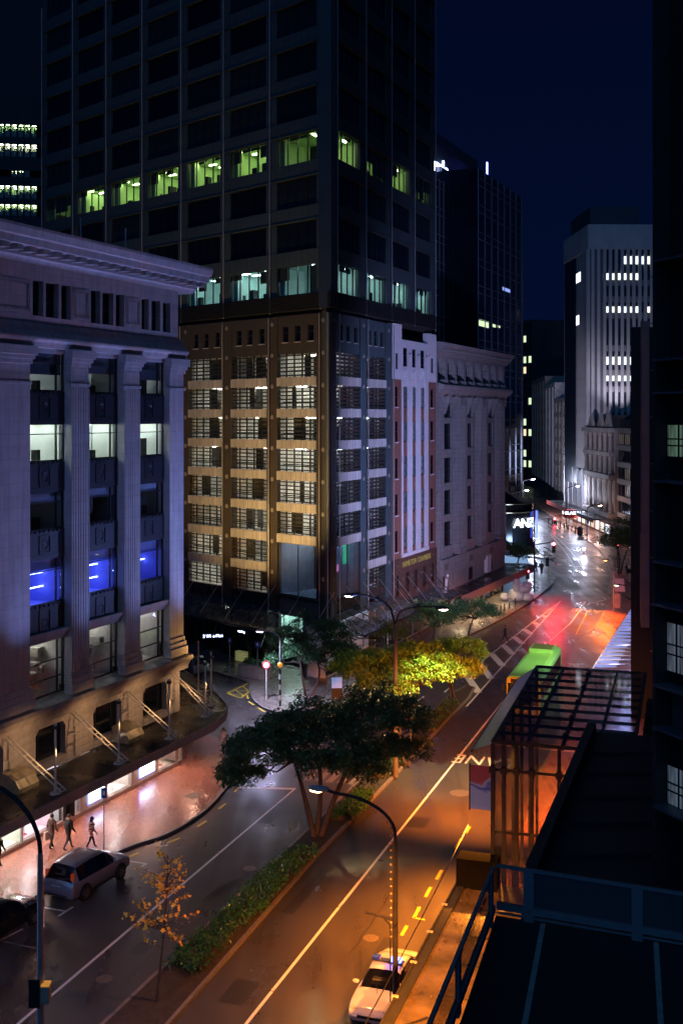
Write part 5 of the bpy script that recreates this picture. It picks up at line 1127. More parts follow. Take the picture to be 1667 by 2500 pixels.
for (u0, u1, v0, v1, mt) in ((1623, 1672, 1033, 1115, EMV('green_curtain', (.30, .52, .40), .16)), (1618, 1672, 1512, 1635, EMV('pale_curtain', (.45, .55, .75), .11)), (1623, 1672, 1860, 1960, EMV('blue_interior', (.35, .5, .7), .12))):
    za, zb_ = D2.z(u0, v1 + 3, .3), D2.z(u0, v0, .3); D2.window(D2.x(u0, .3), D2.x(u0, .3) + 2.3, za, zb_, .3, m_wframe, mt, (.22, .5, .75), (.36, .55), .05, .08)
D2.box('brick_panel', M('dim_brick', (.12, .08, .07), .8), .3, 8, .3, .4, D2.z(1620, 1765, .3), D2.z(1620, 1680, .3))

for k in range(8): y = 24.5 + k * 2.4; MB().box(.3, 7.4, -.04, .04, 9.605, 9.66).build('roof_seam', m_deck, PO, (0 + (y - 30) * .33 * 1.0, y - 30, 0))
# ------------------------------------------------------------------ street lamps, signals, signs
e_lampw = EM('lamp_white', (.62, .62, 1.0), 60); e_lamps = EM('lamp_sodium', (1.0, .48, .16), 45); e_lampp = EM('lamp_pink', (1.0, .72, .55), 40); e_lampfar = EM('lamp_far', (.62, .70, 1.0), 110)
SOD = (1.0, .27, .022)
m_tanpole = M('tan_pole', (.15, .125, .095), .6, .1, var=.2, scale=5)
def arc(p, d, r, h, n=8): return [Vector((p[0] + d[0] * r * (1 - math.cos(math.pi / 2 * i / n)), p[1] + d[1] * r * (1 - math.cos(math.pi / 2 * i / n)), p[2] + h * math.sin(math.pi / 2 * i / n))) for i in range(n + 1)]
def head(parent, p, d, em, tint=m_steel, s=1.0):
    f = MB().sphere((0, 0, 0), .36 * s, 12, 6, (1.25, .55, .32)); o = f.build('lamp_head', tint, parent, p, True); o.rotation_euler = (0, 0, math.atan2(d[1], d[0]))
    MB().sphere((.08 * s, 0, -.05 * s), .26 * s, 12, 6, (1.15, .6, .42)).build('lamp_bowl', em, o, smooth=True); return o
NR = Vector((.945, -.328))                   # to the right across the road
# median double lamp
LP = empty('double_street_lamp', (3.28, 68.2, .12)); tag(LP, 'tan street lamp on the median with two black curved arms', 'lamp')
MB().tube([(0, 0, 0), (0, 0, 9.3)], [.17, .12], 10).build('pole', m_tanpole, LP); MB().tube([(0, 0, 4.6), (0, 0, 5.4)], .19, 10).build('pole_sleeve', m_black, LP)
for s, zz in ((-1, 11.0), (1, 10.5)):
    d = NR * s; pts = [Vector((0, 0, 9.2)), Vector((d.x * .12, d.y * .12, 9.7))] + arc((d.x * .2, d.y * .2, 9.9), d, 2.4, zz - 9.9); MB().tube(pts, .055, 8).build('arm', m_black, LP)
    f = MB()
    for k in range(2, 9): q = pts[k]; f.sphere((q.x, q.y, q.z - .12), .04, 6, 4)
    f.build('festoon_bulb', m_dark, LP)
    e = pts[-1]; head(LP, (e.x + d.x * .3, e.y + d.y * .3, e.z - .06), d, e_lampp, m_dark)
    light('lamp_glow', 'SPOT', (e.x + d.x * .3, e.y + d.y * .3, e.z - .25), (5600 if s > 0 else 4200), (.92, 1, .52) if s > 0 else (1, .66, .28), LP, .2, (e.x, e.y + 2.2, 0) if s > 0 else (-1.6, -8.0, 6.6), 74 if s > 0 else 36, .9)
fl = MB().box(-.16, .16, -.12, .12, -.1, .1).build('floodlight', m_dark, LP, (-.25, .05, 8.2)); light('added_flood', 'SPOT', (-.5, .05, 8.25), 8200, (.24, .35, 1.0), LP, .2, (-16.0, -3.5, 25.0), 96, 1.0)  # floodlight added on the pole to wash the stone building blue
# right kerb lamp with festoon bulbs
LF = empty('festoon_street_lamp', (1.94, 40.4, .13)); tag(LF, 'dark curved street lamp strung with bulbs, standing beside the police car', 'lamp')
d = -NR; pts = [Vector((0, 0, 0)), Vector((0, 0, 3.5)), Vector((0, 0, 6.4))] + arc((0, 0, 6.8), d, 2.2, 1.25, 10) + [Vector((d.x * 2.75, d.y * 2.75, 8.15))]
MB().tube(pts, [.11, .1, .085] + [.06] * 12, 10).build('pole', m_dark, LF); head(LF, (d.x * 2.95, d.y * 2.95, 8.16), d, EM('lamp_orange', (1, .5, .2), 30))
for k in range(16):
    z = 3.1 + k * .26; q = Vector((d.x * .16, d.y * .16, z)) if z < 6.8 else None
    if q: MB().sphere(tuple(q), .045, 6, 4).build('festoon_bulb', M('amber_bulb', (.5, .28, .1), .3), LF)
for k in range(1, 10): q = pts[3 + k]; MB().sphere((q.x + d.x * .06, q.y, q.z - .14), .04, 6, 4).build('festoon_bulb', M('amber_bulb'), LF)
MB().tube([(d.x * .18, d.y * .18, .2), (d.x * .18, d.y * .18, 3.35), (d.x * .22, d.y * .22, 3.55), (d.x * .42, d.y * .42, 3.7)], .03, 6).tube([(d.x * .05, d.y * .05, 3.72), (d.x * 1.15, d.y * 1.15, 3.85)], .045, 6).build('bracket_arm', m_dark, LF)
light('lamp_glow', 'SPOT', (d.x * 2.95, d.y * 2.95, 7.95), 2600, (1, .30, .05), LF, .2, (d.x * 2.95, d.y * 2.95, 0), 150, .7)
# near left median lamp
LN = empty('near_street_lamp', (-8.9, 33.1, .12)); tag(LN, 'grey street lamp pole at lower left carrying a dark panel and beige box', 'lamp')
pts = [Vector((0, 0, 0)), Vector((0, 0, 5)), Vector((0, 0, 8.6))] + arc((0, 0, 9.0), d, 2.4, 1.95, 10)
MB().tube(pts[:4], [.115, .10, .085, .078], 10).build('pole', m_steel, LN); MB().tube(pts[3:], .07, 8).build('arm', m_dark, LN)
head(LN, (pts[-1].x + d.x * .3, pts[-1].y + d.y * .3, 10.9), d, e_lampp)
light('lamp_glow', 'SPOT', (pts[-1].x + d.x * .3, pts[-1].y + d.y * .3, 10.7), 1200, (.62, .55, 1), LN, .2, (d.x * 4, d.y * 4 + 6, 0), 150, .7)
zb = 22 - (2430 - HY) * 33.1 / FPX
pbox('sign_back', m_black, LN, -.31, .02, -.16, -.13, zb - .42, zb + .42); o = pbox('control_box', M('beige_box', (.55, .42, .30), .5), LN, .06, .30, -.2, .1, zb - .28, zb + .22); pbox('lid', M('amber_lid', (.8, .35, .05), .4, emit=(1, .4, .05), estr=.35), o, -.12, .12, -.15, .15, .25, .30)
# zebra crossing lamp at the side street
ZL = empty('crossing_lamp', (-4.66, 85.0, .13)); tag(ZL, 'black and white striped crossing pole with amber globe and violet street light', 'lamp')
for k in range(7): MB().tube([(0, 0, k * .4), (0, 0, k * .4 + .4)], .085, 10).build('stripe_band', m_black if k % 2 == 0 else m_white, ZL)
pts = [Vector((0, 0, 2.8)), Vector((0, 0, 4.6))] + arc((0, 0, 4.9), (-1, .1), 1.2, .8, 8); MB().tube(pts, .05, 8).build('pole', m_steel, ZL)
MB().sphere((0, 0, 3.1), .2, 12, 8).build('amber_globe', M('amber_globe', (.9, .30, .03), .35, emit=(1, .3, .03), estr=.6), ZL, smooth=True)
head(ZL, (-1.45, .12, 5.68), (-1, .1), EM('lamp_violet', (.40, .36, 1), 35), m_steel); light('lamp_glow', 'SPOT', (-1.45, .12, 5.5), 3400, (.62, .62, 1), ZL, .2, (-1.6, -.5, 0), 155, .6)
# assumed side-street sodium lamp, unseen, its spot added to gild the car park facade
SL = empty('assumed_street_lamp', (-13.2, 84.5, 0)); tag(SL, 'assumed sodium street lamp, unseen in the side street behind the stone corner building', 'lamp')
pts = [Vector((0, 0, 0)), Vector((0, 0, 8))] + arc((0, 0, 8.4), (.35, .93), 1.4, .8, 8); MB().tube(pts, [.1] + [.07] * 10, 8).build('pole', m_steel, SL); head(SL, (.6, 1.6, 9.2), (.35, .93), e_lamps)
light('lamp_glow', 'SPOT', (.7, 1.9, 9.3), 10500, (1, .60, .20), SL, .3, (4.2, 11.5, 16.5), 92, .5)
# added sodium lamp, unseen under the eave, for the right carriageway's orange light
WL = empty('added_lamp', PV.w(-.35, 5.5, 8.1)); tag(WL, 'added sodium lamp hung under the pavilion eave over the kerb', 'lamp')
MB().tube([(.3, .1, .3), (0, 0, .2), (-.2, 0, .15)], .04, 6).build('bracket', m_dark, WL); head(WL, (-.35, 0, .1), (-1, .3), EM('lamp_deep_sodium', (1, .42, .08), 10), m_dark, .7)
light('lamp_glow', 'SPOT', (-.4, 0, -.12), 35000, SOD, WL, .15, (-1.1, -2.1, -8.2), 108, .9)
W2 = empty('added_lamp', (3.45, 24.8, 9.0)); tag(W2, 'added sodium lamp out of view that lights the dirty verandah roof', 'lamp'); MB().tube([(.3, .1, .1), (0, 0, .1)], .03, 6).build('bracket', m_dark, W2); head(W2, (-.2, 0, .05), (-1, .3), e_lamps, m_dark, .5); light('lamp_glow', 'SPOT', (-.3, 0, -.1), 52000, SOD, W2, .1, (-.1, 10.3, -6.2), 50, .9)  # added behind the deck edge, only to light the verandah roof
W3 = empty('added_lamp', PV.w(-.3, 13.6, 8.1)); tag(W3, 'added sodium lamp under the far end of the pavilion eave', 'lamp'); MB().tube([(.3, .1, .3), (-.1, 0, .2)], .04, 6).build('bracket', m_dark, W3); head(W3, (-.3, 0, .15), (-1, .1), EM('lamp_warm', (1, .45, .12), 20), m_dark, .7); light('lamp_glow', 'SPOT', (-.4, 0, -.1), 36000, (1, .24, .03), W3, .2, (-.8, 8.5, -8.2), 108, .9)  # added to carry the orange light farther up the road
W4 = empty('added_lamp', (20.9, 82.4, 9.5)); tag(W4, 'added pale lamp on the dark building corner to light the bus', 'lamp'); MB().tube([(.2, .1, .1), (-.4, 0, .2)], .04, 6).build('bracket', m_dark, W4); head(W4, (-.6, 0, .2), (-1, .1), EM('lamp_pale', (1, .9, .7), 12), m_dark, .6); light('lamp_glow', 'SPOT', (-.7, 0, 0), 6000, (1, .76, .46), W4, .2, (-7.5, 10, -8.5), 100, 1.0)  # added to brighten the bus and the painted island
# added lavender floodlights, not seen there, washing the tower flank and the chambers
for i, (x, y, z, t, en, lab) in enumerate(((21.6, 84.0, 10.5, (8, 106, 18), 26000, 'added violet floodlight on the dark building, aimed at the chambers facade'), (24.3, 91.0, 9.0, (14, 122, 14), 9000, 'second added violet floodlight on the dark building, aimed at the heritage stone'))):
    o = empty('floodlight', (x, y, z)); tag(o, lab, 'lamp'); MB().box(-.25, .1, -.2, .2, -.15, .15).build('housing', m_dark, o); MB().tube([(.1, 0, 0), (.6, -.1, 0)], .04, 6).build('bracket', m_dark, o)
    light('added_flood', 'SPOT', (-.35, .1, .1), en, (.44, .48, 1.0), o, .2, (t[0] - x, t[1] - y, t[2] - z), 78, .7)
# far lamps
for i, (u, v, D, col, lab, en) in enumerate(((1300, 1170, 250, (.66, .74, 1), 'farthest blue-white street lamp above the road bend', 16000), (1283, 1197, 205, (.66, .74, 1), 'blue-white street lamp over the far left pavement above the ANZ drum', 9000), (1408, 1187, 225, (.66, .74, 1), 'blue-white street lamp in front of the ribbed tower', 20000), (1462, 1234, 200, (1, .6, .45), 'orange street lamp by the uplit Victorian columns', 8000))):
    z = EYE - (v - HY) * D / FPX; X = (u - CX) / FPX * D; s = 1 if i < 2 else -1
    o = empty('far_street_lamp', (X - s * -2.2 if i > 1 else X - 2.2, D, .1)); tag(o, lab, 'lamp'); bx_ = o.location.x
    MB().tube([(0, 0, 0), (0, 0, z - 1)] + arc((0, 0, z - .8), (1 if X > bx_ else -1, 0), 2.0, .7, 6), .09, 8).build('pole', m_dark, o)
    dd = (1 if X > bx_ else -1, 0); head(o, (X - bx_, 0, z), dd, e_lampfar if i < 3 else EM('lamp_far_orange', (1, .45, .3), 60), m_dark, 1.3); light('lamp_glow', 'POINT', (X - bx_, 0, z - .4), en * (.42, .25, .11, .05)[i], col, o, .3)
# traffic signals
e_red = EM('signal_red', (1, .03, .05), 120); m_ypole = M('yellow_pole', (.62, .42, .06), .5, var=.15)
def signal(o, p, on=True, s=1.0):
    b_ = MB().box(-.2 * s, .2 * s, -.12, .14, -.55 * s, .55 * s).build('signal_head', m_black, o, p)
    for k, z in enumerate((.35, 0, -.35)): MB().sphere((0, -.14, z * s), .14 * s, 10, 6, (1, .35, 1)).build('lens', e_red if k == 0 and on else m_dglass, b_)
    return b_
t1 = G(1304, 1447); o = empty('signal_mast', t1); tag(o, 'tall black signal mast with an arm holding a red light over the road', 'traffic light')
MB().tube([(0, 0, 0), (0, 0, 13)], [.12, .06], 8).build('pole', m_dark, o); e = G(1350, 1332, 0); zz = 22 - (1336 - HY) * 140.6 / FPX; xx = (1350 - 1304) / FPX * 140.6
MB().tube([(0, 0, zz + .3), (xx, 0, zz + .7)], .06, 6).build('mast_arm', m_dark, o); signal(o, (xx, -.1, zz), True, 1.25)
light('signal_glow', 'SPOT', (xx, -.6, zz + .4), 2600, (1, .02, .04), o, .2, (xx + .5, -16, -8), 96, 1.0)
t2 = G(1287, 1452); o = empty('kerb_signal', t2); tag(o, 'red traffic light on a short yellow pole beside the white sculpture', 'traffic light'); MB().tube([(0, 0, 0), (0, 0, 2.0)], .06, 8).build('pole', m_ypole, o); signal(o, (0, 0, 2.55), True, 1.1)
light('signal_glow', 'SPOT', (.3, -.5, 2.9), 300, (1, .03, .04), o, .2, (4, -10, -3), 130, .8)
t3 = G(1337, 1421); o = empty('kerb_signal', t3); tag(o, 'yellow signal pole with a dark unlit head near the crossing', 'traffic light'); MB().tube([(0, 0, 0), (0, 0, 4.2)], .06, 8).build('pole', m_ypole, o); signal(o, (-.1, 0, 2.7), False, 1.1)
for (u, v, D, lab) in ((1353, 1267, 232, 'far red traffic light on a mast at the road bend'), (1507, 1327, 165, 'small red light glowing within the right-hand tree')):
    z = EYE - (v - HY) * D / FPX; o = empty('far_signal', ((u - CX) / FPX * D, D, 0)); tag(o, lab, 'traffic light'); MB().tube([(0, .2, 0), (0, .2, z + .3)], .07, 6).build('pole', m_dark, o); signal(o, (0, 0, z - .4), True, 1.3 if D > 200 else .6)
# signs on posts
def disc_sign():
    p = G(650, 1713); o = empty('speed_sign', (p.x, p.y, .13)); tag(o, 'round red-bordered 50 speed sign on a white post', 'sign'); MB().tube([(0, 0.05, 0), (0, .05, 2.95)], .035, 8).build('post', m_white, o)
    MB().lathe([(0, -.02), (.31, -.02), (.31, .02)], (0, 0, 2.72), 28, 'y').build('red_ring', M('sign_red', (.65, .02, .03), .4), o); MB().lathe([(0, -.03), (.225, -.03), (.225, -.02)], (0, 0, 2.72), 28, 'y').build('white_disc', m_white, o)
    text('number', '50', m_black, o, (0, -.034, 2.715), (math.radians(90), 0, 0), .3, .003)
disc_sign()
m_bsign = M('blue_sign', (.02, .07, .35), .4)
for (u, vb, vt, lab, w) in ((561, 1646, 1560, 'blue parking sign on a pole by the kiosk crates', .3), (628.5, 1662, 1570, 'blue square sign on a pole in front of the planter', .42), (254, 2083, 1930, 'blue parking sign on a tall thin pole by the silver car', .3)):
    p = G(u, vb); o = empty('parking_sign', (p.x, p.y, .13)); tag(o, lab, 'sign'); h = (vb - vt) * p.y / FPX; MB().tube([(0, .03, 0), (0, .03, h)], .03, 8).build('post', m_steel, o); MB().box(-w / 2, w / 2, -.015, .015, h - .5, h).build('plate', m_bsign, o); MB().box(-w * .2, w * .2, -.02, -.015, h - .36, h - .14).build('symbol', m_white, o)
p = G(1497, 1500); o = empty('bus_stop_post', (p.x, p.y, .13)); tag(o, 'grey bus stop post with white angled panel on the right pavement', 'sign'); MB().tube([(0, 0, 0), (0, 0, 6)], .07, 8).build('post', m_steel, o); MB().quad((.1, -.1, 2.5), (1.3, -.1, 2.4), (1.1, -.1, 3.9), (.1, -.1, 3.9)).quad((.1, -.06, 3.9), (1.1, -.06, 3.9), (1.3, -.06, 2.4), (.1, -.06, 2.5)).build('panel', m_white, o); head(o, (-.9, -.2, 6.0), (-1, -.2), EM('lamp_red_sodium', (1, .3, .06), 18), m_dark, .8); MB().tube([(0, 0, 5.9), (-.8, -.2, 6.05)], .04, 6).build('added_lamp_arm', m_steel, o); light('lamp_glow', 'SPOT', (-.9, -.2, 5.8), 17000, (1, .19, .03), o, .2, (-8, -4, -6), 116, .9); MB().box(.1, .7, -.12, -.06, .6, 2.2).build('timetable', M('timetable', (.6, .6, .55), .5), o)  # lamp head, arm and spot added for orange light on the road
# planter, kiosk crates, bollards, sculpture, bins
p = G(622, 1655); o = empty('planter', (p.x, p.y, .13), math.radians(-40)); tag(o, 'ribbed concrete planter box with low plants before the tower', 'planter'); MB().box(-1.3, 1.3, -.7, .7, 0, 1.0).build('trough', m_stone_d, o)
for k in range(14): pbox('rib', m_stone_d, o, -1.3 + k * .195, -1.22 + k * .195, -.74, -.7, .05, .95)
PLANTER = o
p = G(590, 1619); o = empty('fruit_crate', (p.x, p.y, .13), math.radians(-42)); tag(o, 'yellow-green slatted crate stand at the kiosk door', 'crate')
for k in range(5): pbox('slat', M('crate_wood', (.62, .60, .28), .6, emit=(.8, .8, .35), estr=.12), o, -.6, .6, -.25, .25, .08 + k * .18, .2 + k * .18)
for i, (u, v) in enumerate(((1243, 1490), (1257, 1482), (1222, 1500), (1231, 1495))): p = G(u, v); o = empty('bollard', (p.x, p.y, .13)); tag(o, ('third', 'fourth and farthest', 'first and nearest', 'second')[i] + ' of the short dark bollards beside the white sculpture', 'bollard', 'bollards beside the white sculpture'); MB().tube([(0, 0, 0), (0, 0, .85)], .08, 8).build('shaft', m_dark, o); MB().lathe([(.1, .85), (.09, .95), (0, .98)], (0, 0, 0), 8).build('cap', m_steel, o)
p = G(1263, 1470); o = empty('pebble_sculpture', (p.x, p.y, .13)); tag(o, 'white sculpture of rounded boulders round a short column', 'sculpture')
for (x, y, z, r) in ((-1.5, .3, .45, .62), (0, -.2, .6, .85), (1.1, -.3, .5, .72), (.9, .6, 1.4, .8), (-.3, .5, .9, .6), (1.2, .4, 1.9, .55)): MB().sphere((x, y, z), r, 14, 8, (1.1, 1, .75)).build('boulder', m_whitewash, o, smooth=True)
MB().tube([(-.1, .3, .5), (-.1, .3, 2.6)], .42, 12).build('column', m_whitewash, o)
for k in range(9):
    p = G(1338 + k * 9.5, 1279 + k * 3.2); o = empty('railing_post', (p.x, p.y, .13)); tag(o, ('first', 'second', 'third', 'fourth', 'fifth', 'sixth', 'seventh', 'eighth', 'last')[k] + ' dark railing post from the road bend on the bright far kerb', 'bollard', 'railing posts on the far kerb'); MB().tube([(0, 0, 0), (0, 0, 1.1)], .12, 6).build('shaft', m_black, o); MB().box(-.9, .9, -.03, .03, .95, 1.02).build('rail', m_black, o)
p = G(1415, 1310); o = empty('litter_bin', (p.x, p.y, .13)); tag(o, 'black litter bin at the end of the far kerb railing', 'bin'); MB().lathe([(.5, 0), (.55, 1.5), (.35, 1.7), (0, 1.75)], (0, 0, 0), 10).build('body', m_black, o); MB().box(-.3, .3, -.58, -.5, 1.1, 1.3).build('slot', m_dark, o)
p = G(822, 1712); o = empty('lit_poster', (p.x, p.y, .13), math.radians(10)); tag(o, 'small blue-white lit poster stand under the green tree', 'poster'); MB().box(-.4, .4, -.06, .06, .9, 1.7).build('screen', M('lit_screen', (.5, .6, .9), .4, emit=(.35, .5, 1), estr=.35, scale=3), o); MB().box(-.42, .42, -.05, .09, .1, .9).build('foot', m_black, o)
# overhead wires along the right carriageway
def wire(a, c, sag, lab):
    a, c = Vector(a), Vector(c); pts = [a.lerp(c, t / 14) - Vector((0, 0, sag * 4 * (t / 14) * (1 - t / 14))) for t in range(15)]; o = MB().tube(pts, .018, 5).build('overhead_wire', m_black); tag(o, lab, 'wire')
wire(G(1142, 2015, 5.2), G(880, 2520, 5.0), .1, 'thin black overhead wire slanting past the police car'); wire(G(905, 2500, 5.0), G(1060, 2480, 4.4), .15, 'short black wire with insulators over the verandah')
# ------------------------------------------------------------------ vehicles
def car(name, label, loc, rz, st, paint, wheels, wr, wz, glass_x, rear_glass, front_glass, W, tyre_y):
    root = empty(name, (loc[0], loc[1], 0), rz); tag(root, label, 'car')
    ss = []
    for i in range(len(st) - 1):
        a, b_, c, d_ = st[max(i - 1, 0)], st[i], st[i + 1], st[min(i + 2, len(st) - 1)]
        for j in range(5):
            t = j / 5; ss.append([b_[q] + (c[q] - b_[q]) * t if q == 0 else (.5 * (2 * b_[q] + (c[q] - a[q]) * t + (2 * a[q] - 5 * b_[q] + 4 * c[q] - d_[q]) * t * t + (3 * b_[q] - a[q] - 3 * c[q] + d_[q]) * t ** 3)) for q in range(6)])
    ss.append(list(st[-1]))
    def ring(s):
        x, zb, zl, zt, wb, wt = s; h = [(0, zb), (wb * .88, zb), (wb * .985, zb + .09), (wb, zb + (zl - zb) * .55), (wb * .975, zl - .03), (wb * .955, zl), (wt * 1.02, zt - .07), (wt * .93, zt - .015), (wt * .5, zt + .018), (0, zt + .022)]
        return [(x, y, z) for y, z in h] + [(x, -y, z) for y, z in reversed(h[1:-1])]
    rings = [ring(s) for s in ss]; n = len(rings[0]); f = MB()
    for r in rings: f.v += r
    for i in range(len(rings) - 1):
        for j in range(n): j2 = (j + 1) % n; f.f.append((i * n + j, i * n + j2, (i + 1) * n + j2, (i + 1) * n + j)); f.m.append(0)
    f.f.append(tuple(range(n - 1, -1, -1))); f.m.append(0); f.f.append(tuple((len(rings) - 1) * n + j for j in range(n))); f.m.append(0)
    body = f.build('body', paint, root, smooth=True)
    gl = M('car_glass', (.006, .007, .010), .04, spec=.8, coat=.5)
    def patch(nm, x0, x1, j0, j1, mat, off=.008, both=True):
        g = MB(); idx = [i for i in range(len(rings)) if x0 - .001 <= ss[i][0] <= x1 + .001]
        for i0, i1 in zip(idx[:-1], idx[1:]):
            for j in range(j0, j1):
                q = [Vector(rings[i0][j]), Vector(rings[i0][j + 1]), Vector(rings[i1][j + 1]), Vector(rings[i1][j])]; nn = (q[1] - q[0]).cross(q[3] - q[0]).normalized() * off
                g.quad(*[p + nn for p in q]); g.quad(*[Vector((p.x + nn.x, -(p.y + nn.y), p.z + nn.z)) for p in reversed(q)])
        return g.build(nm, mat, root)
    for x0, x1 in glass_x: patch('side_window', x0, x1, 5, 6, gl)
    patch('rear_window', *rear_glass, 6, 9, gl); patch('windscreen', *front_glass, 6, 9, gl)
    for x in wheels:
        for s in (-1, 1):
            MB().lathe([(0, -.02), (wr + .075, -.02), (wr + .075, .02), (0, .02)], (x, s * (tyre_y - .01), wz + .01), 22, 'y').build('wheel_arch', m_black, root)
            w = MB().lathe([(wr * .62, .06), (wr * .94, .06), (wr, .03), (wr, -.16), (wr * .6, -.16)] if s > 0 else [(wr * .6, .16), (wr, .16), (wr, -.03), (wr * .94, -.06), (wr * .62, -.06)], (0, 0, 0), 22, 'y').build('wheel', M('tyre', (.012, .012, .013), .7), root, (x, s * (tyre_y + .015), wz))
            rim = MB().lathe([(0, s * .02), (wr * .62, s * .035), (wr * .66, s * .05)], (0, 0, 0), 22, 'y').build('rim_disc', m_black, w)
            g = MB()
            for k in range(6):
                a = k * math.pi / 3; ca, sa = math.cos(a), math.sin(a); pw = .05
                g.quad(*[(ca * r_ - sa * q_, s * .055, sa * r_ + ca * q_) for r_, q_ in ((.03, -pw), (wr * .62, -pw * .8), (wr * .62, pw * .8), (.03, pw))])
            g.build('spoke', M('alloy', (.62, .60, .58), .28, .9), w); MB().lathe([(wr * .6, s * .05), (wr * .68, s * .062), (wr * .7, s * .05)], (0, 0, 0), 22, 'y').build('rim', M('alloy'), w)
    return root, patch
def paint(name, c, rough=.28, metal=.6): return M(name, c, rough, metal, var=.04, coat=.8)
suv = [(-2.27, .45, .72, .78, .70, .62), (-2.22, .36, .86, .93, .84, .74), (-2.12, .30, .98, 1.06, .89, .78), (-2.02, .28, 1.0, 1.24, .90, .72), (-1.82, .26, 1.0, 1.56, .905, .63), (-1.55, .25, 1.0, 1.645, .91, .635), (-.6, .25, .99, 1.69, .91, .65), (.15, .25, .98, 1.65, .91, .64), (.5, .25, .98, 1.54, .91, .63), (1.12, .26, .97, 1.07, .905, .76), (1.7, .27, .90, 1.0, .895, .74), (2.05, .30, .80, .88, .86, .68), (2.2, .34, .68, .74, .78, .6), (2.27, .42, .58, .62, .68, .52)]
SUVDIR = math.atan2(2.4, 1.15)
r_, pt = car('parked_suv', 'silver lavender suv parked at the left kerb, seen from behind', (-11.9, 52.55), SUVDIR, suv, paint('silver_paint', (.42, .41, .46)), (-1.31, 1.31), .345, .345, ((-1.74, .92),), (-2.12, -1.68), (.5, 1.12), .91, .905)
m_tail = M('tail_lens', (.35, .02, .02), .25, emit=(1, .12, .02), estr=.12)
for s in (-1, 1):
    MB().box(-.05, .10, -.05, .05, -.24, .24).build('tail_light', m_tail, r_, (-2.02, s * .715, 1.18)); MB().box(-.015, .06, -.05, .05, -.08, .08).build('indicator', M('amber_lens', (.7, .3, .03), .3, emit=(1, .4, .03), estr=.25), r_, (-2.13, s * .74, .88))
    MB().tube([(-1.6, s * .57, 1.70), (-1.4, s * .58, 1.735), (.0, s * .58, 1.735), (.2, s * .57, 1.69)], .018, 6).build('roof_rail', m_steel, r_); MB().sphere((0, 0, 0), .11, 10, 6, (.7, 1.1, .7)).build('mirror', paint('silver_paint', ()), r_, (.78, s * 1.0, 1.06))
    pbox('door_handle', m_steel, r_, -.55, -.37, s * .905 - .015, s * .905 + .015, .9, .93); pbox('door_handle', m_steel, r_, .4, .58, s * .905 - .015, s * .905 + .015, .9, .93); pbox('sill_trim', m_black, r_, -.95, .95, s * .905 - .02, s * .905 + .02, .28, .38)
MB().box(-.01, .01, -.24, .24, -.06, .06).build('number_plate', m_white, r_, (-2.25, 0, .80)); text('plate_text', 'EKR5', m_black, r_, (-2.263, 0, .80), (math.radians(90), 0, math.radians(-90)), .11, .001); pbox('bumper_step', m_dark, r_, -2.29, -2.2, -.6, .6, .42, .5); pbox('chrome_bar', M('alloy'), r_, -2.2, -2.16, -.3, .3, .98, 1.01)
sed = [(-2.32, .42, .66, .74, .68, .58), (-2.25, .34, .80, .90, .82, .70), (-1.9, .27, .88, 1.0, .88, .72), (-1.55, .24, .90, 1.06, .90, .72), (-.95, .22, .91, 1.36, .91, .62), (-.5, .22, .91, 1.43, .91, .61), (.1, .22, .91, 1.44, .91, .61), (.45, .22, .90, 1.36, .91, .61), (1.15, .23, .88, .98, .90, .74), (1.75, .25, .80, .88, .89, .72), (2.15, .28, .70, .76, .84, .64), (2.3, .34, .58, .63, .74, .54), (2.36, .42, .52, .55, .62, .44)]
r_, pt = car('parked_black_car', 'black car parked at the left kerb, cut by the lower left frame edge', (-14.75, 47.7), SUVDIR, sed, paint('black_car_paint', (.012, .012, .015), .2, .3), (-1.36, 1.38), .32, .32, ((-1.2, .85),), (-1.5, -.95), (.45, 1.15), .91, .905)
for s in (-1, 1): MB().box(-.1, .06, -.14, .14, -.06, .06).build('headlight', m_dglass, r_, (2.18, s * .62, .66)); MB().sphere((0, 0, 0), .1, 10, 6, (.7, 1.1, .7)).build('mirror', m_black, r_, (.8, s * .98, .98))
PD_ = math.atan2(-.945, -.328)
r_, pt = car('police_car', 'white sedan with glowing blue roof light parked facing the camera', (1.75, 42.2), PD_, sed, paint('white_car_paint', (.62, .60, .56), .35, .0), (-1.36, 1.38), .32, .32, ((-1.2, .85),), (-1.5, -.95), (.45, 1.15), .91, .905)
bar = MB().box(-.12, .12, -.62, .62, 0, .05).build('light_bar', m_black, r_, (.0, 0, 1.5)); MB().box(-.13, .13, .12, .52, .05, .14).build('blue_light', EM('police_blue', (.08, .12, 1), 14), bar); MB().box(-.13, .13, -.58, -.3, .05, .14).build('blue_lens', M('blue_lens', (.02, .04, .5), .2), bar)
light('blue_glow', 'POINT', (.25, .3, 1.72), 5, (.1, .15, 1), r_, .1)
for s in (-1, 1):
    MB().box(-.16, .05, -.15, .15, -.07, .07).build('headlight', M('headlight_lens', (.5, .5, .5), .1), r_, (2.14, s * .62, .68)); MB().sphere((0, 0, 0), .11, 10, 6, (.7, 1.2, .7)).build('mirror', paint('white_car_paint', ()), r_, (.82, s * 1.0, .98))
    pbox('check_stripe', M('police_check', (.03, .08, .4), .4), r_, -.9, .8, s * .915 - .01, s * .915 + .01, .62, .82)
pbox('grille', m_black, r_, 2.3, 2.37, -.45, .45, .48, .58); MB().tube([(1.4, 0, .92), (1.5, .02, 1.3)], .008, 5).build('aerial', m_black, r_)
r_, pt = car('side_street_car', 'dark silver car standing in the side street behind the corner building', (-13.5, 104.0 - 7.5), math.radians(138), suv, paint('grey_car_paint', (.22, .22, .24)), (-1.31, 1.31), .345, .345, ((-1.74, .92),), (-2.12, -1.68), (.5, 1.12), .91, .905)
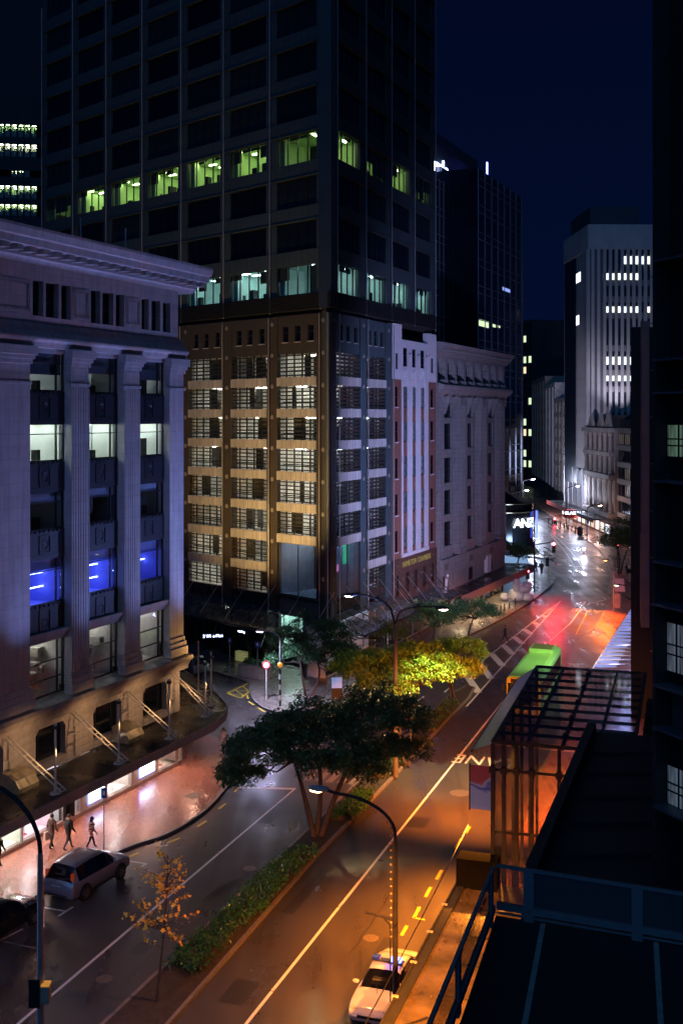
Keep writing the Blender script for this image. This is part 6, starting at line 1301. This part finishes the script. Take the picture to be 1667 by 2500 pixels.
# green bus
bp = Vector((12.06, 82.0)); bdv = Vector((.314, .949)); bn = Vector((bdv.y, -bdv.x)); bc = bp + bdv * 5.9 + bn * 1.25
BU = empty('green_bus', (bc.x, bc.y, 0), math.atan2(-bdv.y, -bdv.x)); tag(BU, 'bright green single-decker city bus with roof unit behind the pavilion', 'bus')
m_busg = M('bus_green', (.20, .68, .16), .3, var=.08, coat=.4); m_busy = M('bus_yellow', (.75, .55, .04), .35)
f = MB(); pr = [(-1.25, .32), (-1.25, 2.85), (-1.12, 3.02), (-.85, 3.1), (.85, 3.1), (1.12, 3.02), (1.25, 2.85), (1.25, .32)]; f.profile(pr, -5.9, 5.8); f.build('body', m_busg, BU)
f = MB(); f.profile([(-1.2, .4), (-1.2, 2.85), (-1.05, 3.0), (1.05, 3.0), (1.2, 2.85), (1.2, .4)], 5.8, 5.98); f.build('front_cap', m_busy, BU); pbox('windscreen', m_dglass, BU, 5.98, 6.0, -1.12, 1.12, 1.1, 2.6); pbox('destination_sign', m_black, BU, 5.98, 6.01, -.9, .9, 2.62, 2.92)
for s in (-1, 1):
    for k in range(7): pbox('side_window', m_dglass, BU, -5.4 + k * 1.52, -4.0 + k * 1.52, s * 1.255 - .008, s * 1.255 + .008, 1.35, 2.55)
    for x in (-3.2, 3.6): MB().lathe([(0, -.05), (.48, -.05), (.48, .05), (0, .05)], (x, s * 1.23, .48), 20, 'y').build('wheel', M('tyre'), BU)
    MB().box(-.06, .06, -.12, .12, -.25, .25).build('mirror', m_black, BU, (6.1, s * 1.42, 2.3)); pbox('headlight', M('headlight_lens'), BU, 5.98, 6.02, s * .85 - .18, s * .85 + .18, .62, .82)
ac = pbox('roof_unit', m_busg, BU, -5.2, -3.0, -.95, .95, 3.1, 3.36)
for k in range(4): pbox('fan_grille', M('grille_green', (.10, .2, .06), .5), ac, -1.0 + k * .52, -.58 + k * .52, -.8, .8, .13, .15)
pbox('white_edge', m_white, BU, -5.9, -3.5, -1.262, -1.25, 2.4, 2.8)
# motorcycle with its lamp on, far down the road
p = G(1424, 1352); o = empty('motorcycle', (p.x, p.y, 0), math.radians(-100)); tag(o, 'distant motorcycle with glowing lamp on the far carriageway', 'motorcycle')
for x in (-.7, .7): MB().lathe([(.2, -.06), (.32, -.06), (.32, .06), (.2, .06)], (x, 0, .32), 14, 'y').build('wheel', M('tyre'), o)
MB().tube([(-.6, 0, .6), (0, 0, .75), (.5, 0, .8), (.65, 0, .5)], [.1, .16, .14, .06], 8).build('frame', m_dark, o); MB().tube([(.45, -.35, 1.05), (.45, .35, 1.05)], .025, 6).build('handlebar', m_dark, o); MB().sphere((.62, 0, .85), .22, 10, 6).build('headlamp', EM('pink_lamp', (1, .35, .4), 60), o); light('beam', 'SPOT', (.9, 0, .9), 600, (.75, .80, 1), o, .15, (14, -3, 0), 60, .8)
# ------------------------------------------------------------------ trees and planting
def leafmat(name, c1, c2, rough=.45):
    m = M(name, c1, rough, col2=c2, scale=1.6, spec=.35); return m
def leaves(clumps, n, size, rnd, flat=.55, droop=.0):
    """many bent leaf faces spread through the given ellipsoid clumps (centre, radii)"""
    f = MB(); tot = sum(c[1][0] * c[1][1] * c[1][2] for c in clumps) ** 1
    wts = [(c[1][0] * c[1][1] * c[1][2]) ** .67 for c in clumps]; s = sum(wts)
    for (c, r), w in zip(clumps, wts):
        for k in range(max(6, int(n * w / s))):
            a = rnd.uniform(0, 2 * math.pi); zz = rnd.uniform(-.75, 1); q = math.sqrt(max(0, 1 - zz * zz)); rr = rnd.uniform(.55, 1.05) if rnd.random() < .75 else rnd.uniform(.1, .6)
            p = Vector((c[0] + r[0] * q * math.cos(a) * rr, c[1] + r[1] * q * math.sin(a) * rr, c[2] + r[2] * zz * rr))
            L_ = size * rnd.uniform(.6, 1.4); wd_ = L_ * rnd.uniform(.38, .6)
            d = Vector((rnd.gauss(0, 1), rnd.gauss(0, 1), rnd.gauss(0, flat) - droop)).normalized(); up = Vector((rnd.gauss(0, .5), rnd.gauss(0, .5), 1)).normalized(); sd = d.cross(up).normalized() * wd_ / 2
            tip = p + d * L_ - up * L_ * .15; mid = p + d * L_ * .5 + up * L_ * .05
            k0 = len(f.v); f.v += [tuple(p), tuple(mid + sd), tuple(tip), tuple(mid - sd)]; f.f.append((k0, k0 + 1, k0 + 2, k0 + 3)); f.m.append(0)
    return f
def branch(f, a, b, r0, r1, rnd, bend=.12, n=5):
    a, b = Vector(a), Vector(b); L_ = (b - a).length; pts = []
    o = Vector((rnd.gauss(0, 1), rnd.gauss(0, 1), rnd.gauss(0, .4))) * L_ * bend
    for i in range(n + 1): t = i / n; pts.append(a.lerp(b, t) + o * math.sin(math.pi * t) + Vector((0, 0, L_ * .06 * math.sin(math.pi * t))))
    f.tube(pts, [r0 + (r1 - r0) * i / n for i in range(n + 1)], 7, cap=False); return pts
m_bark = M('bark', (.075, .055, .042), .85, var=.5, scale=6, bump=.6, stretch=(1, 1, .3))
def tree(label, base, crown_c, R_, n_clump, n_leaf, lsize, mat, seed, stems=1, trunk_r=.16, spread=.3, crad=(.9, .55), name='street_tree', top_bias=.35, group=None, domes=None):
    """a tree whose trunks fork into limbs that end in leaf clumps over a domed crown"""
    rnd = random.Random(seed); o = empty(name, base); tag(o, label, 'tree', group); cc = Vector(crown_c); cl = []
    for k in range(n_clump):
        a = rnd.uniform(0, 2 * math.pi); q = math.sqrt(rnd.random()); zz = math.sqrt(max(0, 1 - q * q * .96)) * rnd.uniform(top_bias, 1.0) - rnd.uniform(0, .25)
        c = Vector((cc.x + R_[0] * q * math.cos(a), cc.y + R_[1] * q * math.sin(a), cc.z + R_[2] * zz)); s = rnd.uniform(.65, 1.25); cl.append((c, (crad[0] * s, crad[0] * s, crad[1] * s)))
    if domes:
        cl = []
        for (dx, dy, dz, rx, ry, rz_, nn) in domes:
            for k in range(nn):
                a = rnd.uniform(0, 2 * math.pi); q = math.sqrt(rnd.random()); zz = math.sqrt(max(0, 1 - q * q * .96)) * rnd.uniform(.15, 1.0) - rnd.uniform(0, .3); s = rnd.uniform(.55, 1.3); cl.append((Vector((dx + rx * q * math.cos(a), dy + ry * q * math.sin(a), dz + rz_ * zz)), (crad[0] * s, crad[0] * s, crad[1] * s)))
        n_clump = len(cl); rnd.shuffle(cl)
    f = MB(); forks = []
    for k in range(stems):
        a = 2 * math.pi * k / max(1, stems) + rnd.uniform(-.5, .5); b0 = Vector((.18 * math.cos(a), .18 * math.sin(a), 0)) * (stems > 1); top = Vector((cc.x * .5 + spread * R_[0] * math.cos(a), cc.y * .5 + spread * R_[1] * math.sin(a), cc.z - R_[2] * .25))
        branch(f, b0, top, trunk_r, trunk_r * .62, rnd, .07, 7); forks.append(top)
    nb_ = max(5, min(16, n_clump // 4))
    for k in range(nb_):
        c = cl[(k * n_clump) // nb_][0]; s = min(forks, key=lambda q: (q - c).length); m = s.lerp(c, .5) + Vector((0, 0, -.25)); branch(f, s, m, trunk_r * .5, trunk_r * .28, rnd, .1, 4)
        branch(f, m, c, trunk_r * .28, .02, rnd, .1, 4)
        for j in range(2):
            c2 = cl[rnd.randrange(n_clump)][0]
            if (c2 - m).length < R_[0] * .7: branch(f, m, c2, trunk_r * .2, .015, rnd, .15, 3)
    f.build('trunk', m_bark, o, smooth=True); leaves(cl, n_leaf, lsize, rnd).build('crown', mat, o); return o
lf_dark = leafmat('dark_evergreen_leaf', (.085, .17, .05), (.030, .07, .028)); lf_bright = leafmat('yellow_green_leaf', (.25, .37, .03), (.11, .20, .02)); lf_mid = leafmat('mid_green_leaf', (.085, .21, .075), (.035, .10, .045)); lf_olive = leafmat('olive_leaf', (.20, .20, .055), (.08, .10, .03))
p = G(775, 2045); tree('big spreading dark tree with three stems on the median before the crossing', p, (.55, 1.2, 4.9), (5.4, 4.6, 3.0), 250, 46000, .19, lf_dark, 1, 3, .15, .32, (.62, .36), top_bias=-.1, domes=((-2.8, .6, 4.4, 2.0, 2.1, 1.7, 66), (-.4, 1.2, 5.0, 2.8, 2.6, 2.1, 90), (3.3, 1.6, 5.7, 2.6, 2.5, 1.9, 85), (3.9, .2, 4.4, 1.9, 1.9, 1.0, 30), (-3.9, .4, 3.1, 1.2, 1.3, .8, 20), (1.2, -1.8, 4.3, 2.2, 1.4, 1.2, 40)))
p = Vector((4.05, 70.3, .12)); tree('flat-topped bright yellow-green tree around the double lamp', p, (-.3, 1.0, 6.3), (4.4, 3.6, 1.7), 150, 34000, .19, lf_bright, 2, 3, .12, .3, (.55, .32), top_bias=.2, domes=((-2.6, .8, 5.9, 2.1, 2.0, 1.5, 70), (.6, 1.2, 6.2, 2.4, 2.2, 1.6, 80), (2.9, .8, 5.7, 1.9, 1.8, 1.4, 55), (-.8, -1.2, 5.2, 2.3, 1.3, 1.0, 40)))
p = G(1104, 1706); tree('smaller yellow-green tree at the tip of the median', p, (.3, .3, 3.4), (2.2, 2.0, 1.6), 36, 7000, .16, lf_bright, 3, 2, .11, .2, (.6, .45))
p = G(752, 1702); tree('layered dark green tree on the tower pavement by the lit entrance', p, (.2, .6, 3.5), (3.5, 2.8, 3.4), 95, 15000, .19, lf_mid, 4, 2, .11, .2, (.75, .35), top_bias=-.2)
p = G(1050, 1600); tree('round dark tree in front of the chambers shopfronts', p, (.0, .3, 3.2), (2.0, 1.9, 1.8), 34, 6000, .18, lf_mid, 5, 1, .11, .2, (.65, .5))
p = G(1140, 1575); tree('dark spreading tree on the pavement below the heritage building', p, (.2, .3, 2.9), (3.0, 2.4, 1.5), 44, 7000, .19, lf_mid, 6, 1, .12, .2, (.75, .5))
p = G(905, 1640); tree('low pale green tree half hidden behind the bright median tree', p, (.0, .2, 3.2), (3.2, 2.0, 1.4), 40, 6000, .18, lf_olive, 12, 1, .1, .2, (.7, .45))
p = G(1285, 1452) + Vector((0, 7, 0)); tree('dark tree with bare lower branches below the ANZ sign', p, (-1.0, .3, 4.2), (3.6, 2.6, 1.6), 40, 4500, .26, lf_dark, 7, 1, .13, .2, (.8, .5))
p = Vector((39.0, 157, .13)); tree('olive green tree leaning over the right far kerb', p, (1.0, .2, 4.8), (3.9, 3.4, 3.6), 70, 9000, .27, lf_olive, 8, 2, .14, .25, (1.0, .7), top_bias=-.2)
# autumn sapling
rnd = random.Random(21); p = G(383, 2452); o = empty('autumn_sapling', (p.x, p.y, .12)); tag(o, 'thin young tree with sparse orange autumn leaves on the median', 'tree'); f = MB(); branch(f, (0, 0, 0), (.35, .4, 5.3), .06, .015, rnd, .02, 8); tips = []
for k in range(36):
    t = rnd.uniform(.36, .98); s = Vector((.35 * t, .4 * t, 5.3 * t)); a = rnd.uniform(0, 6.28); q = s + Vector((math.cos(a), math.sin(a), 0)) * rnd.uniform(.6, 1.9) * (1.2 - t * .6) + Vector((0, 0, rnd.uniform(.3, .9))); branch(f, s, q, .016, .005, rnd, .08, 3); tips += [s.lerp(q, rnd.uniform(.4, 1)) for _ in range(17)]
f.build('trunk', m_bark, o, smooth=True); g = MB()
for t in tips:
    if rnd.random() < .12: continue
    c = t + Vector((rnd.gauss(0, .07), rnd.gauss(0, .07), rnd.gauss(0, .07))); s = rnd.uniform(.05, .1); d1 = Vector((rnd.gauss(0, 1), rnd.gauss(0, 1), rnd.gauss(0, .6))).normalized(); d2 = d1.cross(Vector((rnd.gauss(0, 1), rnd.gauss(0, 1), 1))).normalized(); g.quad(c - d1 * s, c + d2 * s * .7, c + d1 * s, c - d2 * s * .7)
g.build('crown', leafmat('autumn_leaf', (.85, .55, .06), (.65, .32, .03)), o)
# hedges
def hedge(label, quad_, h, n, mat, seed, size=.13):
    rnd = random.Random(seed); P = [Vector((q.x, q.y)) for q in quad_]; c = sum(P, Vector((0, 0))) / 4; o = empty('hedge', (c.x, c.y, .12)); tag(o, label, 'hedge'); f = MB(); cl = []
    for k in range(n // 26):
        a, b_ = rnd.random(), rnd.random(); q = P[0].lerp(P[1], a).lerp(P[3].lerp(P[2], a), b_) - c; cl.append((Vector((q.x, q.y, h * rnd.uniform(.35, .75))), (.24, .24, h * .45)))
    lv = leaves(cl, n, size, rnd, 1.1); lv.build('foliage', mat, o); f.prism([((q - c) * .93).to_tuple() for q in P], 0, h * .45); f.build('stems', m_soil, o)
lf_hedge = leafmat('hedge_leaf', (.06, .19, .06), (.02, .08, .03), .25)
hedge('long low green hedge strip on the near median', [G(405, 2374), G(476, 2395), G(775, 2093), G(701, 2092)], .55, 9000, lf_hedge, 31); hedge('short clipped hedge behind the median tree stems', [G(806, 2010), G(868, 2012), G(915, 1950), G(872, 1950)], .6, 3000, lf_hedge, 32); hedge('small bright shrub at the right edge of the median below the tree', [G(905, 1905), G(945, 1907), G(985, 1868), G(955, 1866)], .9, 1800, lf_mid, 33)
hedge('low shrub bed under the median-tip tree', [G(1010, 1790), G(1065, 1790), G(1120, 1720), G(1085, 1716)], .35, 1600, lf_dark, 34)
rnd = random.Random(4); leaves([(Vector((x * .4 - 1.0, 0, 1.15)), (.3, .4, .3)) for x in range(6)], 500, .2, rnd, 1.0).build('planting', lf_mid, PLANTER)
# ------------------------------------------------------------------ people
PEOPLE = []
def person(label, loc, heading, h=1.75, jacket='m_jacket', trousers=None, hair=None, stride=.3, arm=.25, coat=0.0, bag=None, z=.13, lean=.03, hood=False):
    s = h / 1.75; o = empty('person', (loc[0], loc[1], z), heading); tag(o, label, 'person')
    # x forward, y left, z up; one vertex per joint: (pos, radius, material 0 trousers 1 jacket 2 skin 3 shoe)
    V, E = [], []
    def v(p, r, m, parent=None):
        V.append((Vector(p) * s, r * s, m)); 
        if parent is not None: E.append((parent, len(V) - 1))
        return len(V) - 1
    pel = v((0, 0, .93), .135 + coat * .5, 1 if coat else 0); wa = v((lean * .4, 0, 1.1), .125 + coat * .4, 1, pel); ch = v((lean, 0, 1.3), .150 + coat * .25, 1, wa); sh = v((lean * 1.2, 0, 1.43), .10, 1, ch); nk = v((lean * 1.5, 0, 1.52), .055, 2, sh); hd = v((lean * 2, 0, 1.60), .080, 2, nk); v((lean * 2.2, 0, 1.68), .078, 2, hd)
    for sg, st in ((1, stride), (-1, -stride)):
        hp = v((0, sg * .09, .88), .095 + coat * .3, 0 if not coat else 1, pel); kn = v((st * .55 + .03, sg * .09, .49), .062, 0, hp); kick = .10 if st < 0 else 0
        an = v((st - kick * .6, sg * .085, .09 + kick), .045, 0, kn); v((st + .15 - kick * .4, sg * .10, .035 + kick * .3), .036, 3, an)
        s1 = v((lean * 1.2, sg * .17, 1.42), .068 + coat * .1, 1, sh); el = v((lean - st * arm * .6 - .02, sg * .235, 1.14), .052 + coat * .1, 1, s1); wr = v((lean - st * arm * 1.2 + .1, sg * .245, .91), .038, 1, el); v((lean - st * arm * 1.3 + .13, sg * .245, .85), .033, 2, wr)
    me = bpy.data.meshes.new('body'); me.from_pydata([tuple(a[0]) for a in V], E, []); b_ = link('body', me, o)
    sk = b_.modifiers.new('skin', 'SKIN'); sk.use_smooth_shade = True
    for i, a in enumerate(V): d = me.skin_vertices[0].data[i]; d.radius = (a[1], a[1] * (1.0 if a[2] != 1 else 1.15)); d.use_root = i == 0
    ss_ = b_.modifiers.new('sub', 'SUBSURF'); ss_.levels = 1; ss_.render_levels = 1
    PEOPLE.append((b_, V, E, [trousers or M('dark_trousers', (.015, .016, .022), .8), jacket, M('skin', (.45, .28, .21), .55), M('dark_shoes', (.012, .011, .011), .5)]))
    hx_ = lean * 2.1 * s; hm = hair or M('dark_hair', (.018, .013, .010), .6)
    f = MB().sphere((hx_ - .018 * s, 0, 1.665 * s), .098 * s, 12, 8, (1.02, .95, 1.0)); 
    if hood == 'long': f.sphere((hx_ - .07 * s, 0, 1.55 * s), .09 * s, 10, 6, (.7, 1.1, 1.5))
    f.build('hair', hm, o, smooth=True)
    MB().sphere((hx_ + .03 * s, 0, 1.625 * s), .078 * s, 12, 8, (1.0, .88, 1.25)).sphere((hx_ + .112 * s, 0, 1.615 * s), .016 * s, 6, 4).sphere((hx_, .085 * s, 1.62 * s), .022 * s, 6, 4, (.6, .4, 1)).sphere((hx_, -.085 * s, 1.62 * s), .022 * s, 6, 4, (.6, .4, 1)).build('face', M('skin'), o, smooth=True)
    MB().box((hx_ + .098 * s), (hx_ + .104 * s), -.028 * s, .028 * s, 1.572 * s, 1.579 * s).build('mouth', M('lip', (.3, .1, .09), .5), o)
    for sg in (-1, 1): MB().sphere((hx_ + .098 * s, sg * .03 * s, 1.64 * s), .011 * s, 6, 4).build('eye', m_black, o)
    for sg, st in ((1, stride), (-1, -stride)):
        q = Vector((lean - st * arm * 1.3 + .13, sg * .245, .85)) * s; f = MB()
        for k in range(4): yy = (-.026 + k * .0175) * s; f.tube([q + Vector((yy, 0, -.01 * s)), q + Vector((yy * 1.1, -sg * .005 * s, -.055 * s)), q + Vector((yy * 1.0 + .004, -sg * .02 * s, (-.092 + .012 * abs(k - 1.4)) * s))], [.009 * s, .0085 * s, .006 * s], 5)
        f.tube([q + Vector((.03 * s, 0, .015 * s)), q + Vector((.05 * s, -sg * .01 * s, -.02 * s)), q + Vector((.048 * s, -sg * .02 * s, -.05 * s))], [.01 * s, .009 * s, .007 * s], 5); f.build('hand', M('skin'), o, smooth=True)
    if bag:
        bo = empty('carried_bag', o.location, heading); sx_ = -1 if bag[0] == 'r' else 1; tag(bo, bag[2], 'bag'); MB().box(-.17, .17, sx_ * .30 - .06, sx_ * .30 + .06, .42, .84).build('body', bag[1], bo); MB().tube([(-.1, sx_ * .3, .84), (-.05, sx_ * .27, .95), (.05, sx_ * .27, .95), (.1, sx_ * .3, .84)], .012, 5).build('handle', m_dark, bo)
    return o
def plaid(name, c1, c2, c3):
    m = bpy.data.materials.new(name); m.use_nodes = True; n, l = m.node_tree.nodes, m.node_tree.links; p = n['Principled BSDF']; p.inputs['Roughness'].default_value = .85; t = n.new('ShaderNodeTexCoord')
    w = []
    for ax_, k in (('Z', 0), ('DIAGONAL', 1)):
        a = n.new('ShaderNodeTexWave'); a.bands_direction = ax_; a.inputs['Scale'].default_value = 2.6; a.inputs['Distortion'].default_value = 0; l.new(t.outputs['Object'], a.inputs['Vector']); g = n.new('ShaderNodeMath'); g.operation = 'GREATER_THAN'; g.inputs[1].default_value = .62; l.new(a.outputs['Fac'], g.inputs[0]); w.append(g)
    ad = n.new('ShaderNodeMath'); ad.operation = 'ADD'; l.new(w[0].outputs[0], ad.inputs[0]); l.new(w[1].outputs[0], ad.inputs[1]); dv_ = n.new('ShaderNodeMath'); dv_.operation = 'DIVIDE'; dv_.inputs[1].default_value = 2; l.new(ad.outputs[0], dv_.inputs[0]); r = n.new('ShaderNodeValToRGB'); r.color_ramp.interpolation = 'CONSTANT'; r.color_ramp.elements[0].color = (*c1, 1); r.color_ramp.elements[1].position = .4; r.color_ramp.elements[1].color = (*c2, 1); e = r.color_ramp.elements.new(.8); e.color = (*c3, 1); l.new(dv_.outputs[0], r.inputs[0]); l.new(r.outputs[0], p.inputs['Base Color']); MATS[name] = m; return m
hd0 = math.radians(63)
person('person in dark plaid shirt carrying a pale bag, nearest the shop window', G(126, 2080), hd0, 1.78, plaid('dark_plaid', (.06, .04, .04), (.12, .06, .05), (.02, .02, .03)), stride=.16, coat=.03, bag=('l', M('pale_bag', (.62, .50, .42), .7), 'pale shopping bag held by the person in dark plaid'))
person('person in black jacket and jeans walking between the two plaid walkers', G(167, 2082), hd0 - .2, 1.82, M('black_jacket', (.014, .014, .018), .7), M('blue_jeans', (.03, .035, .06), .8), M('auburn_hair', (.09, .03, .015), .6), .28, coat=.06)
person('woman with long dark hair in a checked red-cream jacket behind the silver suv', G(223, 2078), hd0 - .5, 1.62, plaid('red_plaid', (.50, .36, .28), (.22, .06, .05), (.10, .02, .02)), stride=.24, coat=.05, hood='long')
person('person in dark clothes cut by the left frame edge', G(-3, 2128), hd0, 1.75, M('navy_jacket', (.015, .018, .03), .7), stride=.22)
person('man in white jacket with a dark shoulder bag on the corner pavement', G(545, 1848), math.radians(80), 1.78, M('white_jacket', (.72, .66, .62), .75), hair=M('brown_hair', (.12, .06, .03), .6), stride=.2, coat=.05, bag=('r', m_dark, 'dark shoulder bag hanging beside the man in white'))
person('dark figure striding across the carriageway beside the hatched island', G(1232, 1571), math.radians(-20), 1.78, M('black_coat', (.012, .012, .015), .75), stride=.36, coat=.04, z=.0)
person('dark figure walking ahead on the wet pavement below the heritage verandah', G(1321, 1404), math.radians(75), 1.8, M('black_coat'), stride=.15, coat=.08)
person('dark figure half behind the black mast on the wet pavement', G(1307, 1400), math.radians(85), 1.74, M('navy_jacket'), stride=.2, coat=.05)
person('dark figure standing on the bright far pavement by the black shop sign', G(1435, 1289), math.radians(200), 1.78, M('black_coat'), stride=.08, coat=.05)
person('second dark figure farther along the far pavement by the red shopfronts', G(1401, 1271), math.radians(90), 1.76, M('navy_jacket'), stride=.2, coat=.05)
person('dark figure under the olive tree on the right far pavement', G(1511, 1402) + Vector((0, -4, 0)), math.radians(120), 1.76, M('black_coat'), stride=.1, coat=.05)
def finish_people():
    dg = bpy.context.evaluated_depsgraph_get()
    for b_, V, E, mats in PEOPLE:
        me = bpy.data.meshes.new_from_object(b_.evaluated_get(dg)); b_.modifiers.clear(); me.materials.clear()
        for m in mats: me.materials.append(m)
        S = []
        for i, j in E:
            a, c = V[i], V[j]
            for t in (0, .25, .5, .75, 1): S.append((a[0].lerp(c[0], t), a[1] + (c[1] - a[1]) * t, a[2] if t < .5 else c[2]))
        for p in me.polygons:
            c = p.center; p.material_index = min(S, key=lambda q: (q[0] - c).length - q[1])[2]; p.use_smooth = True
        b_.data = me
flatten_sides()
finish_texts()
finish_people()
